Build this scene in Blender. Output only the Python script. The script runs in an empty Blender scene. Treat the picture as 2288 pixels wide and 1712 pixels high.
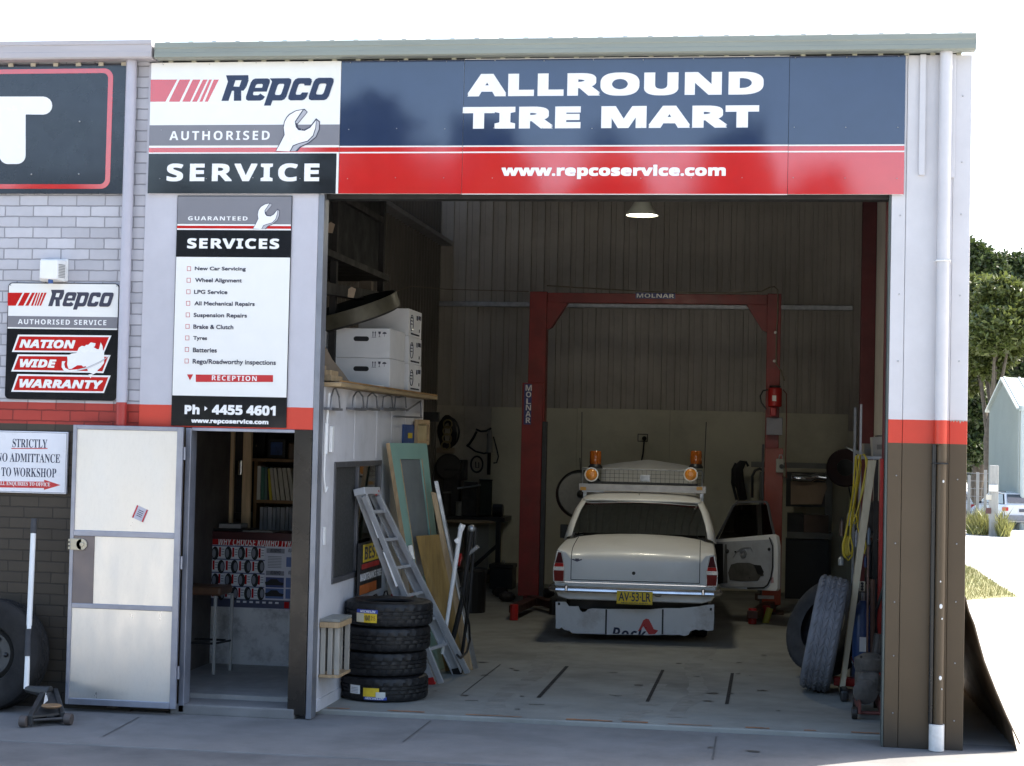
import bpy, bmesh, math, random
from mathutils import Vector, Matrix, noise
random.seed(7)
rad = math.radians
SC = bpy.context.scene
COL = SC.collection

# ---------------------------------------------------------------- camera
CAM_C = Vector((4.91579, -13.1632, 2.16359))
YAW, PITCH, ROLL = 0.148776679, 0.0325938752, 0.0224394723
FPX = 3890.492
_fw = Vector((-math.sin(YAW)*math.cos(PITCH), math.cos(YAW)*math.cos(PITCH), math.sin(PITCH)))
_r0 = Vector((math.cos(YAW), math.sin(YAW), 0)); _u0 = _r0.cross(_fw)
_r = _r0*math.cos(ROLL)+_u0*math.sin(ROLL); _u = -_r0*math.sin(ROLL)+_u0*math.cos(ROLL)
cam = bpy.data.cameras.new("camera"); cam_o = bpy.data.objects.new("camera", cam); COL.objects.link(cam_o)
cam.sensor_fit = 'HORIZONTAL'; cam.sensor_width = 36.0; cam.lens = FPX/2288*36.0
cam.clip_start = 0.1; cam.clip_end = 2000
m = Matrix((_r, _u, -_fw)).transposed().to_4x4(); m.translation = CAM_C
cam_o.matrix_world = m
SC.camera = cam_o

# ---------------------------------------------------------------- sky, sun, exposure
SUN_EL, SUN_AZ = 44.0, 50.0          # azimuth measured from +Y (behind the shed) towards +X
w = bpy.data.worlds.new("World"); SC.world = w; w.use_nodes = True
nt = w.node_tree; bg = nt.nodes['Background']
sky = nt.nodes.new('ShaderNodeTexSky'); sky.sky_type = 'NISHITA'; sky.sun_disc = False
sky.sun_elevation = rad(SUN_EL); sky.sun_rotation = rad(SUN_AZ)
sky.air_density = 1.0; sky.dust_density = 2.5; sky.ozone_density = 0.6
nt.links.new(sky.outputs[0], bg.inputs[0]); bg.inputs[1].default_value = 0.15
sun = bpy.data.lights.new("sun", 'SUN'); sun.energy = 4.6; sun.angle = rad(0.5); sun.color = (1.0, 0.94, 0.84)
sun_o = bpy.data.objects.new("sun", sun); COL.objects.link(sun_o)
_sd = Vector((math.sin(rad(SUN_AZ))*math.cos(rad(SUN_EL)), math.cos(rad(SUN_AZ))*math.cos(rad(SUN_EL)), math.sin(rad(SUN_EL))))
sun_o.rotation_euler = _sd.to_track_quat('Z', 'Y').to_euler(); sun_o.location = (20, 20, 30)
SC.view_settings.view_transform = 'Standard'; SC.view_settings.look = 'None'
SC.view_settings.gamma = 1.0; SC.view_settings.use_curve_mapping = False
SC.view_settings.exposure = 1.75
SC.render.engine = 'CYCLES'
SC.cycles.max_bounces = 10; SC.cycles.diffuse_bounces = 6; SC.cycles.glossy_bounces = 4
SC.cycles.use_denoising = True
SC.cycles.caustics_reflective = False; SC.cycles.caustics_refractive = False

# ---------------------------------------------------------------- where a sighted point stands at a known depth
S = 2288/2212.0
def ray(x, y): return _fw + _r*((x*S-1144)/FPX) + _u*(-(y*S-856)/FPX)
def at(x, y, Y): d = ray(x, y); return CAM_C + d*((Y-CAM_C.y)/d.y)
def ax(x, y, X): d = ray(x, y); return CAM_C + d*((X-CAM_C.x)/d.x)
def fl(x, y, Z=0.0): d = ray(x, y); return CAM_C + d*((Z-CAM_C.z)/d.z)
def zm(ox, oy, s): return lambda x, y: ((ox+x/s)/S, (oy+y/s)/S)
R1 = zm(0,60,2.8359); R4 = zm(0,420,3.065); R5 = zm(320,420,3.0643); R6 = zm(700,420,3.064); R7 = zm(0,920,2.2364); R8 = zm(400,920,2.2988)
S1 = zm(680,840,2.0685); S2 = zm(940,620,2.1212); S3 = zm(1160,940,3.0645); S4 = zm(1560,600,2.0685); S5 = zm(1680,900,2.1776); S6 = zm(1940,560,2.3645); S7 = zm(1940,1100,2.704)
def A(z, x, y, Y): return at(*z(x, y), Y)
def AX(z, x, y, X): return ax(*z(x, y), X)

# ---------------------------------------------------------------- materials
def lin(c): c /= 255.0; return c/12.92 if c <= .04045 else ((c+.055)/1.055)**2.4
def rgb(r, g, b): return (lin(r), lin(g), lin(b))
_M = {}
def mat(name, col, rough=.5, metal=0.0, var=.12, scale=6.0, bump=0.0, bscale=40.0, spec=.5, dirt=None, dirt_amt=.5, dirt_scale=2.0, emit=None, estr=0, wave=0.0, coat=0.0, trans=0.0, stretch=None):
    if name in _M: return _M[name]
    M = bpy.data.materials.new(name); M.use_nodes = True; _M[name] = M
    n = M.node_tree.nodes; L = M.node_tree.links; b = n['Principled BSDF']
    tc = n.new('ShaderNodeTexCoord'); src = tc.outputs['Object']
    if stretch:
        mp = n.new('ShaderNodeMapping'); mp.inputs['Scale'].default_value = stretch; L.new(src, mp.inputs[0]); src = mp.outputs[0]
    def nz(sc, det=5, ro=.6):
        t = n.new('ShaderNodeTexNoise'); t.inputs['Scale'].default_value = sc; t.inputs['Detail'].default_value = det; t.inputs['Roughness'].default_value = ro
        L.new(src, t.inputs['Vector']); return t.outputs['Fac']
    def mapr(o, a, bb, c, d):
        t = n.new('ShaderNodeMapRange'); L.new(o, t.inputs[0])
        for i, v in enumerate((a, bb, c, d)): t.inputs[i+1].default_value = v
        return t.outputs[0]
    f = nz(scale)
    mx = n.new('ShaderNodeMix'); mx.data_type = 'RGBA'
    mx.inputs[6].default_value = (*[c*(1-var) for c in col], 1); mx.inputs[7].default_value = (*[min(1, c*(1+var)) for c in col], 1)
    L.new(mapr(f, .3, .7, 0, 1), mx.inputs[0]); out = mx.outputs[2]
    if dirt:
        f2 = nz(dirt_scale, 8, .7); m2 = n.new('ShaderNodeMix'); m2.data_type = 'RGBA'
        L.new(mapr(f2, .48, .72, 0, dirt_amt), m2.inputs[0]); L.new(out, m2.inputs[6]); m2.inputs[7].default_value = (*dirt, 1); out = m2.outputs[2]
    L.new(out, b.inputs['Base Color'])
    L.new(mapr(nz(scale*1.7), .3, .7, max(0.02, rough*.8), min(1, rough*1.2)), b.inputs['Roughness'])
    b.inputs['Metallic'].default_value = metal; b.inputs['Specular IOR Level'].default_value = spec
    b.inputs['Coat Weight'].default_value = coat; b.inputs['Coat Roughness'].default_value = .06
    b.inputs['Transmission Weight'].default_value = trans
    if emit: b.inputs['Emission Color'].default_value = (*emit, 1); b.inputs['Emission Strength'].default_value = estr
    if bump or wave:
        bp = n.new('ShaderNodeBump'); bp.inputs['Distance'].default_value = .01 if bump else .05; bp.inputs['Strength'].default_value = bump or wave
        L.new(nz(bscale if bump else 1.1, 3 if bump else 1), bp.inputs['Height']); L.new(bp.outputs[0], b.inputs['Normal'])
    return M

def zband(name, bands, rough=.45, var=.06, brick=False, spec=.4, joint=.35):
    """paint in flat bands by height: bands = [(z, colour), ...] from the ground up"""
    M = bpy.data.materials.new(name); M.use_nodes = True
    n = M.node_tree.nodes; L = M.node_tree.links; b = n['Principled BSDF']
    tc = n.new('ShaderNodeTexCoord'); sp = n.new('ShaderNodeSeparateXYZ'); L.new(tc.outputs['Object'], sp.inputs[0])
    nz = n.new('ShaderNodeTexNoise'); nz.inputs['Scale'].default_value = 5; nz.inputs['Detail'].default_value = 8; L.new(tc.outputs['Object'], nz.inputs[0])
    wob = n.new('ShaderNodeMath'); wob.operation = 'MULTIPLY_ADD'; wob.inputs[1].default_value = .006; L.new(nz.outputs[0], wob.inputs[0]); L.new(sp.outputs[2], wob.inputs[2])
    cur = None
    for z, c in bands:
        if cur is None:
            v = n.new('ShaderNodeRGB'); v.outputs[0].default_value = (*c, 1); cur = v.outputs[0]; continue
        g = n.new('ShaderNodeMath'); g.operation = 'GREATER_THAN'; g.inputs[1].default_value = z; L.new(wob.outputs[0], g.inputs[0])
        m = n.new('ShaderNodeMix'); m.data_type = 'RGBA'; L.new(g.outputs[0], m.inputs[0]); L.new(cur, m.inputs[6]); m.inputs[7].default_value = (*c, 1); cur = m.outputs[2]
    n2 = n.new('ShaderNodeTexNoise'); n2.inputs['Scale'].default_value = 2.3; n2.inputs['Detail'].default_value = 10; n2.inputs['Roughness'].default_value = .7; L.new(tc.outputs['Object'], n2.inputs[0])
    r = n.new('ShaderNodeMapRange'); L.new(n2.outputs[0], r.inputs[0]); r.inputs[1].default_value = .3; r.inputs[2].default_value = .7; r.inputs[3].default_value = 1-var*1.6; r.inputs[4].default_value = 1+var*.6
    mm = n.new('ShaderNodeMix'); mm.data_type = 'RGBA'; mm.blend_type = 'MULTIPLY'; mm.inputs[0].default_value = 1; L.new(cur, mm.inputs[6])
    cb = n.new('ShaderNodeCombineColor'); [L.new(r.outputs[0], cb.inputs[i]) for i in range(3)]; L.new(cb.outputs[0], mm.inputs[7]); cur = mm.outputs[2]
    sp2 = n.new('ShaderNodeMath'); sp2.operation = 'MULTIPLY_ADD'; sp2.inputs[1].default_value = -.42; L.new(n2.outputs[0], sp2.inputs[0]); L.new(sp.outputs[2], sp2.inputs[2])   # splash dirt along the foot of the wall
    r3 = n.new('ShaderNodeMapRange'); L.new(sp2.outputs[0], r3.inputs[0]); r3.inputs[1].default_value = -.25; r3.inputs[2].default_value = .02; r3.inputs[3].default_value = .75; r3.inputs[4].default_value = 0
    m5 = n.new('ShaderNodeMix'); m5.data_type = 'RGBA'; L.new(r3.outputs[0], m5.inputs[0]); L.new(cur, m5.inputs[6]); m5.inputs[7].default_value = (.035,.03,.026,1); cur = m5.outputs[2]
    if brick:
        cx = n.new('ShaderNodeCombineXYZ'); L.new(sp.outputs[0], cx.inputs[0]); L.new(sp.outputs[2], cx.inputs[1])
        ns = n.new('ShaderNodeTexNoise'); ns.inputs['Scale'].default_value = 14; L.new(tc.outputs['Object'], ns.inputs[0])
        ad = n.new('ShaderNodeVectorMath'); ad.operation = 'MULTIPLY_ADD'; ad.inputs[1].default_value = (.010,)*3; L.new(ns.outputs['Color'], ad.inputs[0]); L.new(cx.outputs[0], ad.inputs[2])
        bt = n.new('ShaderNodeTexBrick'); L.new(ad.outputs[0], bt.inputs['Vector'])
        bt.inputs['Scale'].default_value = 1; bt.inputs['Mortar Size'].default_value = .0055; bt.inputs['Mortar Smooth'].default_value = .35
        bt.inputs['Brick Width'].default_value = .240; bt.inputs['Row Height'].default_value = .086; bt.inputs['Bias'].default_value = 0
        bt.inputs['Color1'].default_value = (1, 1, 1, 1); bt.inputs['Color2'].default_value = (.79, .79, .80, 1); bt.inputs['Mortar'].default_value = (joint,)*3+(1,)
        m3 = n.new('ShaderNodeMix'); m3.data_type = 'RGBA'; m3.blend_type = 'MULTIPLY'; m3.inputs[0].default_value = 1; L.new(cur, m3.inputs[6]); L.new(bt.outputs['Color'], m3.inputs[7]); cur = m3.outputs[2]
        iv = n.new('ShaderNodeMath'); iv.operation = 'SUBTRACT'; iv.inputs[0].default_value = 1; L.new(bt.outputs['Fac'], iv.inputs[1])
        n4 = n.new('ShaderNodeTexNoise'); n4.inputs['Scale'].default_value = 60; n4.inputs['Detail'].default_value = 6; L.new(tc.outputs['Object'], n4.inputs[0])
        a2 = n.new('ShaderNodeMath'); a2.operation = 'MULTIPLY_ADD'; a2.inputs[1].default_value = .18; L.new(n4.outputs[0], a2.inputs[0]); L.new(iv.outputs[0], a2.inputs[2])
        bp = n.new('ShaderNodeBump'); bp.inputs['Distance'].default_value = .006; bp.inputs['Strength'].default_value = .9; L.new(a2.outputs[0], bp.inputs['Height']); L.new(bp.outputs[0], b.inputs['Normal'])
    L.new(cur, b.inputs['Base Color']); b.inputs['Roughness'].default_value = rough; b.inputs['Specular IOR Level'].default_value = spec
    return M

def glass(name, tint=(.05,.05,.05), dark=.75, rough=.03):
    if name in _M: return _M[name]
    M = bpy.data.materials.new(name); M.use_nodes = True; _M[name] = M
    n = M.node_tree.nodes; L = M.node_tree.links; n.remove(n['Principled BSDF']); o = n['Material Output']
    g = n.new('ShaderNodeBsdfGlossy'); g.inputs['Roughness'].default_value = rough
    t = n.new('ShaderNodeBsdfTransparent'); t.inputs[0].default_value = (*[1-dark+c*.3 for c in tint], 1)
    f = n.new('ShaderNodeFresnel'); f.inputs[0].default_value = 1.5
    x = n.new('ShaderNodeMixShader'); L.new(f.outputs[0], x.inputs[0]); L.new(t.outputs[0], x.inputs[1]); L.new(g.outputs[0], x.inputs[2]); L.new(x.outputs[0], o.inputs[0])
    return M

# ---------------------------------------------------------------- mesh helpers
class MB:
    def __init__(s): s.bm = bmesh.new(); s.mi = 0
    def m(s, i): s.mi = i; return s
    def face(s, vs):
        try: f = s.bm.faces.new(vs)
        except ValueError: return None
        f.material_index = s.mi; return f
    def hexa(s, p):
        v = [s.bm.verts.new(q) for q in p]
        for a in ((0,3,2,1),(4,5,6,7),(0,1,5,4),(1,2,6,5),(2,3,7,6),(3,0,4,7)): s.face([v[i] for i in a])
        return s
    def box(s, x0, x1, y0, y1, z0, z1, M=None):
        p = [Vector(q) for q in ((x0,y0,z0),(x1,y0,z0),(x1,y1,z0),(x0,y1,z0),(x0,y0,z1),(x1,y0,z1),(x1,y1,z1),(x0,y1,z1))]
        if M is not None: p = [M @ q for q in p]
        return s.hexa(p)
    def bar(s, p, q, a, b, up=(0,0,1)):
        """box beam from p to q, a wide sideways and b along 'up'"""
        p = Vector(p); q = Vector(q); d = (q-p).normalized(); up = Vector(up)
        if abs(d.dot(up)) > .99: up = Vector((0,1,0))
        sd = d.cross(up).normalized(); uv = sd.cross(d)
        sd = sd*a/2; uv = uv*b/2
        return s.hexa([p-sd-uv, p+sd-uv, q+sd-uv, q-sd-uv, p-sd+uv, p+sd+uv, q+sd+uv, q-sd+uv])
    def tube(s, pts, r, n=8, cap=True, closed=False):
        pts = [Vector(p) for p in pts]; N = len(pts); rr = r if isinstance(r, (list, tuple)) else [r]*N
        rings = []; u = None
        for i, p in enumerate(pts):
            if closed: d = pts[(i+1) % N]-pts[i-1]
            else: d = pts[min(i+1, N-1)]-pts[max(i-1, 0)]
            d.normalize()
            if u is None: u = d.orthogonal().normalized()
            else:
                u = u-d*u.dot(d); u = u.normalized() if u.length > 1e-6 else d.orthogonal().normalized()
            v = d.cross(u)
            rings.append([s.bm.verts.new(p+(u*math.cos(2*math.pi*k/n)+v*math.sin(2*math.pi*k/n))*rr[i]) for k in range(n)])
        for i in range(N if closed else N-1):
            a, b = rings[i], rings[(i+1) % N]
            for k in range(n): s.face([a[k], a[(k+1) % n], b[(k+1) % n], b[k]])
        if cap and not closed: s.face(rings[0][::-1]); s.face(rings[-1])
        return s
    def lathe(s, prof, n=32, M=None, closed=False, mis=None):
        """(r, z) profile turned about local z"""
        rings = []
        for r, z in prof:
            if r < 1e-6: rings.append([s.bm.verts.new((M @ Vector((0,0,z))) if M else (0,0,z))]); continue
            ring = []
            for k in range(n):
                q = Vector((r*math.cos(2*math.pi*k/n), r*math.sin(2*math.pi*k/n), z)); ring.append(s.bm.verts.new(M @ q if M else q))
            rings.append(ring)
        K = len(prof)
        for i in range(K if closed else K-1):
            if mis: s.mi = mis[i]
            a, b = rings[i], rings[(i+1) % K]
            for k in range(n):
                k2 = (k+1) % n
                if len(a) == 1 and len(b) == 1: continue
                if len(a) == 1: s.face([a[0], b[k2], b[k]])
                elif len(b) == 1: s.face([a[k], a[k2], b[0]])
                else: s.face([a[k], a[k2], b[k2], b[k]])
        return s
    def prism(s, pts, off):
        """polygon (3-D points) pushed along off, triangulated caps"""
        off = Vector(off); a = [s.bm.verts.new(p) for p in pts]; b = [s.bm.verts.new(Vector(p)+off) for p in pts]; N = len(pts)
        for i in range(N): s.face([a[i], a[(i+1) % N], b[(i+1) % N], b[i]])
        fa = s.face(a[::-1]); fb = s.face(b)
        for f in (fa, fb):
            if f: f.normal_update()
        fs = [f for f in (fa, fb) if f]
        if N > 4 and fs: bmesh.ops.triangulate(s.bm, faces=fs)
        return s
    def sheet(s, pts):
        f = s.face([s.bm.verts.new(p) for p in pts]); return s
    def ball(s, c, r, M=None, u=16, v=10):
        T = Matrix.Translation(c) @ (M or Matrix.Identity(4)) @ Matrix.Diagonal((*((r,)*3 if not isinstance(r, (tuple, list)) else r), 1))
        return s.lathe([(math.sin(math.pi*i/v), -math.cos(math.pi*i/v)) for i in range(v+1)], u, T)
    def grid(s, rows, close_u=False):
        """rows of points joined into a skin"""
        vs = [[s.bm.verts.new(p) for p in r] for r in rows]; n = len(rows[0])
        for i in range(len(rows)-1):
            for k in range(n if close_u else n-1): s.face([vs[i][k], vs[i][(k+1) % n], vs[i+1][(k+1) % n], vs[i+1][k]])
        return s
    def build(s, name, mats, parent=None, bevel=0, smooth=None, local=False, sub=0, seg=2, solid=0):
        bmesh.ops.recalc_face_normals(s.bm, faces=s.bm.faces)
        me = bpy.data.meshes.new(name); s.bm.to_mesh(me); s.bm.free()
        for M in (mats if isinstance(mats, (list, tuple)) else [mats]): me.materials.append(M)
        o = bpy.data.objects.new(name, me); COL.objects.link(o)
        if parent is not None: adopt(o, parent, local)
        if solid: mod = o.modifiers.new('solid', 'SOLIDIFY'); mod.thickness = solid; mod.offset = 0
        if bevel: mod = o.modifiers.new('bevel', 'BEVEL'); mod.width = bevel; mod.segments = seg; mod.limit_method = 'ANGLE'; mod.angle_limit = rad(40)
        if sub: mod = o.modifiers.new('sub', 'SUBSURF'); mod.levels = mod.render_levels = sub
        if smooth or sub:
            ang = rad(smooth if smooth and smooth is not True else 40)
            me.shade_smooth(); me.set_sharp_from_angle(angle=ang)
        return o
def adopt(o, parent, local=False):
    o.parent = parent
    if not local and parent.type == 'EMPTY': o.matrix_parent_inverse = parent.matrix_basis.inverted()
def tag(o, label, cat, group=None):
    o['label'] = label; o['category'] = cat
    if group: o['group'] = group
    return o
def struct(o): o['kind'] = 'structure'; return o
def thing(name, label, cat, loc=(0,0,0), rz=0.0, group=None):
    o = bpy.data.objects.new(name, None); COL.objects.link(o); o.empty_display_size = .1
    o.location = loc; o.rotation_euler = (0, 0, rz)
    return tag(o, label, cat, group)
def copy_tree(o, parent=None):
    c = o.copy(); COL.objects.link(c)
    if parent: c.parent = parent
    for ch in list(o.children): copy_tree(ch, c)
    return c
def bx(name, x0, x1, y0, y1, z0, z1, M, parent=None, bevel=0.0):
    return MB().box(x0, x1, y0, y1, z0, z1).build(name, M, parent, bevel)

# ---------------------------------------------------------------- lettering
def sty(s, style):
    T = {'b': (0x1D5D4, 0x1D5EE, 0x1D7EC), 's': (0x1D400, 0x1D41A, 0x1D7CE), 'i': (0x1D63C, 0x1D656, 0x1D7EC), 'n': None}[style]
    if not T: return s
    o = ''
    for ch in s:
        if 'A' <= ch <= 'Z': o += chr(T[0]+ord(ch)-65)
        elif 'a' <= ch <= 'z': o += chr(T[1]+ord(ch)-97)
        elif ch.isdigit(): o += chr(T[2]+ord(ch)-48)
        else: o += ch
    return o
def text(s, p0, p1, M, parent, style='b', th=.0012, gap=0.0, n=(0,-1,0), up=(0,0,1), heavy=0.0, shear=0.0, fat=0.0, name='lettering'):
    """letters filling the box between lower-left p0 and upper-right p1 on a face with normal n"""
    cu = bpy.data.curves.new('lettering', 'FONT'); cu.body = sty(s, style); cu.space_character = 1+gap; cu.offset = heavy if style == 'n' else 0.0; cu.resolution_u = 4
    ob = bpy.data.objects.new('lettering', cu); COL.objects.link(ob)
    dg = bpy.context.evaluated_depsgraph_get(); dg.update()
    me = bpy.data.meshes.new_from_object(ob.evaluated_get(dg)); bpy.data.objects.remove(ob); bpy.data.curves.remove(cu)
    xs = [v.co.x+shear*v.co.y for v in me.vertices]; ys = [v.co.y for v in me.vertices]
    x0, x1, y0, y1 = min(xs), max(xs), min(ys), max(ys)
    n = Vector(n); up = Vector(up); rt = up.cross(n).normalized(); p0 = Vector(p0); d = Vector(p1)-p0
    wd, ht = d.dot(rt)-2*fat, d.dot(up)-2*fat
    src = me; verts = [v.co.copy() for v in src.vertices]; polys = [list(q.vertices) for q in src.polygons]
    bm = bmesh.new(); offs = [(0,0)] if not fat else [(fat*i, fat*j) for i in (-1, 0, 1) for j in (-1, 0, 1) if i or j]
    for i, (ox, oy) in enumerate(offs):     # a heavier face: the same strokes laid a hair's breadth apart
        vs = [bm.verts.new(p0+rt*(fat+ox+(c.x+shear*c.y-x0)/(x1-x0)*wd)+up*(fat+oy+(c.y-y0)/(y1-y0)*ht)+n*(th+.00012*i)) for c in verts]
        for q in polys:
            try: bm.faces.new([vs[j] for j in q])
            except ValueError: pass
    g = bmesh.ops.extrude_face_region(bm, geom=bm.faces[:])
    for v in [e for e in g['geom'] if isinstance(e, bmesh.types.BMVert)]: v.co -= n*(th*.9)
    mb = MB(); mb.bm.free(); mb.bm = bm; bpy.data.meshes.remove(me)
    return mb.build(name, M, parent)
# ================================================================ palette
lav = (.50,.49,.535); redp = (.58,.05,.027); brown = (.080,.054,.029)
WHITE = mat('white_paint', (.80,.79,.77), .35, var=.03)
SIGNWHITE = mat('sign_white', (.80,.79,.76), .16, var=.015, wave=.12)
SIGNNAVY = mat('sign_navy', (.022,.036,.085), .06, var=.05, wave=.12, spec=.8, coat=.3)
SIGNRED = mat('sign_red', (.55,.018,.02), .07, var=.04, wave=.12, spec=1.0, coat=1.0)
SIGNBLACK = mat('sign_black', (.012,.012,.016), .10, var=.1, wave=.12, spec=.7)
SIGNGREY = mat('sign_grey', (.20,.195,.215), .2, var=.03, wave=.1)
LETTER = mat('letter_white', (.82,.81,.80), .25, var=.01)
LNAVY = mat('letter_navy', (.02,.03,.07), .25, var=.02)
LDARK = mat('letter_dark', (.03,.03,.055), .4, var=.02)
LRED = mat('letter_red', (.5,.02,.025), .3, var=.02)
ALU = mat('aluminium', (.58,.59,.61), .4, .45, .1, 5, .06, 90)
GALV = mat('galvanised', (.42,.43,.44), .45, .8, .2, 14)
DARKSTEEL = mat('dark_steel', (.035,.034,.033), .45, .5, .3, 8, .1)
BLACKP = mat('black_plastic', (.012,.012,.013), .45, 0, .2)
RUBBER = mat('tyre_rubber', (.009,.009,.010), .5, 0, .35, 9, .1, 70, spec=.38)
OLDRUB = mat('worn_rubber', (.055,.058,.07), .85, 0, .35, 7, .3, 60, dirt=(.12,.11,.10), dirt_amt=.5, dirt_scale=3)
WOOD = mat('raw_timber', (.42,.29,.16), .65, 0, .25, 3, .1, 40, stretch=(14,14,1.4))
PLY = mat('plywood', (.33,.205,.065), .6, 0, .3, 2.2, .05, 30, stretch=(7,7,1.2), dirt=(.2,.12,.05), dirt_amt=.35, dirt_scale=4)
CONC = mat('floor_concrete', (.275,.275,.25), .66, 0, .16, 1.3, .12, 120, dirt=(.11,.105,.092), dirt_amt=.6, dirt_scale=.55, spec=.3)
APRON = mat('apron_concrete', (.185,.18,.175), .8, 0, .13, 1.6, .2, 130, dirt=(.11,.106,.10), dirt_amt=.65, dirt_scale=1.3)
DRIVE = mat('drive_concrete', (.145,.14,.135), .85, 0, .16, 2.0, .3, 150, dirt=(.06,.06,.06), dirt_amt=.6, dirt_scale=1.6)
YARD = mat('yard_concrete', (.42,.41,.385), .85, 0, .12, .6, .2, 90, dirt=(.3,.29,.27), dirt_amt=.5, dirt_scale=.5)
STEELRED = mat('hoist_red', (.22,.02,.016), .42, 0, .22, 4, .04, 40, dirt=(.12,.03,.02), dirt_amt=.5, dirt_scale=3)
MAROON = mat('primer_maroon', (.13,.022,.024), .55, 0, .25, 3)
CREAM = mat('lining_cream', (.70,.665,.51), .55, 0, .08, 1.2, dirt=(.42,.39,.29), dirt_amt=.4, dirt_scale=1.6)
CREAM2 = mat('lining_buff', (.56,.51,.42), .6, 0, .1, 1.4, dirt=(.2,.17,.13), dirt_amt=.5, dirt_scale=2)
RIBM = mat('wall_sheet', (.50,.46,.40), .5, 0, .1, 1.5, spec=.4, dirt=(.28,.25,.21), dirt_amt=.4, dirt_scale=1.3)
OFFW = mat('office_white', (.60,.59,.61), .6, 0, .05, 2, dirt=(.36,.34,.33), dirt_amt=.45, dirt_scale=2.2)
RED = mat('red_enamel', (.42,.02,.018), .35, 0, .2)
BLUE = mat('blue_enamel', (.03,.08,.25), .4, 0, .2)
YEL = mat('yellow', (.62,.45,.02), .45, 0, .1)
CARD = mat('white_carton', (.66,.65,.66), .7, 0, .06, 4)
KRAFT = mat('cardboard', (.33,.25,.18), .8, 0, .15, 4)
CHROME = mat('chrome', (.75,.76,.78), .08, 1.0, .05)
GREASE = mat('greasy_metal', (.035,.03,.027), .55, .3, .5, 9, .25, 60)

# ================================================================ ground
def slope(x, y): return -.05-.0145*max(0.0, y-.5) if y > .5 else -.05
g = MB()
xs = [-900,-200,-60,-20,-6,-.2,6.3,6.45,12,20,40,80,200,900]; ys = [-900,-200,-60,-20,-8,-2,0,.5,12.9,25,40,60,90,150,300,900]
g.grid([[(x, y, slope(x, y) if y < 160 else slope(x, 160)) for x in xs] for y in ys])
struct(g.build('ground', YARD))
struct(MB().box(-7, 6.75, -1.45, .315, -.14, -.035).build('apron', APRON, bevel=.012))
struct(MB().box(-9, 6.95, -3.3, -1.458, -.14, -.041).build('driveway', DRIVE, bevel=.01))
struct(MB().box(-9, 7.4, -26, -3.31, -.14, -.043).build('driveway', YARD, bevel=.01))
fm = MB().box(-.2, 6.3, .322, 12.88, -.14, 0)
struct(fm.build('workshop_floor', CONC, bevel=.01))
# saw cuts in the slab and joints of the apron
cut = MB(); cut.mi = 0
for a, b, wd in (((1225,1440),(1163,1508),.035), ((1432,1448),(1398,1517),.03), ((1582,1455),(1570,1522),.03), ((1081,1436),(997,1501),.008)):
    p, q = fl(*a), fl(*b); s = wd/2
    cut.sheet([(p.x-s, p.y, .004), (p.x+s, p.y, .004), (q.x+s, q.y, .004), (q.x-s, q.y, .004)])
for (x, y, l, a) in ((3.05,1.05,.13,.3), (3.62,1.75,.10,-.5), (3.66,1.74,.07,.6), (2.5,1.1,.11,.1)):
    c, s_ = math.cos(a)*l/2, math.sin(a)*l/2
    cut.sheet([(x-c, y-s_-.008, .004), (x+c, y+s_-.008, .004), (x+c, y+s_+.008, .004), (x-c, y-s_+.008, .004)])
struct(cut.build('floor_joint', mat('saw_cut', (.012,.012,.014), .9)))
aj = MB()
for a, b in (((930,1558),(870,1604)), ((1547,1592),(1540,1642)), ((300,1550),(222,1592))):
    p, q = fl(*a, -.035), fl(*b, -.035); aj.sheet([(p.x-.006, p.y, -.031), (p.x+.006, p.y, -.031), (q.x+.006, q.y, -.031), (q.x-.006, q.y, -.031)])
struct(aj.build('apron_joint', mat('joint_dark', (.085,.083,.08), .9)))
# rusty strip where the roller door lands
random.seed(3); rs = MB()
x = 1.46
while x < 5.7:
    l = random.uniform(.08, .5); y0 = .385+random.uniform(-.01, .01); hw = random.uniform(.012, .035)
    n = 6; rs.sheet([(x+l*i/n, y0-hw*random.uniform(.3, 1), .004) for i in range(n+1)]+[(x+l*i/n, y0+hw*random.uniform(.3, 1), .004) for i in range(n, -1, -1)])
    x += l+random.uniform(.02, .35)
struct(rs.build('rust_stain', mat('rust', (.36,.15,.06), .9, 0, .4, 12)))
tm = MB(); random.seed(17)
for xc, ya, yb in ((2.75,.45,5.6), (4.25,.5,5.8), (3.9,.45,2.6)):
    n = 26; L1, L2 = [], []
    for i in range(n+1):
        y = ya+(yb-ya)*i/n; dx = .05*math.sin(i*.4+xc)+.012*random.uniform(-1,1); hw = .085+random.uniform(-.025,.02)
        L1.append((xc+dx-hw, y, .002)); L2.append((xc+dx+hw, y, .002))
    for i in range(n):
        if random.random() < .8: tm.sheet([L1[i], L2[i], L2[i+1], L1[i+1]])
struct(tm.build('tyre_mark', mat('tyre_mark', (.25,.25,.228), .66, 0, .1, 6, .1, 120, dirt=(.13,.125,.11), dirt_amt=.6, dirt_scale=5)))
st = MB(); random.seed(11)
for k in range(34):
    x = random.uniform(1.9, 5.4); y = random.uniform(.7, 5.2) if k < 28 else random.uniform(-2.6, -.2); r = random.uniform(.012, .05); z = .004 if y > .3 else (-.031 if y > -1.45 else -.037)
    st.sheet([(x+r*random.uniform(.4, 1.5)*math.cos(t), y+r*random.uniform(.4, 1.2)*math.sin(t), z) for t in [i*math.pi/5 for i in range(10)]])
struct(st.build('oil_spot', mat('oil', (.06,.057,.054), .5)))

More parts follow.
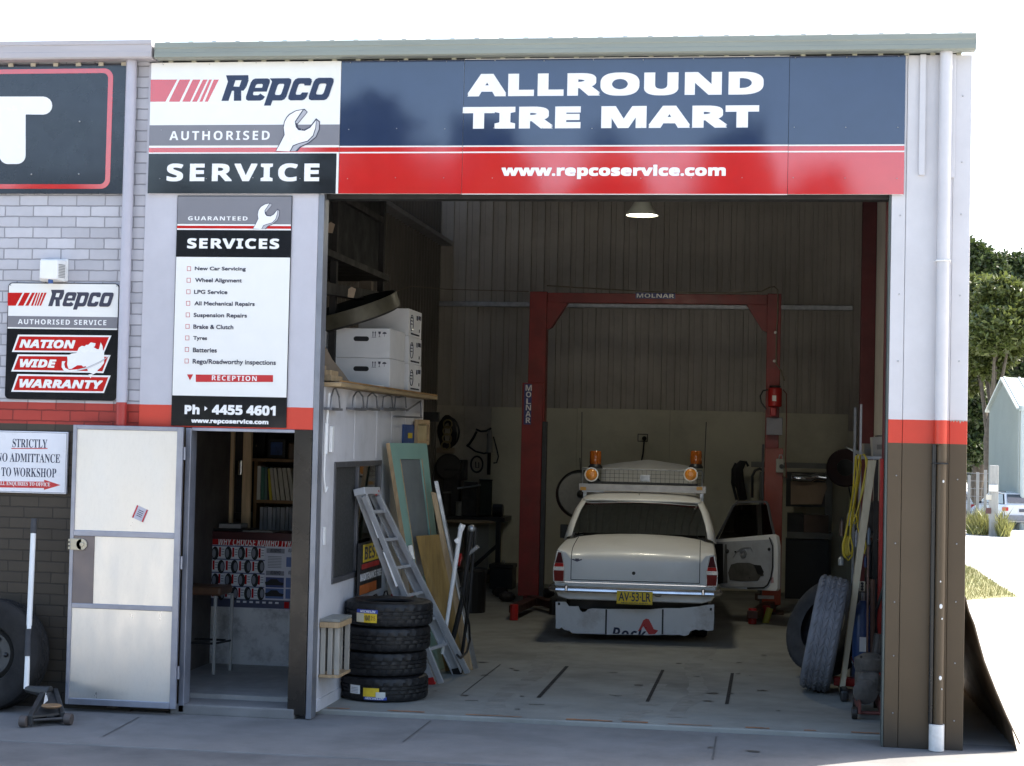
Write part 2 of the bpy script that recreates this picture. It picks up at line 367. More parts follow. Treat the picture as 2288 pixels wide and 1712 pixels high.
# ================================================================ the workshop building
BLD = thing('workshop_building', 'grey and red steel clad workshop with a wide open roller door bay', 'workshop', (3.1, 0, 0))
BANDL = zband('paint_bands_left', [(0, brown), (2.208, redp), (2.381, lav)], .38)
BANDR = zband('paint_bands_right', [(0, brown), (2.208, redp), (2.381, (.60,.585,.60))], .38)
YB, XL, XR = 12.9, -.17, 6.2
f = MB()
f.box(-.03, 1.385, 0, .05, 2.205, 5.09).box(-.03, .365, .002, .06, -.02, 2.203)
f.build('front_cladding', BANDL, BLD, .003)
p = MB()
p.box(5.765, 5.868, 0, .30, -.035, 5.09).box(5.870, 6.205, -.005, .28, -.035, 5.09).box(6.207, 6.335, 0, .30, -.035, 5.09)
p.box(5.955, 6.0, -.035, -.006, 4.19, 5.09).box(6.185, 6.215, -.03, -.006, 4.17, 5.09)
p.build('corner_cladding', BANDR, BLD, .004)
ch = MB().box(6.05, 6.19, -.0065, -.0052, 2.36, 2.378); ch.bm.free(); ch = MB()
random.seed(5); pts = [(6.235+.115*i/10-.02, -.0015, 2.366+(.012 if i % 2 else -.004)+random.uniform(-.006, .006)) for i in range(11)]
ch.prism([Vector((a[0], -.0018, 2.379)) for a in (pts[0], pts[-1])][::-1]+[Vector(q) for q in pts], (0, .0012, 0)).build('paint_chip', mat('chip', (.34,.32,.27), .7), BLD)
# opening trims
MB().box(1.387, 1.432, -.004, .14, -.03, 4.6).build('door_guide', mat('guide_metal', (.22,.23,.26), .4, .5, .15, 4), BLD, .004)
MB().box(5.748, 5.763, -.002, .12, -.03, 4.6).build('door_guide', mat('guide_dark', (.07,.085,.08), .5, .3), BLD, .003)
def ribs(axis, c, a0, a1, z0, z1a, z1b, pitch=.2, h=.04, inward=1):
    """ribbed sheet wall; axis 'x' runs along X at Y=c, 'y' runs along Y at X=c"""
    prof = []; t = a0
    while t < a1:
        for d, e in ((0,0), (.006,h), (.034,h), (.040,0), (.100,0), (.103,.010), (.112,.010), (.115,0)): prof.append((t+d, e))
        t += pitch
    prof = [q for q in prof if q[0] < a1]+[(a1, 0)]
    rows = []
    for k in (0, 1):
        row = []
        for q, e in prof:
            z = z0 if k == 0 else z1a+(z1b-z1a)*(q-a0)/(a1-a0)
            row.append((q, c-inward*e, z) if axis == 'x' else (c+inward*e, q, z))
        rows.append(row)
    return MB().grid(rows)
ribs('x', YB, XL, XR, -.02, 6.36, 6.36, h=.045).build('back_wall', RIBM, BLD)
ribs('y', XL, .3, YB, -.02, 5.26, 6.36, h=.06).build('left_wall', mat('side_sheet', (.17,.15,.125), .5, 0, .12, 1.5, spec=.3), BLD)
ribs('y', XR, .32, YB, -.02, 5.26, 6.36, inward=-1).build('right_wall', RIBM, BLD)
ex = MB().box(6.262, 6.33, .305, 13.05, -.1, 5.15)
ex.build('outer_wall', BANDR, BLD)
rear = MB().box(-.3, 6.26, 12.96, 13.05, -.2, 6.45); rear.build('outer_wall', RIBM, BLD)
# roof sheeting with ribs showing over the gutter
rf = MB(); prof = []; t = .06
while t < 6.3:
    for d, e in ((0,0), (.065,0), (.078,.03), (.112,.03), (.125,0)): prof.append((t+d, e))
    t += .19
rf.grid([[(q, y, z+e) for q, e in prof] for y, z in ((-.10, 5.205), (13.05, 6.38))])
rf.build('roof', mat('roof_sheet', (.30,.33,.31), .5, 0, .1), BLD, solid=.004)
MB().box(-.2, .06, -.02, 13.05, 5.1, 5.16).build('party_flashing', mat('flash', (.4,.4,.42), .5), BLD)
GUT = mat('gutter_green', (.245,.265,.23), .42, 0, .07, 2, dirt=(.16,.165,.15), dirt_amt=.35, dirt_scale=3, stretch=(.4,1,6))
gt = MB(); prof = [(-.02,5.10), (-.135,5.095), (-.15,5.105), (-.15,5.135), (-.147,5.14), (-.147,5.17), (-.152,5.178), (-.152,5.215), (-.140,5.222), (-.138,5.205), (-.135,5.11), (-.02,5.112)]
gt.grid([[(x, y, z) for y, z in prof] for x in (.065, 6.345)], close_u=True)
for x, s in ((.065, 1), (6.345, -1)): gt.prism([Vector((x, y, z)) for y, z in ((-.02,5.10), (-.135,5.095), (-.15,5.105), (-.152,5.215), (-.02,5.215))], (.003*s, 0, 0))
gt.build('gutter', GUT, BLD)
t = .14
while t < 6.3: MB().box(t, t+.035, -.028, .0, 5.086, 5.104).build('sheet_end', mat('sheet_end', (.34,.33,.25), .6), BLD); t += .19
MB().box(-.02, 6.24, .06, .2, 4.02, 5.2).build('lintel', DARKSTEEL, BLD)
dp = MB().tube([(6.14,-.062,5.098), (6.14,-.062,2.2), (6.15,-.062,2.195), (6.15,-.062,.155)], [.046,.046,.036,.036], 20); dp.build('downpipe', BANDR, BLD, smooth=True)
so = MB().tube([(6.14,-.062,.16), (6.14,-.062,-.03)], .055, 20); so.build('pipe_socket', mat('pvc_white', (.74,.73,.71), .4, 0, .05, dirt=(.4,.38,.33), dirt_amt=.4, dirt_scale=14), BLD, smooth=True)
MB().tube([(6.098,-.055,2.2), (6.098,-.055,.158)], .019, 10).build('conduit', mat('pipe_shade_black', (.012,.012,.012), .3), BLD, smooth=True)  # added black pipe standing for the shadowed left half of the downpipe
for x, z, r in ((6.155,1.02,.012), (6.165,.93,.005), (6.158,.50,.011), (6.17,.42,.004), (6.15,1.2,.005), (6.16,1.93,.007)): MB().ball((x, -.098, z), (r, .004, r*1.5), u=7, v=5).build('paint_chip', WHITE, BLD)
for z in (2.06, 3.55): MB().tube([(6.085,-.006,z), (6.09,-.10,z), (6.14,-.115,z), (6.19,-.10,z), (6.195,-.006,z)], .006, 6).build('pipe_clip', DARKSTEEL if z < 3 else WHITE, BLD)
sw = MB(); random.seed(2)
for x in (5.83, 6.17, 6.27):
    for z in (.2, .62, 1.05, 1.48, 1.95, 2.8, 3.3, 3.9, 4.3, 4.8): sw.ball((x, -.006, z+random.uniform(-.02, .02)), .006, u=6, v=4)
sw.build('screw', GALV, BLD)
# inner steel: portal columns, wall rail, lining sheets
MB().box(5.91, 6.165, 2.9, 3.08, 0, 5.4).build('column', MAROON, BLD, .006)
MB().box(5.99, 6.165, 8.9, 9.1, 0, 5.9).build('column', MAROON, BLD, .006)
MB().box(5.86, 6.165, .36, .5, 0, 5.1).build('column', MAROON, BLD, .006)
MB().box(-.12, 6.06, 12.77, 12.86, 4.17, 4.245).build('wall_rail', GALV, BLD, .006)
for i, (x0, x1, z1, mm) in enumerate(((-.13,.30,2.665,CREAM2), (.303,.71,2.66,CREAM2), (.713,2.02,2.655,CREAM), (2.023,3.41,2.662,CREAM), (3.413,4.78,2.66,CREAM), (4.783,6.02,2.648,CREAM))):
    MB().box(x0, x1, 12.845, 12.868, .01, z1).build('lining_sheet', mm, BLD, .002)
MB().box(6.023, 6.10, 12.845, 12.868, .01, 2.40).build('lining_sheet', CREAM, BLD, .002)
q0, q1 = A(S3, 816, 138, 12.83), A(S3, 876, 97, 12.83); MB().box(q0.x, q1.x, 12.82, 12.843, q0.z, q1.z).build('wall_socket', mat('socket', (.62,.59,.46), .5), BLD, .004)
MB().box(q0.x-.012, q1.x+.012, 12.832, 12.844, q0.z-.012, q1.z+.012).build('socket_box', DARKSTEEL, BLD, .004)
for y in (.6, 3.2, 6.2, 9.2): MB().bar((XL, y, 5.08+.0872*y), (XR, y, 5.08+.0872*y), .12, .15).build('rafter', MAROON, BLD)

# front doorway of the reception
OFF = thing('reception_office', 'white walled reception office boxed into the left of the workshop bay', 'office', (.7, 1.5, 0))
FR = mat('frame_metal', (.30,.31,.36), .4, .6, .15, 4)
MB().box(.367, .412, -.02, .12, -.02, 2.2).box(.412, 1.243, -.012, .10, 2.178, 2.204).build('doorway_frame', FR, OFF, .004)
MB().box(1.243, 1.384, -.012, .035, .0, 2.204).build('sliding_post', mat('smoked_panel', (.03,.027,.024), .28, .5, .3, 3, dirt=(.03,.027,.025), dirt_amt=.6, dirt_scale=2.5), OFF, .004)
MB().box(.30, 1.30, -.02, .32, -.04, .045).build('door_sill', APRON, OFF, .012)
MB().box(-.16, 1.40, .322, 4.1, .002, .08).build('office_floor', mat('office_lino', (.28,.275,.265), .5, 0, .15, 5, dirt=(.15,.145,.14), dirt_amt=.5), OFF)
wl = MB()
XW = 1.42
wx0, wx1, wz0, wz1 = .56, 2.26, .965, 1.952
def pw(y0, y1, z0, z1): wl.box(1.36, XW, y0, y1, z0, z1)
pw(.16, wx0, 0, 2.55); pw(wx1, 4.15, 0, 2.55); pw(wx0, wx1, 0, wz0); pw(wx0, wx1, wz1, 2.55)
wl.build('partition_wall', OFFW, OFF)
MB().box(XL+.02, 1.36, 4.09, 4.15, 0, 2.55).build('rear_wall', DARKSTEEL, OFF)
bt = MB()
for y in (1.22, 2.05, 2.66, 3.28): bt.box(XW, XW+.004, y, y+.03, wz1+.02 if y < wx1 else .02, 2.545)
bt.box(XW, XW+.012, .18, 4.12, .0, .09)
bt.build('cover_strip', OFFW, OFF)
wf = MB()
for a, b, c, d in ((wx0, wx1, wz0, wz0+.045), (wx0, wx1, wz1-.045, wz1), (wx0, wx0+.045, wz0+.045, wz1-.045), (wx1-.045, wx1, wz0+.045, wz1-.045), (1.36, 1.41, wz0+.045, wz1-.045)): wf.box(1.38, 1.432, a, b, c, d)
win = wf.build('window', mat('window_frame', (.12,.12,.13), .4, .5), OFF, .004)
MB().box(1.40, 1.406, wx0+.045, 1.36, wz0+.045, wz1-.045).build('fly_screen', mat('fly_screen', (.035,.035,.034), .7, 0, .15, 30), win)
MB().box(1.40, 1.406, 1.41, wx1-.045, wz0+.045, wz1-.045).build('pane', glass('window_glass', dark=.45), win)
rfm = mat('shelf_board', (.30,.21,.11), .7, 0, .25, 3, stretch=(3,1,10))
MB().box(XL+.02, 1.56, .17, 4.16, 2.552, 2.585).build('roof_shelf', rfm, OFF, .004)
MB().box(1.548, 1.56, .17, 4.16, 2.588, 2.602).build('shelf_lip', mat('lip', (.28,.15,.05), .6, 0, .3), OFF)
HOOK = mat('hook_grey', (.17,.17,.18), .5, .5, .15)
for x0, x1 in ((112,186), (262,350), (362,442), (468,548), (552,640)):
    b = MB(); xm = (x0+x1)/2
    b.tube([AX(R6, x0+4, 1505, 1.47), AX(R6, x0+12, 1430, 1.47), AX(R6, xm-10, 1378+(x0-112)*.13, 1.47), AX(R6, xm+6, 1372+(x0-112)*.13, 1.47), AX(R6, x1-10, 1430, 1.47), AX(R6, x1-4, 1505, 1.47)], .007, 6)
    q0, q1 = AX(R6, x0, 1510, 1.47), AX(R6, x1, 1510, 1.47); b.box(1.424, 1.49, q0.y, q1.y, q0.z-.012, q0.z+.008)
    b.build('shelf_bracket', HOOK, OFF)
b = MB(); b.tube([AX(R6, 640, 1525, 1.5), AX(R6, 735, 1460, 1.5), AX(R6, 738, 1565, 1.5)], .009, 6).tube([AX(R6, 552, 1565, 1.5), AX(R6, 742, 1572, 1.5)], .009, 6); b.build('shelf_bracket', HOOK, OFF)
MB().tube([(1.45,.24,2.50), (1.445,.21,2.30), (1.435,.205,2.1), (1.432,.2,1.85), (1.44,.23,1.72), (1.45,.25,1.76)], .008, 6).build('conduit', WHITE, OFF)
MB().tube([(1.44,.208,2.26), (1.438,.205,2.02)], .016, 8).build('conduit', WHITE, OFF)
MB().box(1.422, 1.45, .36, .43, 2.03, 2.24).build('junction_box', WHITE, OFF, .006)
MB().box(1.421, 1.436, .25, .30, 1.30, 1.44).build('light_switch', WHITE, OFF, .004)
# reception counter and what is behind it
CY = 2.12
MB().box(-.3, 1.34, CY, CY+.05, .08, 1.20).build('counter_front', mat('counter_white', (.74,.73,.71), .6, 0, .08, 3, .05, 40, dirt=(.13,.11,.10), dirt_amt=.75, dirt_scale=4.5), OFF)
MB().box(-.3, 1.34, CY-.012, CY+.42, 1.203, 1.275).build('counter_top', mat('counter_maroon', (.07,.018,.02), .4, 0, .2), OFF, .006)
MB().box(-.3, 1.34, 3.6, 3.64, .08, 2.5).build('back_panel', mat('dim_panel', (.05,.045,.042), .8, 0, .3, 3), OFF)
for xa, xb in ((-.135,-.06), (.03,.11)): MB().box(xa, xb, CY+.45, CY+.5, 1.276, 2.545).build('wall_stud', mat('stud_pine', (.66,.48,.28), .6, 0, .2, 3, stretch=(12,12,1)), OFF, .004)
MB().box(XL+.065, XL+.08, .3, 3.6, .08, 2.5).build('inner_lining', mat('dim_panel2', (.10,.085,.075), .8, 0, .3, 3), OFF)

# security door folded back against the bricks
SD = MB()
y0, y1 = -.135, -.105
x0, x1, z0, z1 = -.515, .385, .02, 2.205
t = .05
for q in ((x0, x0+t*.6, z0, z1), (x1-t, x1, z0, z1), (x0+t*.6, x1-t, z0, z0+t), (x0+t*.6, x1-t, z1-t*.7, z1), (x0+t*.6, x1-t, 1.335, 1.38), (x0+t*.6, x1-t, .772, .81)): SD.box(q[0], q[1], y0, y1, q[2], q[3])
door = SD.build('security_door', FR, BLD, .004)
SHEET = mat('perforated_sheet', (.72,.70,.665), .33, .72, .02, 3, 0, 260, dirt=(.45,.43,.42), dirt_amt=.14, dirt_scale=70, stretch=(1,1,.35))
MB().box(x0+t*.6, x1-t, -.122, -.115, z0+t, .772).box(x0+.2, x1-t, -.122, -.115, .81, 1.335).box(x0+t*.6, x1-t, -.122, -.115, 1.38, z1-t*.7).build('infill_sheet', SHEET, door)
MB().box(x0+.02, x0+.2, -.128, -.117, .79, 1.36).build('lock_plate', mat('lock_plate', (.20,.165,.155), .5, .4, .2, 4, dirt=(.12,.1,.09), dirt_amt=.4), door)
lk = MB().box(x0+.01, x0+.10, -.142, -.128, 1.225, 1.315); lk.tube([(x0+.10,-.13,1.27), (x0+.10,-.142,1.27)], .045, 16).tube([(x0+.105,-.14,1.27), (x0+.105,-.15,1.27)], .018, 12)
for k in (-.03, 0, .03): lk.box(x0-.008, x0+.012, -.146, -.13, 1.26+k, 1.28+k)
lk.build('lock', mat('lock_metal', (.42,.40,.33), .35, .7, .1), door, .002)
c = A(R7, 700, 510, -.123); sq = .052; a = rad(-22)
stk = MB()
def rq(cx, cz, w_, h_, y):
    return [Vector((cx+math.cos(a)*u-math.sin(a)*v_, y, cz+math.sin(a)*u+math.cos(a)*v_)) for u, v_ in ((-w_,-h_), (w_,-h_), (w_,h_), (-w_,h_))]
stk.prism(rq(c.x, c.z, sq, sq, -.1245), (0, .002, 0)); stk.mi = 1
for u in (-1, 1): stk.prism(rq(c.x+math.cos(a)*sq*.82*u, c.z+math.sin(a)*sq*.82*u, sq*.11, sq, -.1255), (0, .0008, 0))
stk.mi = 2
for k in range(4): stk.prism(rq(c.x-math.sin(a)*(.024-.015*k), c.z+math.cos(a)*(.024-.015*k), sq*.42, .0025, -.1255), (0, .0008, 0))
stk.build('sticker', [mat('sticker_paper', (.50,.48,.54), .5), LRED, LDARK], door)
for z in (.3, 1.15, 2.0): MB().tube([(.392,-.11,z-.05), (.392,-.11,z+.05)], .011, 8).build('hinge', FR, door)

# ================================================================ neighbouring brick building
NB = thing('brick_building', 'painted brick neighbour with lilac, red and dark brown courses', 'building', (-3, 0, 0))
BRK = zband('painted_brick', [(0, (.058,.044,.030)), (2.209, (.42,.045,.03)), (2.381, (.53,.52,.555))], .6, .08, brick=True, joint=.52)
zt = A(R1, 957, 80, -.16).z
nb = MB().box(-7, -.033, .012, .28, -.1, zt-.03); nb.build('brick_wall', BRK, NB)
zt = A(R1, 957, 80, -.16).z; zb_ = A(R1, 957, 197, -.16).z
gq = MB(); prof = [(-.02,zb_+.004), (-.15,zb_), (-.162,zb_+.012), (-.162,zb_+.05), (-.158,zb_+.055), (-.158,zt-.04), (-.165,zt-.035), (-.165,zt-.004), (-.15,zt), (-.02,zt)]
gq.grid([[(x, y, z) for y, z in prof] for x in (-7, .045)], close_u=True)
for x in (-7, .045): gq.sheet([(x, y, z) for y, z in prof])
gq.build('gutter', mat('gutter_lilac', (.43,.40,.41), .45, 0, .06, 2, dirt=(.3,.27,.26), dirt_amt=.3, dirt_scale=3, stretch=(.4,1,6)), NB)
MB().box(-7, .03, -.018, .3, zt-.002, zt+.01).build('roof', mat('nb_roof', (.4,.38,.38), .6), NB)
t = -2.34
while t < -.25: MB().box(t, t+.04, -.03, .01, zb_-.03, zb_-.002).build('sheet_end', mat('sheet_end2', (.42,.38,.30), .6), NB); t += .19
MB().tube([(-.155,-.052,zb_), (-.155,-.052,0)], .042, 20).build('downpipe', zband('pipe_bands', [(0, brown), (2.2, (.36,.035,.03)), (2.392, (.45,.44,.50))], .4), NB, smooth=True)

# siren box
sb = thing('siren_box', 'small white louvred siren box on the bricks above the warranty sign', 'siren', (-.75, 0, 3.5))
pa, pb = A(R4, 275, 640, .0), A(R4, 468, 488, .0)
MB().box(pa.x, pb.x, -.01, .012, pa.z, pb.z).build('back_plate', WHITE, sb, .006)
q0, q1 = A(R4, 270, 625, -.13), A(R4, 392, 492, -.13); q2 = A(R4, 455, 600, -.02)
MB().hexa([(q0.x, -.13, q0.z+.005), (q1.x, -.13, q0.z-.002), (q2.x, -.011, q0.z-.012), (pa.x+.01, -.011, q0.z-.012), (q0.x, -.13, q1.z), (q1.x, -.13, q1.z), (q2.x, -.011, q1.z+.01), (pa.x+.01, -.011, q1.z+.01)]).build('housing', WHITE, sb, .012)
lv = MB()
for k in range(9):
    for i in range(5):
        u = .2+.13*i; X = q1.x+(q2.x-q1.x)*u; Y = -.13+.119*u; z = q0.z+.02+k*.0125
        lv.box(-.006, .006, -.004, .002, -.003, .003, Matrix.Translation((X+.001, Y, z)) @ Matrix.Rotation(math.atan2(.119, q2.x-q1.x), 4, 'Z'))
lv.build('louvre', mat('louvre', (.3,.3,.3), .6), sb)
MB().tube([A(R4, 345, 622, -.1), A(R4, 347, 655, -.1)], .02, 12).build('strobe', BLUE, sb)
# ================================================================ signs
def XZ(p): return (p.x, p.z)
def strips(mb, x0, x1, y, z0, z1, mi, th=.0015): mb.mi = mi; mb.box(x0, x1, y-th, y, z0, z1)
def poly(mb, z, pts, Y, mi, th=.0015):
    mb.mi = mi; mb.prism([Vector((*(lambda q: (q.x, Y-th))(A(z, x, y, Y)), A(z, x, y, Y).z)) for x, y in pts], (0, th*.95, 0))
def T(s, z, x0, y0, x1, y1, Y, M, parent, **k):
    a, b = A(z, x0, y1, Y), A(z, x1, y0, Y); zc = (A(z, x0, y1, Y).z+A(z, x1, y1, Y).z)/2; zt = (A(z, x0, y0, Y).z+A(z, x1, y0, Y).z)/2
    return text(s, (a.x, Y, zc), (b.x, Y, zt), M, parent, **k)

def logo(parent, x0, z0, w_, h_, Y, M):
    """slanted heavy letters R e p c o drawn as squared strokes; unit cell 6 wide, x-height 5, shear .36"""
    lay = [0]
    def tr(u, v): return Vector((x0+(u+.36*v)/31.6*w_, Y-.0016-.00007*lay[0], z0+(v+1.3)/7.9*h_))
    def ring(mb, u0, u1, v0, v1, t, skip=None, c=1.0):
        """rounded square ring of stroke t; skip = ('r', va, vb) leaves a gap on the right side"""
        def rr(a0, a1, b0, b1, cc): return [(a0+cc,b0), (a1-cc,b0), (a1-cc*.3,b0+cc*.3), (a1,b0+cc), (a1,b1-cc), (a1-cc*.3,b1-cc*.3), (a1-cc,b1), (a0+cc,b1), (a0+cc*.3,b1-cc*.3), (a0,b1-cc), (a0,b0+cc), (a0+cc*.3,b0+cc*.3)]
        o = rr(u0, u1, v0, v1, c); i = rr(u0+t, u1-t, v0+t*.8, v1-t*.8, c*.45); n = len(o)
        for k in range(n):
            if skip and k in skip: continue
            lay[0] += 1
            k2 = (k+1) % n
            mb.prism([tr(*o[k]), tr(*o[k2]), tr(*i[k2]), tr(*i[k])], (0, .0012, 0))
    def sq(mb, *pts):
        lay[0] += 1; mb.prism([tr(*q) for q in pts], (0, .0012, 0))
    mb = MB()
    # R
    sq(mb, (0,0), (2.1,0), (2.1,5.9), (0,5.0)); sq(mb, (0,4.95), (2.1,4.95), (2.1,6.6), (-1.2,6.6))
    sq(mb, (2.1,5.3), (5.2,5.3), (5.9,5.5), (5.4,6.6), (2.1,6.6)); sq(mb, (3.9,3.3), (6.0,3.6), (6.0,5.4), (3.9,5.4)); sq(mb, (2.1,2.6), (5.5,2.6), (6.0,3.5), (2.1,3.7))
    sq(mb, (2.7,2.7), (4.8,2.7), (5.9,0), (3.7,0))
    # e
    o = 6.9; ring(mb, o, o+5.6, 0, 5.7, 1.75, skip=(3,)); sq(mb, (o+1,2.3), (o+5.6,2.3), (o+5.6,3.3), (o+1,3.3)); sq(mb, (o+3.85,3.2), (o+5.6,3.2), (o+5.6,4.8), (o+3.85,4.8))
    # p
    o = 13.1; sq(mb, (o,-1.3), (o+2.0,-1.3), (o+2.0,5.0), (o,5.0)); sq(mb, (o,4.9), (o+2,4.3), (o+2,5.7), (o-1,5.7))
    ring(mb, o+.3, o+5.7, 0, 5.7, 1.75, skip=(11,10,0,9) if False else (9,))
    # c
    o = 19.4; ring(mb, o, o+5.4, 0, 5.7, 1.8, skip=(3,)); sq(mb, (o+3.6,.9), (o+5.4,.9), (o+5.4,2.0), (o+3.6,2.0)); sq(mb, (o+3.6,3.8), (o+5.4,3.8), (o+5.4,4.9), (o+3.6,4.9))
    # o
    o = 25.4; ring(mb, o, o+5.8, 0, 5.7, 1.8)
    return mb.build('logo', M, parent)
def wrench(parent, z, bb, Y):
    """open-jawed spanner emblem; bb maps its drawing box into sighted zoom coordinates"""
    def g(pts): return [(bb[0]+(x-1745)/(2028-1745)*(bb[2]-bb[0]), bb[1]+(y-520)/(790-520)*(bb[3]-bb[1])) for x, y in pts]
    outer = [(1745,790),(1770,740),(1798,685),(1793,640),(1800,600),(1815,572),(1832,553),(1875,530),(1930,520),(1950,540),(1886,618),(1890,640),(1925,652),(1960,636),(2003,580),(2028,600),(2026,650),(2005,700),(1960,738),(1905,765),(1885,790)]
    white = [(1750,786),(1776,740),(1804,685),(1798,640),(1805,602),(1820,575),(1836,558),(1876,535),(1918,526),(1868,600),(1874,635),(1890,655),(1930,660),(1966,640),(2003,592),(1998,640),(1982,688),(1948,722),(1890,738),(1855,752),(1835,790)]
    g1 = [(1926,526),(1945,540),(1884,614),(1872,606)]
    g2 = [(2006,592),(2022,604),(2020,650),(2000,696),(1955,733),(1898,760),(1872,788),(1842,789),(1860,757),(1892,743),(1952,727),(1987,692),(2003,642)]
    mb = MB(); poly(mb, z, g(outer), Y, 0, .0012); poly(mb, z, g(white), Y-.0013, 1, .0008); poly(mb, z, g(g1), Y-.0013, 2, .0008); poly(mb, z, g(g2), Y-.0013, 2, .0008)
    mb.build('spanner_emblem', [LDARK, LETTER, mat('emblem_grey', (.42,.42,.45), .3, var=.03)], parent)

# ---- long fascia sign
Y = -.03
FS = thing('fascia_sign', 'long navy, red and white tyre shop sign across the top of the bay', 'sign', (2.9, Y, 4.046))
sl, sm, sr = 0.0, 1.545, 5.852; sb0, st0 = 4.046, 5.085
def FZ(z, x, y): return A(z, x, y, Y).z
zg1, zg0 = FZ(R1, 1500, 622), FZ(R1, 1500, 752)
zr1, zr0 = FZ(R1, 1500, 766), FZ(R1, 1500, 795); zk1 = FZ(R1, 1500, 804)
fp = MB()
fp.box(sl, sm, Y, Y+.02, sb0, st0)
strips(fp, sl, sm, Y, zg0, zg1, 1); strips(fp, sl, sm, Y, zr0, zr1, 2); strips(fp, sl, sm-.018, Y, sb0, zk1, 3)
fp.build('service_panel', [SIGNWHITE, SIGNGREY, SIGNRED, SIGNBLACK], FS)
zl1a, zl1b = zr1, FZ(R1, 1500, 757); zl2a, zl2b = zk1, zr0
R2 = zm(740,100,2.9105); R3 = zm(1480,60,2.9105)
px_ = [sm+.002, at(1000,300,Y).x, at(1703,300,Y).x, sr]
for i in range(3):
    a, b = px_[i]+.0015, px_[i+1]-.0015; mp = MB(); dy = (0, -.003, .001)[i]
    mp.box(a, b, Y+dy, Y+.02, sb0-.004*(i == 1), st0+.004*(i == 1))
    strips(mp, a, b, Y+dy, zl1b, st0-.001, 1); strips(mp, a, b, Y+dy, zr0, zr1, 2); strips(mp, a, b, Y+dy, sb0+.001, zk1, 2)
    mp.build('name_panel', [SIGNWHITE, SIGNNAVY, SIGNRED], FS)
Yt = Y-.0055
V0 = lambda x, y: (x, y)
T('ALLROUND', V0, 1010, 157, 1650, 207, Yt, LETTER, FS, fat=.011)
T('TIRE MART', V0, 999, 229.5, 1640, 277, Yt, LETTER, FS, fat=.011)
T('www.repcoservice.com', V0, 1083, 356, 1568, 387, Yt, LETTER, FS, fat=.004)
T('AUTHORISED', R1, 1073, 660, 1710, 718, Y-.0016, LETTER, FS, gap=.28)
T('SERVICE', R1, 1055, 866, 2025, 980, Y-.0016, LETTER, FS, gap=.2, fat=.004)
def redbars(parent, z, tops, bots, yt, yb, Y):
    mb = MB()
    for i in range(0, len(tops), 2): poly(mb, z, [(bots[i],yb), (bots[i+1],yb), (tops[i+1],yt), (tops[i],yt)], Y, 0)
    mb.build('red_bars', SIGNRED, parent)
redbars(FS, R1, (955,1123,1138,1206,1222,1271,1287,1315,1326,1343,1355,1387), (953,1048,1070,1138,1155,1205,1218,1248,1264,1282,1298,1317), 335, 475, Y)
a, b = A(R1, 1375, 502, Y), A(R1, 2096, 302, Y); logo(FS, a.x+.035, a.z, (b.x-a.x)-.045, b.z-a.z, Y, LNAVY)
wrench(FS, R1, (1745,520,2028,790), Y-.002)
rv = MB(); random.seed(4)
for x in [sl+.1+.38*i for i in range(16)]:
    for z in (sb0+.12, st0-.012, 4.55): rv.ball((x, Y-.006, z+random.uniform(-.005, .005)), .004, u=6, v=4)
rv.build('screw', GALV, FS)

# ---- services list sign
Y = -.012
SS = thing('services_sign', 'tall white and black board listing guaranteed services beside the doorway', 'sign', (.76, Y, 2.2))
a, b = A(R5, 214, 1625, Y), A(R5, 1005, 57, Y); x0 = A(R5, 216, 850, Y).x; x1 = A(R5, 996, 850, Y).x; z0, z1 = FZ(R5, 590, 1632), FZ(R5, 620, 57)
sp = MB().box(x0-.004, x1+.004, Y, Y+.011, z0-.004, z1+.004)
zz = lambda y: FZ(R5, 600, y)
Yf = Y-.0002
def S_(y0_, y1_, mi): strips(sp, x0, x1, Yf, zz(y1_), zz(y0_), mi)
S_(59, 246, 1); S_(248, 260, 2); S_(260, 279, 3); S_(279, 289, 2); S_(290, 471, 0); S_(475, 1428, 2); S_(1431, 1630, 0)
sp.build('board', [SIGNBLACK, SIGNGREY, SIGNWHITE, SIGNRED], SS)
Yt = Y-.0022
T('GUARANTEED', R5, 307, 195, 715, 223, Yt, LETTER, SS, gap=.2, heavy=.005)
wrench(SS, R5, (750,103,935,282), Yt)
T('SERVICES', R5, 300, 346, 932, 417, Yt, LETTER, SS, gap=.1, fat=.0025)
items = [('New Car Servicing',353,703,540,573),('Wheel Alignment',355,676,619,655),('LPG Service',348,577,699,727),('All Mechanical Repairs',350,764,779,815),('Suspension Repairs',345,711,858,895),('Brake & Clutch',343,618,937,967),('Tyres',342,438,1015,1049),('Batteries',340,505,1095,1127),('Rego/Roadworthy inspections',338,909,1175,1218)]
for i, (s, xa, xb, ya, yb) in enumerate(items):
    T(s, R5, xa, ya, xb, yb, Yt, LDARK, SS, style='n', fat=.0012)
    bxm = MB(); xc = 300-2.0*i; yc = 538+79*i; hw = 27; hh = 31
    for q in ((xc,yc,xc+hw,yc+3), (xc,yc+hh-3,xc+hw,yc+hh), (xc,yc+3,xc+3,yc+hh-3), (xc+hw-3,yc+3,xc+hw,yc+hh-3)):
        poly(bxm, R5, [(q[0],q[3]), (q[2],q[3]), (q[2],q[1]), (q[0],q[1])], Yt, 0, .0008)
    bxm.build('tick_box', LRED, SS)
bxm = MB(); poly(bxm, R5, [(320,1318), (342,1277), (300,1277)], Yt, 0, .0008); bxm.build('arrow', LRED, SS); bxm = MB(); poly(bxm, R5, [(360,1329), (889,1329), (889,1282), (360,1278)], Yt, 0, .0008)
bxm.build('red_bar', LRED, SS)
T('RECEPTION', R5, 470, 1286, 778, 1320, Yt-.001, LETTER, SS, gap=.2)
T('Ph', R5, 283, 1484, 387, 1550, Yt, LETTER, SS, fat=.003); T('4455 4601', R5, 470, 1488, 908, 1556, Yt, LETTER, SS, fat=.003)
tr = MB(); poly(tr, R5, [(420,1527), (441,1510), (420,1494)], Yt, 0, .0008); tr.build('lettering', LETTER, SS)
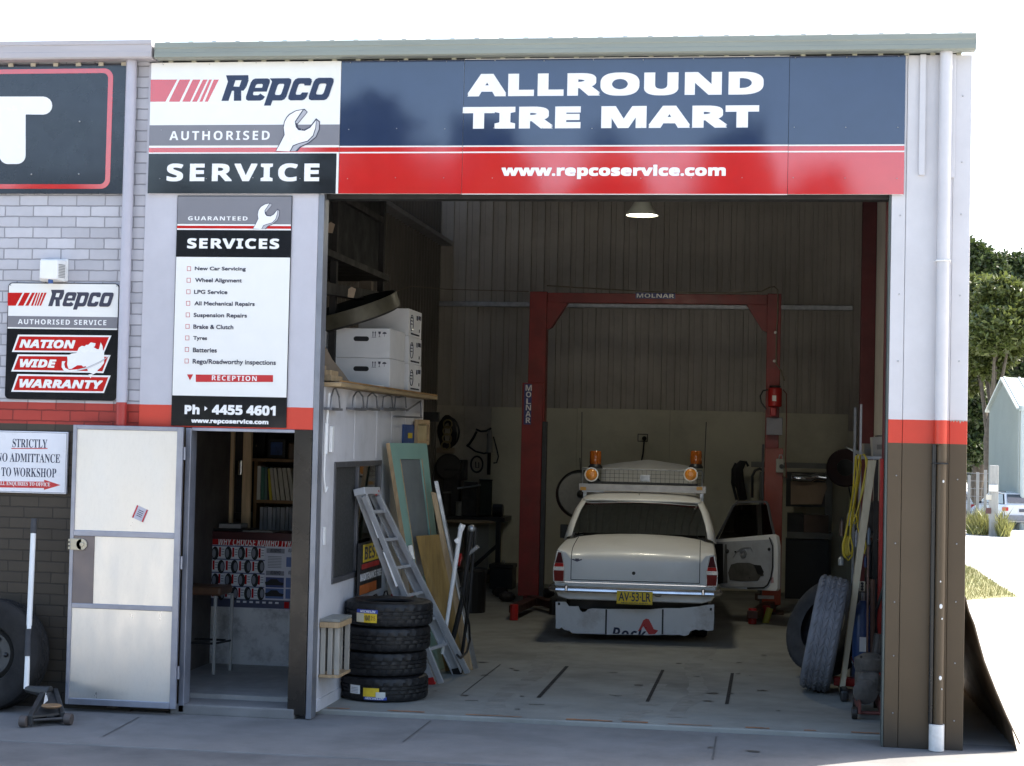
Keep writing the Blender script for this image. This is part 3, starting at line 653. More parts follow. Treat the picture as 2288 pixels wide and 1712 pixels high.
T('www.repcoservice.com', R5, 328, 1583, 858, 1622, Yt, LETTER, SS, fat=.0018)

# ---- warranty sign on the bricks
Y = -.012
WS = thing('warranty_sign', 'square black and white warranty board with a white map on the lilac bricks', 'sign', (-.72, Y, 2.4))
x0, x1 = A(R4, 45, 1050, Y).x, A(R4, 806, 1050, Y).x; z0, z1 = FZ(R4, 420, 1451), FZ(R4, 430, 652)
def rrect(x0, x1, z0, z1, r, y, n=6):
    o = []
    for cx, cz, s in ((x1-r, z0+r, -90), (x1-r, z1-r, 0), (x0+r, z1-r, 90), (x0+r, z0+r, 180)):
        o += [Vector((cx+r*math.cos(rad(s+90*i/n)), y, cz+r*math.sin(rad(s+90*i/n)))) for i in range(n+1)]
    return o
wp = MB(); wp.prism(rrect(x0, x1, z0, z1, .035, Y), (0, .015, 0))
zw = FZ(R4, 420, 881); zw2 = FZ(R4, 420, 958); zw3 = FZ(R4, 420, 968)
top = [q for q in rrect(x0+.006, x1-.006, z0+.006, z1-.006, .03, Y-.0015)]
wp.mi = 1; wp.prism([Vector((x0+.006, Y-.0015, zw3)), Vector((x1-.006, Y-.0015, zw3))]+top[7:21], (0, .0013, 0))
wp.mi = 2; wp.box(x0+.006, x1-.006, Y-.0028, Y-.0016, zw2, zw)
wp.build('board', [SIGNBLACK, SIGNWHITE, SIGNGREY], WS)
redbars(WS, R4, (53,155,168,206,220,240,247,259,266,275,284,298,305,320), (53,107,122,160,173,195,212,226,236,246,252,262,270,281), 718, 807, Y-.0016)
a, b = A(R4, 312, 832, Y), A(R4, 768, 702, Y); logo(WS, a.x+.022, a.z, (b.x-a.x)-.028, b.z-a.z, Y-.0015, LDARK)
T('AUTHORISED SERVICE', R4, 122, 902, 729, 937, Y-.0029, LETTER, WS, gap=.2)
pb_ = MB()
for o, i_ in (([(82,1124),(713,1129),(764,1011),(124,1005)], [(98,1113),(706,1118),(746,1022),(133,1017)]), ([(77,1257),(708,1268),(758,1145),(121,1140)], [(93,1246),(701,1256),(740,1157),(130,1152)]), ([(77,1396),(712,1405),(758,1285),(119,1275)], [(93,1385),(705,1393),(741,1297),(128,1287)])):
    poly(pb_, R4, o, Y, 0); poly(pb_, R4, i_, Y-.0016, 1, .001)
pb_.build('slanted_panels', [LETTER, SIGNRED], WS)
T('NATION', R4, 133, 1040, 517, 1098, Y-.0027, LETTER, WS, style='i', fat=.003); T('WIDE', R4, 136, 1174, 387, 1230, Y-.0027, LETTER, WS, style='i', fat=.003); T('WARRANTY', R4, 133, 1314, 706, 1372, Y-.0027, LETTER, WS, style='i', fat=.003)
mp = MB()
poly(mp, R4, [(460,1150),(490,1135),(525,1130),(540,1095),(560,1082),(582,1085),(590,1075),(605,1075),(622,1058),(655,1065),(650,1085),(640,1090),(665,1105),(678,1105),(690,1058),(703,1085),(705,1110),(713,1122),(714,1165),(712,1200),(690,1230),(672,1245),(660,1264),(640,1277),(620,1268),(605,1265),(598,1240),(585,1232),(592,1220),(570,1225),(560,1215),(530,1215),(490,1240),(470,1240),(460,1210),(463,1180)], Y-.004, 0, .0012)
poly(mp, R4, [(606,1278),(636,1276),(620,1304)], Y-.004, 0, .0012)
poly(mp, R4, [(425,1187),(448,1187),(440,1205),(446,1232),(475,1247),(530,1243),(530,1252),(480,1262),(440,1255),(422,1228)], Y-.0042, 0, .0012)
poly(mp, R4, [(530,1243),(600,1226),(680,1190),(755,1146),(690,1196),(605,1237),(530,1254)], Y-.0055, 1, .0012); poly(mp, R4, [(530,1247),(605,1231),(690,1190),(755,1147),(690,1192),(605,1234),(530,1251)], Y-.007, 0, .0012)
mp.build('map_emblem', [LETTER, mat('emblem_grey', (.42,.42,.45))], WS)
for x in (x0+.02, x1-.02): MB().ball((x, Y-.003, z1-.02), .006, u=8, v=4).build('screw', GALV, WS)

# ---- neighbour's dark sign, end of a word
Y = -.02
TS = thing('neighbour_sign', 'dark glossy sign with a red outline and the white end of a word', 'sign', (-1.5, Y, 4.05))
x1 = A(R1, 818, 640, Y).x; z1 = FZ(R1, 400, 236); z0 = FZ(R1, 400, 1057); x0 = -4.6
ts = MB().box(x0, x1, Y, Y+.03, z0, z1); ts.build('board', [mat('sign_slate', (.016,.018,.028), .16, var=.1, wave=.2, spec=.7)], TS)
oo = rrect(x0+.25, A(R1, 708, 640, Y).x, FZ(R1, 400, 1027), FZ(R1, 400, 267), .075, Y-.003); ii = rrect(x0+.29, A(R1, 677, 640, Y).x, FZ(R1, 400, 998), FZ(R1, 400, 296), .045, Y-.003)
ol = MB(); n = len(oo)
for k in range(n): ol.prism([oo[k], oo[(k+1) % n], ii[(k+1) % n], ii[k]], (0, .0028, 0))
ol.build('outline', SIGNRED, TS)
tp = []
for cx, cy, s in ((275,500,90),):
    tp += [(cx+57*math.cos(rad(90-180*i/8)), cy-57*math.sin(rad(90-180*i/8))) for i in range(9)]
tp += [(163,556)]
tp += [(163-55+55*math.cos(rad(-90*i/6)), 815-55*math.sin(rad(-90*i/6))) for i in range(7)]
tp += [(52+55*math.cos(rad(-90-90*i/6)), 815-55*math.sin(rad(-90-90*i/6))) for i in range(7)]
tp += [(-3,556), (-115,556)]+[(-115+57*math.cos(rad(270-180*i/8)), 500-57*math.sin(rad(270-180*i/8))) for i in range(9)]
tl = MB(); poly(tl, R1, tp, Y, 0, .004); tl.build('lettering', LETTER, TS)
for x, y in ((200,935), (500,933), (505,600), (210,245), (512,243)):
    q = A(R1, x, y, Y); MB().ball((q.x, Y-.002, q.z), .007, u=8, v=4).build('screw', GALV, TS)

# ---- no admittance sign
Y = -.025
NS = thing('admittance_sign', 'white notice with serif lettering and a red arrow on the dark bricks', 'sign', (-.95, Y, 1.6))
x1 = A(R7, 335, 260, Y).x; z1, z0 = FZ(R7, 200, 99), FZ(R7, 200, 409); x0 = x1-.78
MB().box(x0, x1, Y, Y+.03, z0, z1).build('board', [mat('notice_white', (.74,.74,.78), .3, var=.03, wave=.08)], NS, .006)
fr = MB(); e = .008
for q in ((x0+e,x1-e,z0+e,z0+e+.003), (x0+e,x1-e,z1-e-.003,z1-e), (x0+e,x0+e+.003,z0+e,z1-e), (x1-e-.003,x1-e,z0+e,z1-e)): fr.box(q[0], q[1], Y-.001, Y, q[2], q[3])
fr.build('border', LDARK, NS)
T('STRICTLY', R7, 62, 137, 237, 180, Y, LNAVY, NS, style='s'); T('NO ADMITTANCE', R7, -17, 209, 301, 253, Y, LNAVY, NS, style='s'); T('TO WORKSHOP', R7, 6, 281, 282, 326, Y, LNAVY, NS, style='s')
ar = MB(); poly(ar, R7, [(57,186),(238,186),(238,182),(57,182)], Y, 0); poly(ar, R7, [(-30,378),(220,382),(220,391),(303,367),(221,340),(221,350),(-30,347)], Y, 0); ar.build('arrow', LRED, NS)
T('ALL ENQUIRIES TO OFFICE', R7, -11, 351, 251, 374, Y-.0018, LETTER, NS, style='s')
# ================================================================ the old white sedan
CX, CY0 = 3.487, 5.6
CARW = mat('car_white', (.76,.755,.73), .4, 0, .03, 1.2, coat=.15, dirt=(.45,.43,.39), dirt_amt=.25, dirt_scale=2)
GAP = mat('panel_gap', (.02,.02,.02), .8)
CAR = thing('sedan_car', 'old white sedan parked rear end out inside the bay with yellow number plate', 'car', (CX, CY0+2.2, 0))
STN = [ # y, half width, z bottom, shoulder, z at .8w, top
 (0.0,.868,.47,.975,.885,.875), (.015,.876,.458,.99,.925,.92), (.06,.880,.455,1.0,.965,.975), (.16,.880,.452,1.008,1.0,1.022), (.45,.878,.45,1.022,1.032,1.068), (.85,.875,.40,1.035,1.062,1.105), (1.13,.872,.34,1.045,1.075,1.125),
 (1.25,.872,.34,1.03,1.04,1.04), (2.2,.872,.30,1.01,1.0,1.0), (3.25,.875,.30,.995,1.0,1.0), (3.4,.872,.32,.985,.99,.99), (3.42,.872,.32,.98,.80,.78), (4.35,.85,.36,.95,.74,.72), (4.37,.85,.36,.94,.9,.9), (4.56,.82,.42,.88,.84,.84), (4.6,.78,.46,.80,.78,.78)]
def prof(s):
    y, w_, zb, zs, z8, zt = s
    h = [(0,zb), (w_*.82,zb), (w_*.94,zb+.03), (w_*.985,zb+.10), (w_,zb+.24), (w_*.998,.80), (w_*.985,zs-.06), (w_*.96,zs-.012), (w_*.92,zs), (w_*.865,zs-.012 if z8 < zs-.02 else zs+.2*(z8-zs)), (w_*.8,z8), (w_*.55,z8+.62*(zt-z8)), (w_*.25,z8+.93*(zt-z8)), (0,zt)]
    P = [Vector((CX+x, CY0+y, z)) for x, z in h]
    return P+[Vector((2*CX-p.x, p.y, p.z)) for p in P[-2:0:-1]]
b = MB(); rows = [prof(s) for s in STN]; b.grid(rows, close_u=True)
b.face([b.bm.verts.new(p) for p in rows[0]]); b.face([b.bm.verts.new(p) for p in rows[-1]])
bmesh.ops.remove_doubles(b.bm, verts=b.bm.verts, dist=.0005); bmesh.ops.triangulate(b.bm, faces=[f for f in b.bm.faces if len(f.verts) > 4])
body = b.build('body', CARW, CAR, smooth=38)
def lidz(y, x):
    for a, c in zip(STN, STN[1:]):
        if a[0] <= y <= c[0]:
            t = (y-a[0])/(c[0]-a[0]); w_ = .78*.885; z8 = a[4]+t*(c[4]-a[4]); zt = a[5]+t*(c[5]-a[5]); return zt+(z8-zt)*min(1, abs(x)/.71)**2
# boot lid: cut lines, badge, lock
ln = MB()
for sx in (-1, 1):
    ln.tube([(CX+sx*.69, CY0-.001, .672), (CX+sx*.69, CY0-.001, .885)]+[(CX+sx*.69, CY0+y, lidz(y, .69)) for y in (.015,.06,.16,.45,.85,1.05)], .0042, 6)
ln.tube([(CX-.69, CY0-.001, .672), (CX+.69, CY0-.001, .672)], .004, 6)
ln.build('boot_lid', GAP, CAR)
MB().tube([(CX-.015,CY0-.006,.76), (CX-.015,CY0+.01,.76)], .019, 14).build('boot_lock', DARKSTEEL, CAR)
q = A(S3, 398, 956, CY0); bd = MB()
for sx in (-1, 1): bd.prism([Vector((q.x, CY0-.004, q.z-.014)), Vector((q.x+sx*.055, CY0-.004, q.z+.006)), Vector((q.x+sx*.05, CY0-.004, q.z+.016)), Vector((q.x, CY0-.004, q.z+.004))], (0, .012, 0))
bd.box(q.x-.02, q.x+.02, CY0-.005, CY0+.01, q.z, q.z+.02); bd.build('badge', mat('badge', (.06,.06,.10), .4), CAR)
# trim strip low on the panel and reverse-curved ledge
MB().bar((CX-.80, CY0-.004, .645), (CX+.80, CY0-.004, .645), .012, .008).build('trim_strip', CHROME, CAR)
# bumper
bp = MB(); path = [(-.905,.34), (-.915,.1), (-.90,-.02), (-.84,-.085), (-.5,-.105), (0,-.11), (.5,-.105), (.84,-.085), (.90,-.02), (.915,.1), (.905,.34)]
pr_ = [(-.012,-.03), (-.026,-.012), (-.022,.006), (-.008,.012), (-.010,.022), (.0,.034), (.02,.03), (.02,-.03)]
rows = []
for i, (x, y) in enumerate(path):
    a = Vector((*path[max(i-1,0)],0)); c = Vector((*path[min(i+1,len(path)-1)],0)); d = (c-a).normalized(); nrm = Vector((d.y, -d.x, 0))
    rows.append([(CX+x-nrm.x*u*-1, CY0+y-nrm.y*u*-1, .575+v_) for u, v_ in [(-k[0], k[1]) for k in pr_]])
bp.grid(rows, close_u=True); bp.face([bp.bm.verts.new(p) for p in rows[0]]); bp.face([bp.bm.verts.new(p) for p in rows[-1]])
bp.build('bumper', mat('dull_chrome', (.55,.55,.57), .22, .95, .1, 9), CAR, smooth=30)
for sx in (-1, 1): MB().box(CX+sx*.73-.018, CX+sx*.73+.018, CY0-.125, CY0-.09, .55, .625).build('overrider', CHROME, CAR, .012)
# tail lights
LENSD = mat('lens_dark_red', (.075,.004,.007), .45, 0, .2, 20, spec=.15); LENS = mat('lens_red', (.55,.02,.015), .45, 0, .15, 20, spec=.15); LENSO = mat('lens_orange', (.22,.018,.012), .45, 0, .15, 20, spec=.15)
def lamp_poly(pts, sx, y): # pts are zoom sightings on the left lamp, mirrored for the right
    o = []
    for x, yy in pts:
        p = A(S3, x, yy, CY0); o.append(Vector((CX+sx*(CX-p.x), y, p.z)))
    return o
for sx in (-1, 1):
    tl = MB().prism(lamp_poly([(262,886),(296,893),(316,1000),(314,1108),(236,1102),(234,1008)], sx, CY0-.018), (0, .06, 0)).build('tail_light', mat('light_surround', (.42,.42,.42), .3, .5), CAR, .003)
    for pts, M in (([(270,896),(291,901),(305,972),(250,970)], LENSD), ([(250,971),(305,973),(308,998),(242,996)], LENS), ([(240,1022),(309,1024),(306,1098),(244,1094)], LENSO)):
        MB().prism(lamp_poly(pts, sx, CY0-.026), (0, .01, 0)).build('lens', M, tl, .002)
# number plate
p0, p1 = A(S3, 667, 1254, CY0-.165), A(S3, 914, 1173, CY0-.165); PY = CY0-.165
pl = MB().box(p0.x, p1.x, PY, PY+.006, p0.z, p1.z); plate = pl.build('number_plate', mat('plate_yellow', (.85,.60,.02), .4, 0, .03), CAR, .004)
h = p1.z-p0.z; wd = p1.x-p0.x
text('AV·53·LR', (p0.x+wd*.05, PY, p0.z+h*.22), (p1.x-wd*.05, PY, p0.z+h*.90), LDARK, plate, style='n', heavy=.018)
text('NEW SOUTH WALES', (p0.x+wd*.13, PY, p0.z+h*.05), (p1.x-wd*.13, PY, p0.z+h*.16), LDARK, plate, style='n', heavy=.01)
for k in (0, 1):
    pb2 = MB(); z = p0.z+.006 if k == 0 else p1.z-.01; pb2.box(p0.x+.005, p1.x-.005, PY-.0015, PY, z, z+.003); pb2.build('plate_border', LDARK, plate)
hb = A(S3, 950, 1195, CY0-.02); MB().ball((hb.x, CY0-.03, hb.z), (.04,.02,.022)).build('tow_socket', GALV, CAR, smooth=True)
# torn stone guard under the tail
fy = CY0+.10
def FP_(x, y): return A(S3, x, y, fy)
out = [(250,1240),(250,1330),(250,1422),(275,1425),(290,1416),(312,1434),(345,1438),(362,1456),(400,1458),(500,1460),(590,1462),(600,1466),(700,1465),(840,1468),(880,1470),(985,1466),(1060,1468),(1100,1466),(1130,1476),(1160,1466),(1172,1442),(1210,1430),(1230,1436),(1260,1430),(1290,1440),(1330,1436),(1335,1340),(1335,1258),(1280,1262),(1230,1272),(1100,1285),(1000,1284),(900,1292),(700,1290),(600,1290),(500,1286),(470,1292),(455,1308),(435,1312),(418,1300),(405,1270),(380,1272),(340,1270),(320,1240)]
fg = MB().prism([FP_(*q) for q in out], (0, .005, 0)).build('stone_guard', mat('guard_white', (.70,.69,.68), .5, 0, .05, 3, dirt=(.28,.22,.17), dirt_amt=.6, dirt_scale=3.2), CAR)
for xa in (597, 984):
    a, c = FP_(xa, 1292), FP_(xa, 1464); MB().box(a.x-.009, a.x+.009, fy-.006, fy-.001, c.z, a.z).build('rubber_strip', BLACKP, fg)
a, c = FP_(632, 1500), FP_(872, 1418)
tx = text('Rock', (a.x, fy-.001, a.z), (c.x, fy-.001, c.z), LNAVY, fg, style='i', heavy=.015)
bm = bmesh.new(); bm.from_mesh(tx.data); bmesh.ops.bisect_plane(bm, geom=bm.verts[:]+bm.edges[:]+bm.faces[:], plane_co=(0,0,FP_(700,1462).z), plane_no=(0,0,1), clear_inner=True); bm.to_mesh(tx.data); bm.free()
sw_ = MB().prism([FP_(*q)-Vector((0,.004,0)) for q in ((812,1445),(835,1400),(850,1367),(870,1355),(888,1360),(905,1392),(922,1428),(952,1437),(930,1462),(888,1464),(866,1432),(850,1408),(835,1432))], (0, .002, 0)); sw_.build('swoosh', LRED, fg)
MB().box(CX-.72, CX+.72, CY0+.35, CY0+.8, .33, .45).build('underbody', BLACKP, CAR)
for x in (2.66, 4.3): MB().box(x-.012, x+.012, fy-.004, fy+.02, FP_(250,1262).z, FP_(250,1244).z).build('guard_bolt', DARKSTEEL, fg)
# cabin
def skin(name, rows, M, par=CAR, solid=.0, smooth=40): return MB().grid(rows).build(name, M, par, solid=solid, smooth=smooth)
def arc(h0, y0, z0, bulge, n=8): return [(CX+h0*(2*i/n-1), CY0+y0-bulge*(1-(2*i/n-1)**2), z0+.012*(1-(2*i/n-1)**2)) for i in range(n+1)]
CG = glass('car_glass', (.06,.065,.06), .88, .02)
skin('rear_window', [arc(.785, 1.165, 1.118, .07), arc(.755, 1.30, 1.23, .065), arc(.71, 1.47, 1.365, .06), arc(.655, 1.63, 1.468, .05)], CG)
def rarc(h0, y0, z0, crown, n=12): return [(CX+h0*math.sin(math.pi/2*(2*i/n-1)), CY0+y0-(.05*(1-(2*i/n-1)**2) if y0 < 2 else -.05*(1-(2*i/n-1)**2)), z0+crown*(1-abs(2*i/n-1)**2.4)) for i in range(n+1)]
skin('roof', [rarc(.66,1.625,1.468,.012), rarc(.685,1.66,1.472,.03), rarc(.70,1.78,1.475,.06), rarc(.705,2.1,1.475,.095), rarc(.70,2.5,1.47,.10), rarc(.67,2.8,1.455,.07), rarc(.64,2.92,1.43,.03)], CARW, solid=.02)
for sx in (-1, 1):
    fr = MB()
    # rear pillars as shaped panels between the window edge and the side glass
    A0 = [(.775,1.12,1.09), (.745,1.29,1.235), (.70,1.46,1.37), (.65,1.625,1.47)]; B0 = [(.865,1.2,1.03), (.83,1.45,1.2), (.775,1.66,1.36), (.705,1.80,1.478)]; C0 = [(.87,1.62,1.02), (.84,1.70,1.2), (.785,1.78,1.36), (.71,1.86,1.478)]
    fr.grid([[(CX+sx*x, CY0+y, z) for x, y, z in R_] for R_ in (A0, [tuple((Vector(a)*.45+Vector(c)*.55+Vector((.014,-.02,.01)))[:]) for a, c in zip(A0, B0)], B0, C0)])
    fr.build('rear_pillar', CARW, CAR, smooth=50, solid=.012)
pl = MB()
for sx in (-1, 1):
    pl.bar((CX+sx*.855, CY0+2.3, 1.0), (CX+sx*.70, CY0+2.3, 1.48), .03, .06, (0,1,0)); pl.bar((CX+sx*.82, CY0+3.3, .99), (CX+sx*.66, CY0+2.85, 1.46), .04, .05)
    pl.bar((CX+sx*.70, CY0+1.8, 1.475), (CX+sx*.68, CY0+2.87, 1.455), .03, .03)
pl.build('side_pillar', CARW, CAR, .006)
for sx in (-1, 1): skin('side_window', [[(CX+sx*.86, CY0+1.68, 1.02), (CX+sx*.86, CY0+(2.3 if sx > 0 else 3.2), 1.0)], [(CX+sx*.71, CY0+1.86, 1.47), (CX+sx*.70, CY0+(2.3 if sx > 0 else 2.87), 1.465)]], CG)
skin('windscreen', [arc(.80,3.27,1.0,-.1), arc(.64,2.9,1.44,-.05)], CG)
CAB = mat('cabin_trim', (.03,.029,.028), .7)
for sx in (-1, 1): MB().box(CX+sx*.38-.26, CX+sx*.38+.26, CY0+2.25, CY0+2.4, .9, 1.31).build('front_seat', CAB, CAR, .07)
MB().box(CX-.66, CX+.66, CY0+1.32, CY0+1.45, .9, 1.14).build('rear_seat', CAB, CAR, .04)
MB().box(CX-.75, CX+.75, CY0+1.16, CY0+1.3, 1.0, 1.085).build('parcel_shelf', CAB, CAR)
MB().box(CX-.75, CX+.75, CY0+3.0, CY0+3.15, .95, 1.1).build('dashboard', CAB, CAR, .02)
MB().lathe([(.17,0), (.185,.012), (.2,0), (.185,-.012)], 24, Matrix.Translation((CX+.38, CY0+2.85, 1.12)) @ Matrix.Rotation(rad(65), 4, 'X'), closed=True).build('steering_wheel', CAB, CAR, smooth=True)
# wheels
def wheel_parts(par, x, y, r, wd, M1, M2, sx):
    T_ = Matrix.Translation((x, y, r)) @ Matrix.Rotation(rad(90), 4, 'Y')
    t = MB().lathe([(r*.58,-wd*.42), (r*.8,-wd*.5), (r*.95,-wd*.46), (r,-wd*.35), (r,wd*.35), (r*.95,wd*.46), (r*.8,wd*.5), (r*.58,wd*.42)], 36, T_, closed=True).build('tyre', M1, par, smooth=True)
    MB().lathe([(0,-.02*sx), (r*.3,-.02*sx), (r*.42,.03*sx), (r*.56,.05*sx), (r*.6,.08*sx), (r*.6,-.08*sx)], 30, T_).build('rim', M2, par, smooth=True)
for sx in (-1, 1):
    for y in (1.0, 3.72): wheel_parts(CAR, CX+sx*.70, CY0+y, .315, .18, RUBBER, GALV, sx)
MB().tube([(CX-.62, CY0+1.0, .31), (CX+.62, CY0+1.0, .31)], .05, 10).build('axle', DARKSTEEL, CAR)
mr = A(S3, 315, 757, CY0+2.9); MB().box(mr.x-.06, mr.x+.06, mr.y-.03, mr.y+.04, mr.z-.085, mr.z+.085).tube([(mr.x+.04, mr.y, mr.z-.05), (CX-.8, mr.y, 1.03)], .012, 6).build('side_mirror', BLACKP, CAR, .02)
MB().box(CX-.60, CX+.60, CY0+3.5, CY0+4.3, .6, .86).build('engine', GREASE, CAR, .05)
# raised bonnet
hy, hz = CY0+3.42, 1.03; L_ = 1.09; an = rad(53)
rows = []
for i in range(6):
    t = i/5; row = []
    for k in range(-6, 7):
        u = k/6; x = u*(.63-.02*t); crown = .045*(1-abs(u)**1.6)+(.02*(1-min(1, abs(u)*3)))
        y = hy+L_*t*math.cos(an)-crown*math.sin(an); z = hz+L_*t*math.sin(an)+crown*math.cos(an)-(.03*abs(u)**1.3 if i == 5 else 0)-(.02*abs(u)**2)*t
        row.append((CX+x, y, z))
    rows.append(row)
skin('bonnet', rows, CARW, solid=.018, smooth=35)
# the sedan stands a touch askew, nose to the left
_ry = Matrix.Translation((CX, CY0, 0)) @ Matrix.Rotation(rad(2.2), 4, 'Z') @ Matrix.Translation((-CX, -CY0, 0))
for ch in CAR.children:
    if ch.name.split('.')[0] in ('side_mirror', 'stone_guard', 'number_plate', 'guard_bolt'): continue
    ch.data.transform(_ry)
    if ch.name.startswith('tail_light'):
        for g_ in ch.children: g_.data.transform(_ry)
# open driver's door
DH = Vector((4.255, 8.50, 0)); DF = Vector((5.05, 7.86, 0)); du = (DF-DH); DL = du.length; du.normalize(); dn = Vector((du.y, -du.x, 0))  # dn points back at the viewer's side
if dn.y > 0: dn = -dn
def DP(x, y, off=0.0):
    u = (x-1345)/(1800-1345)*DL; yy = DH.y+du.y*u; z = A(S3, x, y, yy).z; p = DH+du*u+dn*off; return Vector((p.x, p.y, z))
dout = [(1352,815),(1352,850),(1372,900),(1386,1128),(1402,1145),(1600,1156),(1788,1166),(1799,1150),(1798,1000),(1797,860),(1785,792),(1762,778)]
DOORW = mat('door_inner', (.36,.37,.39), .5, 0, .08, 4, dirt=(.22,.21,.2), dirt_amt=.5, dirt_scale=5)
dd = MB().prism([DP(x, y) for x, y in dout], -dn*-.06).build('front_door', CARW, CAR, .006)
dfr = MB()
path = [(1352,820),(1420,690),(1472,585),(1502,560),(1600,555),(1698,556),(1712,578),(1735,690),(1760,790)]
for a, c in zip(path, path[1:]): dfr.bar(DP(*a, .02), DP(*c, .02), .022, .022, dn)
dfr.build('window_frame', mat('frame_dark', (.10,.10,.105), .5), dd)
skin('door_glass', [[DP(1365,822,.015), DP(1755,800,.015)], [DP(1428,690,.015), DP(1735,690,.015)], [DP(1482,580,.015), DP(1705,572,.015)]], glass('door_glass', (.03,.03,.03), .975), dd)
MB().prism([DP(x, y, .062) for x, y in ((1362,832),(1758,812),(1770,840),(1768,1040),(1745,1110),(1715,1142),(1420,1138),(1400,1120),(1390,900))], dn*.012).build('inner_panel', DOORW, dd, .008)
MB().prism([DP(x, y, .076) for x, y in ((1478,1090),(1466,1040),(1485,985),(1530,972),(1610,972),(1660,990),(1705,1030),(1712,1062),(1690,1066),(1672,1096),(1560,1098))], dn*.004).build('access_hole', mat('door_cavity', (.075,.07,.062), .6, 0, .3, 9), dd)
MB().prism([DP(x, y, .076) for x, y in ((1348,843),(1424,842),(1430,980),(1432,1112),(1396,1118),(1384,1000),(1372,886))], dn*.005).build('vent_trim', BLACKP, dd)
MB().prism([DP(x, y, .076) for x, y in ((1440,846),(1452,846),(1462,1110),(1432,1112))], dn*.004).build('panel_dark_strip', mat('felt', (.09,.09,.09), .8), dd)  # narrow dark strip on the inner panel beside the vent trim
wd_ = MB(); c_ = DP(1568,910,.076)
for r_ in (.05, .028): wd_.tube([c_+dn*.006+du*r_*math.cos(t)+Vector((0,0,1))*r_*math.sin(t) for t in [k*math.pi/8 for k in range(16)]], .005, 5, closed=True)
wd_.tube([DP(1500,935,.08), DP(1530,890,.082), DP(1560,872,.082), DP(1620,868,.082), DP(1632,895,.082)], .004, 5)
wd_.build('winder', mat('winder', (.3,.3,.3), .5, .5), dd)
for x, y, r_ in ((1457,893,.026), (1745,880,.02), (1512,897,.012), (1390,1050,.03), (1615,1075,.012)): MB().ball(DP(x, y, .076), r_, u=10, v=6).build('grommet', BLACKP, dd)
MB().prism([DP(x, y, .076) for x, y in ((1640,985),(1690,990),(1712,1035),(1700,1060),(1672,1050),(1655,1010))], dn*.006).build('torn_liner', BLACKP, dd)
MB().tube([DP(x, y, .075) for x, y in ((1745,800),(1768,860),(1770,1000),(1760,1070),(1738,1125),(1712,1143),(1600,1146))], .009, 6).build('door_seal', BLACKP, dd)
MB().prism([DP(x, y, .062) for x, y in ((1755,1080),(1772,1070),(1775,1108),(1755,1112))], dn*.002).build('sticker', mat('sticker_pink', (.5,.3,.3), .5), dd)
# roof rack with beacons
RY = CY0+1.95
def RK(x, y, Y=RY): return A(S3, x, y, Y)
rk = MB(); a, c = RK(410,482), RK(1280,446); rk.box(a.x, c.x, RY-.02, RY+.03, a.z+.01, c.z-.01)
rack = rk.build('roof_rack', mat('rack_alloy', (.34,.325,.31), .4, .7, .15, 9, .1, 60), CAR, .003)
for x in (440, 1235):
    p = RK(x, 465); MB().box(p.x-.035, p.x+.035, RY-.024, RY-.021, p.z-.02, p.z+.02).build('reflector', mat('amber_reflector', (.5,.25,.03), .3), rack)
q = MB()
for x in (505, 1190): p = RK(x, 482); q.box(p.x-.13, p.x+.13, RY-.01, RY+.02, p.z-.012, p.z+.004)
for x in (450, 1250): p = RK(x, 482); q.box(p.x-.02, p.x+.02, RY, RY+.05, 1.44, p.z)
q.build('rack_foot', GALV, rack)
MB().box(a.x+.1, c.x-.1, RY+.02, RY+.05, c.z-.01, c.z+.02).build('rack_channel', DARKSTEEL, rack)
ms = MB(); zt_, zb2 = RK(830,340).z, RK(830,425).z; xa, xb = RK(425,380).x, RK(1250,380).x; my = RY+.15
for k in range(27): X = xa+(xb-xa)*k/26; ms.tube([(X, my, zb2), (X, my, zt_)], .0025, 4)
for k in range(4): z = zb2+(zt_-zb2)*k/3; ms.tube([(xa, my, z), (xb, my, z)], .0025, 4)
ms.build('mesh_guard', DARKSTEEL, rack)
MB().tube([(xa, my, zt_+.006), (xb, my, zt_+.006)], .011, 6).build('guard_rail', GALV, rack)
for X in (xa, xb): MB().tube([(X, my, zt_), (X, my, zb2-.03)], .009, 6).build('guard_post', GALV, rack)
p0, p1 = RK(822,420), RK(895,373); MB().box(p0.x, p1.x, RY+.1, RY+.11, p0.z, p1.z).build('rack_plate', GALV, rack, .004)
AMB = mat('amber_lens', (.80,.30,.04), .25, 0, .15, 25, coat=.5); AMBD = mat('beacon_amber', (.42,.11,.012), .15, 0, .25, 10, coat=.7, trans=.25)
for x in (497, 1176):
    p = RK(x, 369); T_ = Matrix.Translation((p.x, RY-.03, p.z)) @ Matrix.Rotation(rad(90), 4, 'X')
    rg = MB().lathe([(.06,-.06), (.083,-.05), (.086,.0), (.083,.012), (.072,.014), (.068,.006)], 32, T_).build('rear_lamp', mat('lamp_ring', (.85,.84,.8), .3, .2, .02), CAR, smooth=50)
    MB().lathe([(.068,.006), (.058,.016), (.034,.024), (0,.027)], 32, T_).build('lamp_lens', AMB, rg, smooth=True)
for x in (515, 1208):
    p = RK(x, 316); t_ = RK(x, 203)
    bs = MB().lathe([(0,0), (.085,0), (.085,.02), (.072,.035), (.066,.05), (0,.05)], 24, Matrix.Translation((p.x, RY+.12, p.z-.02))).build('beacon', BLACKP, CAR, smooth=40)
    hh = t_.z-p.z-.0
    MB().lathe([(.066,.05), (.072,.06), (.071,hh*.6), (.068,hh), (.06,hh+.012), (0,hh+.016)], 24, Matrix.Translation((p.x, RY+.12, p.z-.02))).build('beacon_dome', AMBD, bs, smooth=50)
for pts, r_ in (([RK(430,-60), RK(427,340)], .004), ([RK(416,255), RK(420,345)], .006), ([RK(1281,10), RK(1263,430)], .005), ([RK(822,500,CY0+1.75), RK(823,555,CY0+1.68)], .004)): MB().tube(pts, r_, 6).build('aerial', BLACKP, CAR)
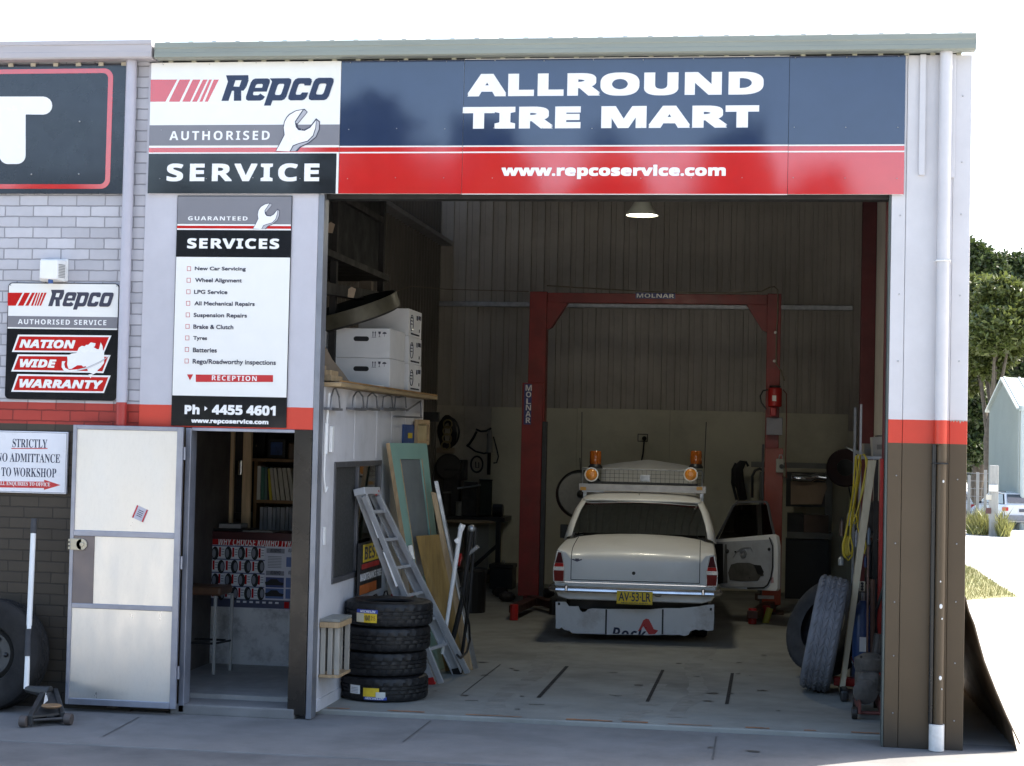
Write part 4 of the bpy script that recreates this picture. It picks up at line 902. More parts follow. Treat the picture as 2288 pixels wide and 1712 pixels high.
# ================================================================ tyres, ladder, sheets along the office wall
def tyre_mb(r, wd, rin, n=84, lug=.009):
    """tread tyre about z, lying flat with its underside at z = 0"""
    mb = MB(); h = wd/2
    P = [(rin,-h*.72), (rin+.012,-h*.86), (r*.80,-h), (r*.90,-h*.97), (r*.965,-h*.86), (r*.99,-h*.72), (r,-h*.60), (r,-h*.36), (r-.013,-h*.34), (r-.013,-h*.27), (r,-h*.25), (r,-h*.04), (r-.013,-h*.03), (r-.013,h*.03), (r,h*.04), (r,h*.25), (r-.013,h*.27), (r-.013,h*.34), (r,h*.36), (r,h*.60), (r*.99,h*.72), (r*.965,h*.86), (r*.90,h*.97), (r*.80,h), (rin+.012,h*.86), (rin,h*.72), (rin+.02,h*.5), (rin+.02,-h*.5)]
    rings = []
    for j, (q, z) in enumerate(P):
        ring = []
        for k in range(n):
            ph = (k+(2 if 9 <= j <= 11 else 1 if 15 <= j <= 18 else 0)) % 3; rr = q-(lug if ph == 0 and abs(q-r) < .004 else 0); t = 2*math.pi*(k+.35*z/h*3)/n if abs(q-r) < .012 else 2*math.pi*k/n
            ring.append((rr*math.cos(t), rr*math.sin(t), z+h))
        rings.append(ring)
    rings.append(rings[0])
    mb.grid(rings[:-1]+[rings[0]], close_u=True); bmesh.ops.remove_doubles(mb.bm, verts=mb.bm.verts, dist=1e-5)
    return mb
tc = at(836, 1400, 1.115); TX, TY = tc.x, 1.115; TR, TW = .366, .205
proto = thing('road_tyre', 'new black tyre, topmost of the stack, with a yellow and blue label', 'tyre', (TX, TY, 0), 0, 'stack of four new tyres')
tyre_mb(TR, TW, .20).build('tread', RUBBER, proto, smooth=28, local=True)
labs = ['new black tyre at the bottom of the stack, with a torn label and white ticket', 'new black tyre resting on the bottom tyre of the stack', 'new black tyre just beneath the topmost one of the stack']
tys = [proto]
for i in range(3):
    c = copy_tree(proto); c['label'] = labs[i]; c.location = (TX+(.0,-.02,.012)[i]-.015, TY+(.0,.01,-.012)[i], .203*i); c.rotation_euler = (0, 0, .7*i+.3); tys.append(c)
proto.location = (TX+.012, TY-.01, .609)
def wrap(par, cx, cy, deg0, deg1, z0, z1, M, r, name='sticker'):
    rows = []
    for k in range(9):
        t = rad(deg0+(deg1-deg0)*k/8); rows.append([(cx+r*math.sin(t), cy-r*math.cos(t), z) for z in (z0, (z0+z1)/2, z1)])
    return MB().grid(rows).build(name, M, par, solid=.0016)
def wrap_text(s, par, cx, cy, deg0, deg1, z0, z1, M, r, **k):
    L = rad(deg1-deg0)*r; o = text(s, (0,0,z0), (L,0,z1), M, par, **k); mid = rad(deg0)
    for v in o.data.vertices:
        t = mid+v.co.x/r; rr = r-v.co.y; v.co = (cx+rr*math.sin(t), cy-rr*math.cos(t), v.co.z)
    return o
MBLUE = mat('label_blue', (.03,.06,.32), .35); MYEL = mat('label_yellow', (.72,.50,.03), .4, 0, .1, 30)
cx, cy, r = proto.location.x, proto.location.y, TR+.0025; z = .609
wrap(proto, cx, cy, -33, -2, z+.115, z+.145, MBLUE, r); s1 = wrap(proto, cx, cy, -33, -3, z+.04, z+.114, MYEL, r); wrap(proto, cx, cy, -33, -21, z+.042, z+.112, mat('label_cream', (.6,.55,.4), .5), r+.001)
wrap_text('MICHELIN', proto, cx, cy, -27, -5, z+.120, z+.140, LETTER, r+.001, style='i'); wrap_text('104R', proto, cx, cy, -20, -12, z+.055, z+.10, LDARK, r+.001); wrap_text('215', proto, cx, cy, -11, -5, z+.06, z+.095, mat('label_mark', (.3,.15,.02)), r+.001)
t1 = tys[1]; cx, cy = t1.location.x, t1.location.y
def inv(o, root): o.matrix_parent_inverse = (Matrix.Translation(root.location) @ Matrix.Rotation(root.rotation_euler.z, 4, 'Z')).inverted()
for o in (wrap(t1, cx, cy, -36, -20, .065, .135, WHITE, r), wrap(t1, cx, cy, -15, 6, .05, .12, MYEL, r+.001), wrap(t1, cx, cy, -14, 16, .025, .05, MBLUE, r+.001), wrap(t1, cx, cy, 2, 14, .045, .09, mat('label_backing', (.6,.6,.55), .5), r+.004),
          wrap_text('MICHELIN', t1, cx, cy, -12, 12, .029, .046, LETTER, r+.002, style='i'), *[wrap(t1, cx, cy, -34, -23, .075+.012*k, .079+.012*k, mat('print_grey', (.35,.35,.4)), r+.001) for k in range(4)]): inv(o, t1)

# timber rack fixed low on the office wall
t = thing('timber_rack', 'small timber rack of upright slats low on the office wall by the tyres', 'rack', (1.52, .45, .25))
RW = mat('rack_timber', (.36,.33,.28), .65, 0, .15, 4, stretch=(10,10,1.5))
MB().box(1.425, 1.585, .22, .62, .70, .722).build('top_board', mat('rack_top', (.22,.22,.2), .6, 0, .2), t, .003); MB().box(1.425, 1.585, .21, .62, .655, .698).build('top_rail', WOOD, t, .003)
MB().box(1.425, 1.585, .22, .62, .262, .285).build('bottom_board', WOOD, t, .003)
for x in (1.43, 1.488, 1.543): MB().box(x, x+.038, .235, .27, .286, .654).build('slat', RW, t, .003); MB().box(x, x+.038, .56, .59, .286, .654).build('slat', RW, t, .003)
MB().box(1.425, 1.43, .27, .56, .286, .654).build('back_board', DARKSTEEL, t)

# battery poster and batteries
t = thing('battery_poster', 'black, yellow and red battery poster board against the office window', 'poster', (1.47, 1.85, .78))
X = 1.475
z1, z0 = AX(S1, 300, 765, X).z, AX(S1, 300, 1000, X).z; y0, y1 = AX(S1, 255, 900, X).y, AX(S1, 357, 900, X).y
def rowz(a, b, M, ya=y0, yb=y1, d=.0): MB().box(X, X+.004+d, ya+.01, yb-.01, AX(S1, 300, b, X).z, AX(S1, 300, a, X).z).build('print', M, t)
MB().box(X-.02, X+.002, y0, y1, z0, z1).build('board', BLACKP, t)
rowz(775, 855, YEL, y0+.1, y1-.1); rowz(862, 885, RED, y0+.06, y1-.1); rowz(955, 998, mat('poster_orange', (.5,.12,.02), .4), y0, y1-.2)
text('BEST', (X+.004, y0+.16, AX(S1,300,845,X).z), (X+.004, y1-.16, AX(S1,300,785,X).z), LDARK, t, n=(1,0,0))
text('MAINTENANCE FREE', (X+.002, y0+.03, AX(S1,300,938,X).z), (X+.002, y1-.02, AX(S1,300,905,X).z), LETTER, t, n=(1,0,0), heavy=.01)
br = thing('battery_stand', 'low black steel stand under the battery poster', 'stand', (1.6, 2.0, 0))
MB().box(1.44, 1.80, 1.62, 2.5, .52, .545).build('shelf', DARKSTEEL, br)
for x in (1.46, 1.78):
    for y in (1.65, 2.47): MB().box(x-.015, x+.015, y-.015, y+.015, 0, .519).build('leg', DARKSTEEL, br)
bat = thing('car_battery', 'black car battery on the low stand behind the tyre stack', 'battery', (1.54, 1.78, .546), 0, 'car batteries on the stand')
MB().box(-.085, .085, -.12, .12, 0, .17).build('case', BLACKP, bat, .008, local=True); MB().box(-.087, .087, -.122, .122, .171, .195).build('lid', mat('battery_lid', (.05,.05,.055), .4), bat, .006, local=True)
for y, M in ((-.08, RED), (.08, GALV)): MB().tube([(0.05,y,.195), (.05,y,.222)], .014, 10).build('terminal', M, bat, local=True)
MB().tube([(-.03,-.09,.196), (-.03,-.05,.235), (-.03,.05,.235), (-.03,.09,.196)], .007, 6).build('handle', BLACKP, bat, local=True)
for x, y in ((1.71, 1.8), (1.55, 2.15), (1.71, 2.2)): c = copy_tree(bat); c.location = (x, y, .546)

# aluminium step ladder folded against the wall
t = thing('step_ladder', 'folded aluminium step ladder leaning on the office wall beside the tyres', 'ladder', (2.0, 2.3, 0))
f1, f2 = fl(930,1474,.02), fl(988,1452,.02)
T1, T2 = ax(776,1058,1.47), ax(806,1058,1.50)
up = (T1-f1).normalized(); acr = (f2-f1).normalized()
for k, (a, c) in enumerate(((f1, T1), (f2, T2))):
    N_ = acr.cross(up).normalized(); rl = MB().bar(a, c, .016, .085, N_)
    for s in (-1, 1): rl.bar(a+N_*.042*s+acr*(.012 if k == 0 else -.012), c+N_*.042*s+acr*(.012 if k == 0 else -.012), .042, .009, N_)
    rl.build('rail', ALU, t, .002)
    MB().bar(a+acr*.03+Vector((.09,-.03,0)), c+Vector((.045,-.01,-.05)), .03, .05, acr.cross(up)).build('rear_rail', ALU, t, .003)
    MB().bar(a-up*.02, a+up*.05, .04, .09, acr.cross(up)).build('foot', BLACKP if k else RED, t, .004)
for k in range(6):
    s_ = .16+.145*k; a = f1.lerp(T1, s_); c = f2.lerp(T2, s_); MB().bar(a, c, .028, .07, up.cross(acr)).build('step', ALU, t, .003)
a, c = f1.lerp(T1, .99), f2.lerp(T2, .99); MB().bar(a-acr*.02, c+acr*.03, .06, .10, up.cross(acr)).build('top_cap', ALU, t, .004)
MB().bar(T2+Vector((0,-.03,.0)), T2+Vector((.05,-.02,-.03)), .03, .05).build('red_clip', RED, t)
nn = Vector((.75,-.66,.1)).normalized()
for (xa, ya, xb, yb, M) in ((318,670,352,745,WHITE), (350,745,385,800,BLACKP), (388,812,425,970,WHITE)):
    def on(x, y):
        vx, vy = S1(x, y); best = min((k/400 for k in range(401)), key=lambda s: (lambda p: abs(p[1]-vy))(scr(f1.lerp(T1, s)))); return f1.lerp(T1, best)
    def scr(P):
        d = P-CAM_C; z = d.dot(_fw); return ((1144+FPX*d.dot(_r)/z)/S, (856-FPX*d.dot(_u)/z)/S)
    a, c = on(xa, ya), on(xb, yb); MB().bar(a+nn*.042, c+nn*.042, .045, .003, nn).build('label', M, t)

# green door leaf with a glazed light, plywood, plank, batten
def lean_quad(tl, tr_, bl, br_): return [Vector(p) for p in (bl, br_, tr_, tl)]
TLd, TRd = ax(834,958,1.47), ax(918,963,1.66)
dv = Vector((TRd.x-TLd.x, TRd.y-TLd.y, 0)); wd = .82
TRd = TLd+dv.normalized()*wd*1.0; TRd.z = TLd.z
foot = Vector((.50,-.25,0)); BLd = Vector((TLd.x+.36, TLd.y+.18, .0)); BRd = Vector((TRd.x+.24, TRd.y+.2, .0))
t = thing('green_door', 'pale green door leaf with a tall glass light leaning on the office wall', 'door', (BLd+BRd)/2)
GRN = mat('pale_green', (.24,.40,.33), .4, 0, .06, 3, dirt=(.18,.28,.24), dirt_amt=.3)
def DQ(u, v_): return (BLd.lerp(BRd, u)).lerp(TLd.lerp(TRd, u), v_)
nd = (BRd-BLd).cross(TLd-BLd).normalized()
if nd.y > 0: nd = -nd
def slab(u0, u1, v0, v1, M, name, par, off=0.0, th=.036):
    return MB().prism([DQ(u0,v0)+nd*off, DQ(u1,v0)+nd*off, DQ(u1,v1)+nd*off, DQ(u0,v1)+nd*off], nd*th).build(name, M, par, .002)
slab(0,.2,0,1,GRN,'stile',t); slab(.8,1,0,1,GRN,'stile',t); slab(.2,.8,.93,1,GRN,'rail',t); slab(.2,.8,0,.42,GRN,'rail',t)
slab(.2,.8,.42,.93,mat('dusty_glass', (.17,.19,.19), .22, 0, .15, 3, spec=.6),'glass',t,.014,.006)
slab(.195,.205,.42,.93,WOOD,'bead',t,.036,.006); slab(.795,.805,.42,.93,WOOD,'bead',t,.036,.006)
MB().prism([DQ(-.004,0), DQ(-.004,1), DQ(-.004,1)+nd*.036, DQ(-.004,0)+nd*.036], (DQ(0,0)-DQ(.004,0))).build('edge', WOOD, t)
MB().bar(DQ(.03,.50)+nd*.06, DQ(.03,.56)+nd*.06, .03, .04).build('latch', GALV, t)
# shadowy panel behind it
def leaner(name, label, cat, pts, thick, M, bevel=.002):
    o = MB().prism([Vector(p) for p in pts], thick).build(name, M, None, bevel); return tag(o, label, cat)
def FLz(x, y): p = fl(x, y); return p
pb0, pb1 = FLz(962,1450), FLz(1008,1447)
k1 = Vector((-.27,.1,0))
p_tl = A(S1, 515, 740, 2.45); p_tr = A(S1, 622, 733, 2.75)
leaner('plywood_sheet', 'honey coloured plywood sheet leaning in front of the green door', 'plywood', [pb0, pb1, p_tr, p_tl], (.006,-.012,0), PLY)
q0, q1 = FLz(1005,1448), FLz(1021,1446); r0, r1 = A(S1,583,535,2.82), A(S1,607,540,2.84)
leaner('timber_plank', 'long timber plank leaning between plywood and the metal batten', 'plank', [q0, q1, r1, r0], (.01,-.03,0), WOOD)
q0, q1 = FLz(1022,1445), FLz(1032,1443); r0, r1 = A(S1,598,487,2.86), A(S1,616,485,2.88)
leaner('metal_batten', 'thin galvanised roofing batten leaning beside the timber plank', 'batten', [q0, q1, r1, r0], (.008,-.02,0), GALV)
# white pole and black trolley handle
P0, P1 = at(955,1412,2.5), A(S1, 722, 712, 2.35)
t = thing('white_pole', 'white painted pole with a clamp leaning near the plywood sheet', 'pole', P0)
MB().tube([P0, P1], [.016,.022], 10).build('shaft', WHITE, t, smooth=True); MB().bar(P0.lerp(P1,.9), P0.lerp(P1,.93)+Vector((-.03,0,0)), .05, .05).build('clamp', WHITE, t, .006); MB().tube([P1, P1+Vector((.02,0,.05))], .028, 10).build('cap', WHITE, t)
B0 = FLz(978,1452); B1 = A(S1, 773, 705, 2.6)
t = thing('sack_trolley', 'black tubular hand trolley with small wheels standing near the plywood sheet', 'trolley', B0)
MB().tube([B0+Vector((-.05,0,.1)), B0.lerp(B1,.5)+Vector((.0,0,0)), B1], .024, 10).build('frame', BLACKP, t, smooth=True)
MB().tube([B0+Vector((.06,.1,.1)), B0.lerp(B1,.5)+Vector((.05,.1,0)), B1+Vector((.02,.1,0))], .016, 8).build('frame', BLACKP, t, smooth=True)
MB().ball(B1, .035, u=10, v=8).build('grip', GALV, t, smooth=True); MB().bar(B0.lerp(B1,.82), B0.lerp(B1,.84)+Vector((.09,-.02,.05)), .03, .03).build('lever', GALV, t)
T_ = Matrix.Translation(B0+Vector((.05,-.02,.1))) @ Matrix.Rotation(rad(75), 4, 'Y')
MB().lathe([(.04,-.03), (.09,-.035), (.1,-.02), (.1,.02), (.09,.035), (.04,.03)], 24, T_, closed=True).build('wheel', RUBBER, t, smooth=True)
hp = [AX(S1, x, y, B0.x+.15) for x, y in ((722,980),(742,1060),(762,1150),(765,1220),(752,1275),(722,1305),(706,1290))]
MB().tube(hp, .011, 8).build('hose', BLACKP, t, smooth=True)
MB().bar(AX(S1,712,870,B0.x-.02), AX(S1,722,830,B0.x-.02), .03, .05).build('red_tag', RED, t)

# little blue picture and unpainted frame up on the wall end
a, c = AX(S1, 452, 312, 1.425), AX(S1, 520, 228, 1.425)
t = thing('blue_picture', 'small blue picture on the office wall above the green door', 'picture', (1.43, (a.y+c.y)/2, a.z))
MB().box(1.424, 1.436, a.y, c.y, a.z, c.z).build('print', BLUE, t); MB().box(1.4365, 1.439, a.y+.3*(c.y-a.y), a.y+.6*(c.y-a.y), a.z+.05, c.z-.08).build('motif', YEL, t)
a, c = AX(S1, 500, 318, 1.425), AX(S1, 560, 205, 1.425)
t = thing('picture_frame', 'unpainted timber frame behind the blue picture on the wall end', 'frame', (1.43, a.y, a.z))
for q in ((a.y,a.y+.05,a.z,c.z), (c.y-.05,c.y,a.z,c.z), (a.y+.05,c.y-.05,c.z-.04,c.z), (a.y+.05,c.y-.05,a.z,a.z+.04)): MB().box(1.44, 1.47, q[0], q[1], q[2], q[3]).build('frame_bar', WOOD, t)
MB().box(1.442, 1.45, a.y+.05, c.y-.05, a.z+.04, c.z-.04).build('backing', mat('buff', (.45,.36,.2), .6), t)

# ================================================================ store above the office
def carton(label, x0, x1, y0, y1, z0, z1, group, marks='f'):
    t = thing('carton', label, 'box', ((x0+x1)/2, (y0+y1)/2, z0), 0, group)
    b = MB().box(x0, x1, y0, y1, z0, z1); b.build('case', CARD, t, .006)
    w_, h = x1-x0, z1-z0
    if marks == 'f':
        cx, cz = x0+w_*.48, z0+h*.64; hm = MB(); hm.prism([Vector((cx+u*.05+.022*math.copysign(math.cos(rad(a)),1)*(1 if -90 <= a <= 90 else -1)*1, y0-.001, cz+.022*math.sin(rad(a)))) for u, a in [(1,-90+30*k) for k in range(7)]]+[Vector((cx-.05-.022*math.cos(rad(-90+30*k)), y0-.001, cz-.022*math.sin(rad(-90+30*k)))) for k in range(7)], (0, .002, 0)); hm.build('hand_hole', BLACKP, t)
        mk = MB(); zz = z0+h*.72
        for k in (0, 1):
            X = x0+w_*.69+.022*k; mk.box(X-.003, X+.003, y0-.0012, y0, zz, zz+.035); mk.prism([Vector((X-.008, y0-.0012, zz+.032)), Vector((X+.008, y0-.0012, zz+.032)), Vector((X, y0-.0012, zz+.05))], (0, .001, 0))
        mk.box(x0+w_*.67, x0+w_*.75, y0-.0012, y0, zz-.008, zz-.004)
        X = x0+w_*.81; mk.prism([Vector((X-.013, y0-.0012, zz+.046)), Vector((X-.009, y0-.0012, zz+.024)), Vector((X+.009, y0-.0012, zz+.024)), Vector((X+.013, y0-.0012, zz+.046))], (0, .001, 0)); mk.box(X-.002, X+.002, y0-.0012, y0, zz, zz+.024).box(X-.009, X+.009, y0-.0012, y0, zz-.004, zz)
        X = x0+w_*.90; mk.prism([Vector((X+.02*math.cos(rad(a)), y0-.0012, zz+.025+.018*math.sin(rad(a)))) for a in range(0, 181, 30)], (0, .001, 0)); mk.box(X-.0015, X+.0015, y0-.0012, y0, zz, zz+.025)
        mk.build('handling_marks', LDARK, t)
    else:
        yc = (y0+y1)/2; X = x1+.001; mk = MB()
        mk.tube([(X, y0+.13+.07*math.cos(a), z0+h*.5+.075*math.sin(a)) for a in [k*math.pi/8 for k in range(16)]], .005, 4, closed=True)
        for k in range(3): mk.box(X-.001, X+.001, y0+.09, y0+.17, z0+h*.44+.03*k, z0+h*.44+.03*k+.01)
        mk.box(X-.001, X+.001, y1-.16, y1-.05, z1-.08, z1-.04).box(X-.001, X+.001, y1-.12, y1-.09, z0+.06, z0+.09).box(X-.001, X+.001, y0+.1, y1-.1, z0+.02, z0+.035).box(X-.001, X+.001, y1-.25, y1-.19, z1-.09, z1-.045)
        mk.build('printing', LNAVY, t)
    return t
Z0 = 2.604
carton('wide white carton standing on the office roof beneath its twin', .985, 1.495, 2.2, 2.85, Z0, Z0+.268, 'white cartons on the office roof')
carton('wide white carton with a hand hole, stacked on top of its twin under the drum', .98, 1.49, 2.2, 2.85, Z0+.270, Z0+.54, 'white cartons on the office roof')
for k, s in enumerate(('bottom printed white carton of the three stacked behind the wide pair', 'middle printed white carton of the three stacked behind the wide pair', 'top printed white carton of the three, standing higher than the wide pair')):
    carton(s, 1.0, 1.50-.004*k, 3.0, 3.6, Z0+.262*k, Z0+.262*k+.26, 'white cartons on the office roof', 's')
c_ = carton('plain white carton half hidden behind the metal door jamb', .35, .93, 2.0, 2.7, Z0, Z0+.56, 'white cartons on the office roof')
# tipped drum lid
a = A(R6, 285, 872, 2.35)
t = thing('drum_pan', 'wide shallow round pan tipped on top of the white cartons', 'pan', a)
T_ = Matrix.Translation((a.x-.02, 2.4, a.z+.02)) @ Matrix.Rotation(rad(-16), 4, 'Y') @ Matrix.Rotation(rad(14), 4, 'X')
R_ = .43; MB().lathe([(0,-.06), (R_-.03,-.06), (R_,-.04), (R_,.09), (R_-.012,.09), (R_-.014,-.03), (0,-.035)], 48, T_, mis=[0,0,1,1,0,0,0]).build('shell', [mat('pan_inside', (.025,.023,.02), .7, .2, .3, 5), mat('pan_rim', (.075,.066,.042), .6, .2, .3, 5, dirt=(.03,.027,.02), dirt_amt=.6)], t, smooth=40)
# offcuts, flaps of cardboard, papers on the ledge
random.seed(21)
for k, (x0, x1, y0, y1, z0, z1) in enumerate(((.9,1.42,.45,.75,Z0,Z0+.045), (.95,1.38,.5,.8,Z0+.046,Z0+.09), (1.0,1.30,.55,.7,Z0+.091,Z0+.13))):
    tag(MB().box(x0, x1, y0, y1, z0, z1, Matrix.Translation(((x0+x1)/2, (y0+y1)/2, 0)) @ Matrix.Rotation(random.uniform(-.1,.1), 4, 'Z') @ Matrix.Translation((-(x0+x1)/2, -(y0+y1)/2, 0))).build('timber_offcut', WOOD, None, .003), ('timber offcut lying lowest on the edge of the office roof', 'timber offcut in the middle of the short pile on the office roof', 'shortest timber offcut, on top of the pile on the office roof')[k], 'timber', 'timber offcuts on the office roof')
e = [A(R6, x, y, 1.4) for x, y in ((40,1045),(62,1048),(130,1175),(200,1260),(250,1330),(40,1335))]
tag(MB().prism(e, (0,.006,0)).build('cardboard_flap', KRAFT), 'torn brown cardboard flap standing before the white cartons', 'cardboard')
for k, (x, y, a) in enumerate(((1.30,1.25,.2), (1.40,1.7,-.3))):
    tag(MB().box(-.1, .1, -.14, .14, 0, .012, Matrix.Translation((x, y, Z0)) @ Matrix.Rotation(a, 4, 'Z')).build('papers', WHITE), ('stack of white papers lying in front of the wide cartons', 'thin paper pad lying at the foot of the wide cartons')[k], 'papers')
# dark storage rack above
t = thing('storage_rack', 'dark steel storage rack with boards rising above the office roof', 'rack', (.5, 2.2, 2.586))
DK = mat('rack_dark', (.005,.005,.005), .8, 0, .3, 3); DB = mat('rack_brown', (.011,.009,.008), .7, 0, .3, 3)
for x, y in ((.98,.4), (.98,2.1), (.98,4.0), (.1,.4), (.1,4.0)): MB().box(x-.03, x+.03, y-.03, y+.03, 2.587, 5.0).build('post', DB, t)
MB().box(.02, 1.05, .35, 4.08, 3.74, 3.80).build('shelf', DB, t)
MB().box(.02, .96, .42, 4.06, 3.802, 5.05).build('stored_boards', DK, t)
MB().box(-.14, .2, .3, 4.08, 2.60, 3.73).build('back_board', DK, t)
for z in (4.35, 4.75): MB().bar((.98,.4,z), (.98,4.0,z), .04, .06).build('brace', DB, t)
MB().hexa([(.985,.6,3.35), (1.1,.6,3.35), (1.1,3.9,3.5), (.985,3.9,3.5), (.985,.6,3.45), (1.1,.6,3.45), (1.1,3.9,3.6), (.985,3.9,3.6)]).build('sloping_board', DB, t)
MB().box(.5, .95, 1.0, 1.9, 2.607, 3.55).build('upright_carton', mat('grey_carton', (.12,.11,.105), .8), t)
a = A(R6, 330, 765, 4.1); c = A(R6, 412, 630, 4.1)
tag(MB().box(a.x, c.x, 4.02, 4.1, a.z, c.z).build('wall_board', mat('board_buff', (.22,.18,.14), .7)), 'buff board standing behind the cartons against the ribbed wall', 'board')
for x, y in ((118,272), (262,715)):
    p = A(R6, x, y, 1.9); tag(MB().prism([p+Vector(q) for q in ((-.035,0,-.045), (.02,0,-.05), (.04,0,.03), (0,0,.05), (-.03,0,.03))], (0,.002,0)).build('paper_tag', KRAFT), 'cream paper tag pinned high in the dark rack' if y < 400 else 'paper tag hanging low in the dark rack', 'tag')

# ================================================================ reception interior
t = thing('bar_stool', 'wooden topped bar stool on white legs in the reception doorway', 'stool', (.1, 1.6, .08))
SY = 1.55
L0, R0 = A(R8, 82, 940, SY), A(R8, 248, 895, SY)
WD = mat('stool_seat', (.13,.065,.035), .45, 0, .25, 5)
MB().box(L0.x-.12, R0.x, SY-.17, SY+.17, L0.z+.01, R0.z).build('seat', WD, t, .025, seg=3)
lx = (A(R8, 210, 1100, SY).x, A(R8, 238, 1100, SY).x-.01)
PW = mat('stool_white', (.42,.41,.38), .5)
for x, y, M in ((lx[0], SY-.14, PW), (lx[1]+.02, SY+.14, PW), (lx[0]-.34, SY-.14, PW), (lx[0]-.33, SY+.14, PW)): MB().bar((x, y, .081), (x, y, L0.z+.01), .026, .026, (0,1,0)).build('leg', M, t, .003)
zr = A(R8, 150, 1180, SY).z
for y in (-.14, .14): MB().tube([(lx[0]-.34, SY+y, zr), (lx[0]+.01, SY+y, zr)], .01, 8).build('foot_rail', DARKSTEEL, t)
MB().tube([(lx[0], SY-.14, zr), (lx[1]+.02, SY+.14, zr)], .01, 8).build('foot_rail', DARKSTEEL, t)
# poster on the counter
Y = CY-.003
t = thing('tyre_poster', 'wide tyre poster with rows of tyre pictures on the reception counter', 'poster', (.5, Y, .6))
def PX(x, y): return A(R8, x, y, Y)
def pq(mb, x0, y0, x1, y1, mi, d=0.0):
    xa, xb = PX(x0, 830).x, PX(x1, 830).x; za, zb3 = PX(400, y1).z, PX(400, y0).z; mb.mi = mi; mb.box(xa, xb, Y-.002-d, Y-.0012-d+.001*(d == 0), za, zb3)
pm = MB(); pq(pm, 165, 650, 660, 1010, 0); pq(pm, 165, 650, 660, 690, 1, .001); pq(pm, 165, 965, 660, 1008, 2, .001)
random.seed(8)
for r_ in range(4):
    pq(pm, 168, 692+69*r_, 440, 697+69*r_, 6, .001)
    for c_ in range(4):
        x0 = 170+68*c_; y0 = 700+69*r_; pq(pm, x0, y0, x0+62, y0+54, 3, .001)
        flip = r_ in (1, 3); tx0 = x0+(34 if flip else 3); pq(pm, x0+(2 if flip else 33), y0+2, x0+(12 if flip else 43), y0+50, 1, .002)
        cxp, czp = PX(tx0+13, y0+27), 0; pm.mi = 4; n = 14
        pm.prism([Vector((cxp.x+.034*math.cos(k*2*math.pi/n), Y-.005, cxp.z+.062*math.sin(k*2*math.pi/n))) for k in range(n)], (0,.001,0)); pm.mi = 5
        pm.prism([Vector((cxp.x+(.010 if flip else -.010)+.017*math.cos(k*2*math.pi/n), Y-.0062, cxp.z+.040*math.sin(k*2*math.pi/n))) for k in range(n)], (0,.001,0))
        for k in range(3): pq(pm, x0+(14 if flip else 46), y0+10+13*k, x0+(30 if flip else 60), y0+14+13*k, 5, .002)
for k in range(8): pq(pm, 455, 740+8*k, 525, 743+8*k, 5, .001)
for y0, mi in ((848, 6), (905, 7)): pq(pm, 447, y0, 540, y0+52, mi, .001); pm.mi = 4; p = PX(490, y0+30); pm.prism([Vector((p.x+u*.08, Y-.005, p.z+v_*.04)) for u, v_ in ((-1,-.6),(1,-.6),(1.1,0),(.6,.2),(.3,.8),(-.4,.8),(-.8,.2),(-1.1,.1))], (0,.001,0))
for y0 in (742, 848, 905): pq(pm, 550, y0, 640, y0+50, 7, .001)
pq(pm, 447, 700, 540, 724, 5, .0005); pq(pm, 447, 815, 540, 838, 5, .0005); pq(pm, 545, 972, 570, 1004, 1, .002)
for k in range(7): pq(pm, 300+33*k, 974, 318+33*k, 984, 3, .002)
pm.build('print', [mat('poster_paper', (.68,.68,.74), .4, var=.03), SIGNRED, mat('poster_navy', (.08,.09,.15), .35), mat('poster_tile', (.80,.80,.82), .4), BLACKP, mat('poster_text', (.25,.26,.3), .5), mat('poster_blue', (.05,.07,.2), .4), mat('poster_blue2', (.10,.16,.36), .4)], t)
a, c = PX(203, 686), PX(610, 658); text('WHY CHOOSE KUMHO TYRES', (a.x, Y-.0035, a.z), (c.x, Y-.0035, c.z-.004), LETTER, t, style='i')
for (xa, ya, xb, yb) in ((470,722,525,704), (470,836,522,818), (562,722,612,704), (562,836,612,818)):
    a, c = PX(xa, ya), PX(xb, yb); text('KUMHO', (a.x, Y-.004, a.z), (c.x, Y-.004, c.z), LDARK, t, style='i')
# bookshelf and files above the counter
BY = 3.0
a, c = A(R8, 378, 600, BY), A(R8, 640, 262, BY)
t = thing('bookcase', 'brown timber bookcase full of files behind the reception counter', 'bookcase', (.4, BY, 1.2))
BW = mat('bookcase_timber', (.26,.15,.065), .5, 0, .2, 4)
zs_ = A(R8, 480, 455, BY).z
MB().box(a.x, a.x+.03, BY, BY+.28, 1.0, c.z).build('side', BW, t); MB().box(1.2, 1.23, BY, BY+.28, 1.0, c.z).build('side', BW, t); MB().box(a.x-.02, 1.25, BY-.01, BY+.28, c.z+.001, c.z+.03).build('top', BW, t); MB().box(a.x+.031, 1.199, BY, BY+.28, zs_-.03, zs_).build('shelf', BW, t); MB().box(a.x+.031, 1.199, BY, BY+.28, 1.12, 1.15).build('shelf', BW, t); MB().box(a.x, 1.23, BY+.281, BY+.29, 1.0, c.z).build('back_board', DK, t)
zf = [zs_+.001, 1.151]
cols = [((.50,.49,.45),'white'), ((.06,.16,.12),'dark green'), ((.10,.17,.16),'teal'), ((.03,.035,.035),'black'), ((.45,.38,.03),'yellow'), ((.42,.40,.34),'cream'), ((.42,.41,.38),'cream'), ((.45,.44,.40),'cream'), ((.40,.39,.36),'cream'), ((.44,.43,.40),'cream')]
bw = A(R8, 411, 400, BY).x; x = A(R8, 395, 400, BY).x; tops = [278,285,285,288,292,288,290,290,290,290]
xs_ = [(395,415,0),(417,434,0),(437,450,0),(452,462,-8),(464,477,-16),(480,496,-20),(502,518,-24),(524,544,-24),(550,570,-26),(575,592,-26)]
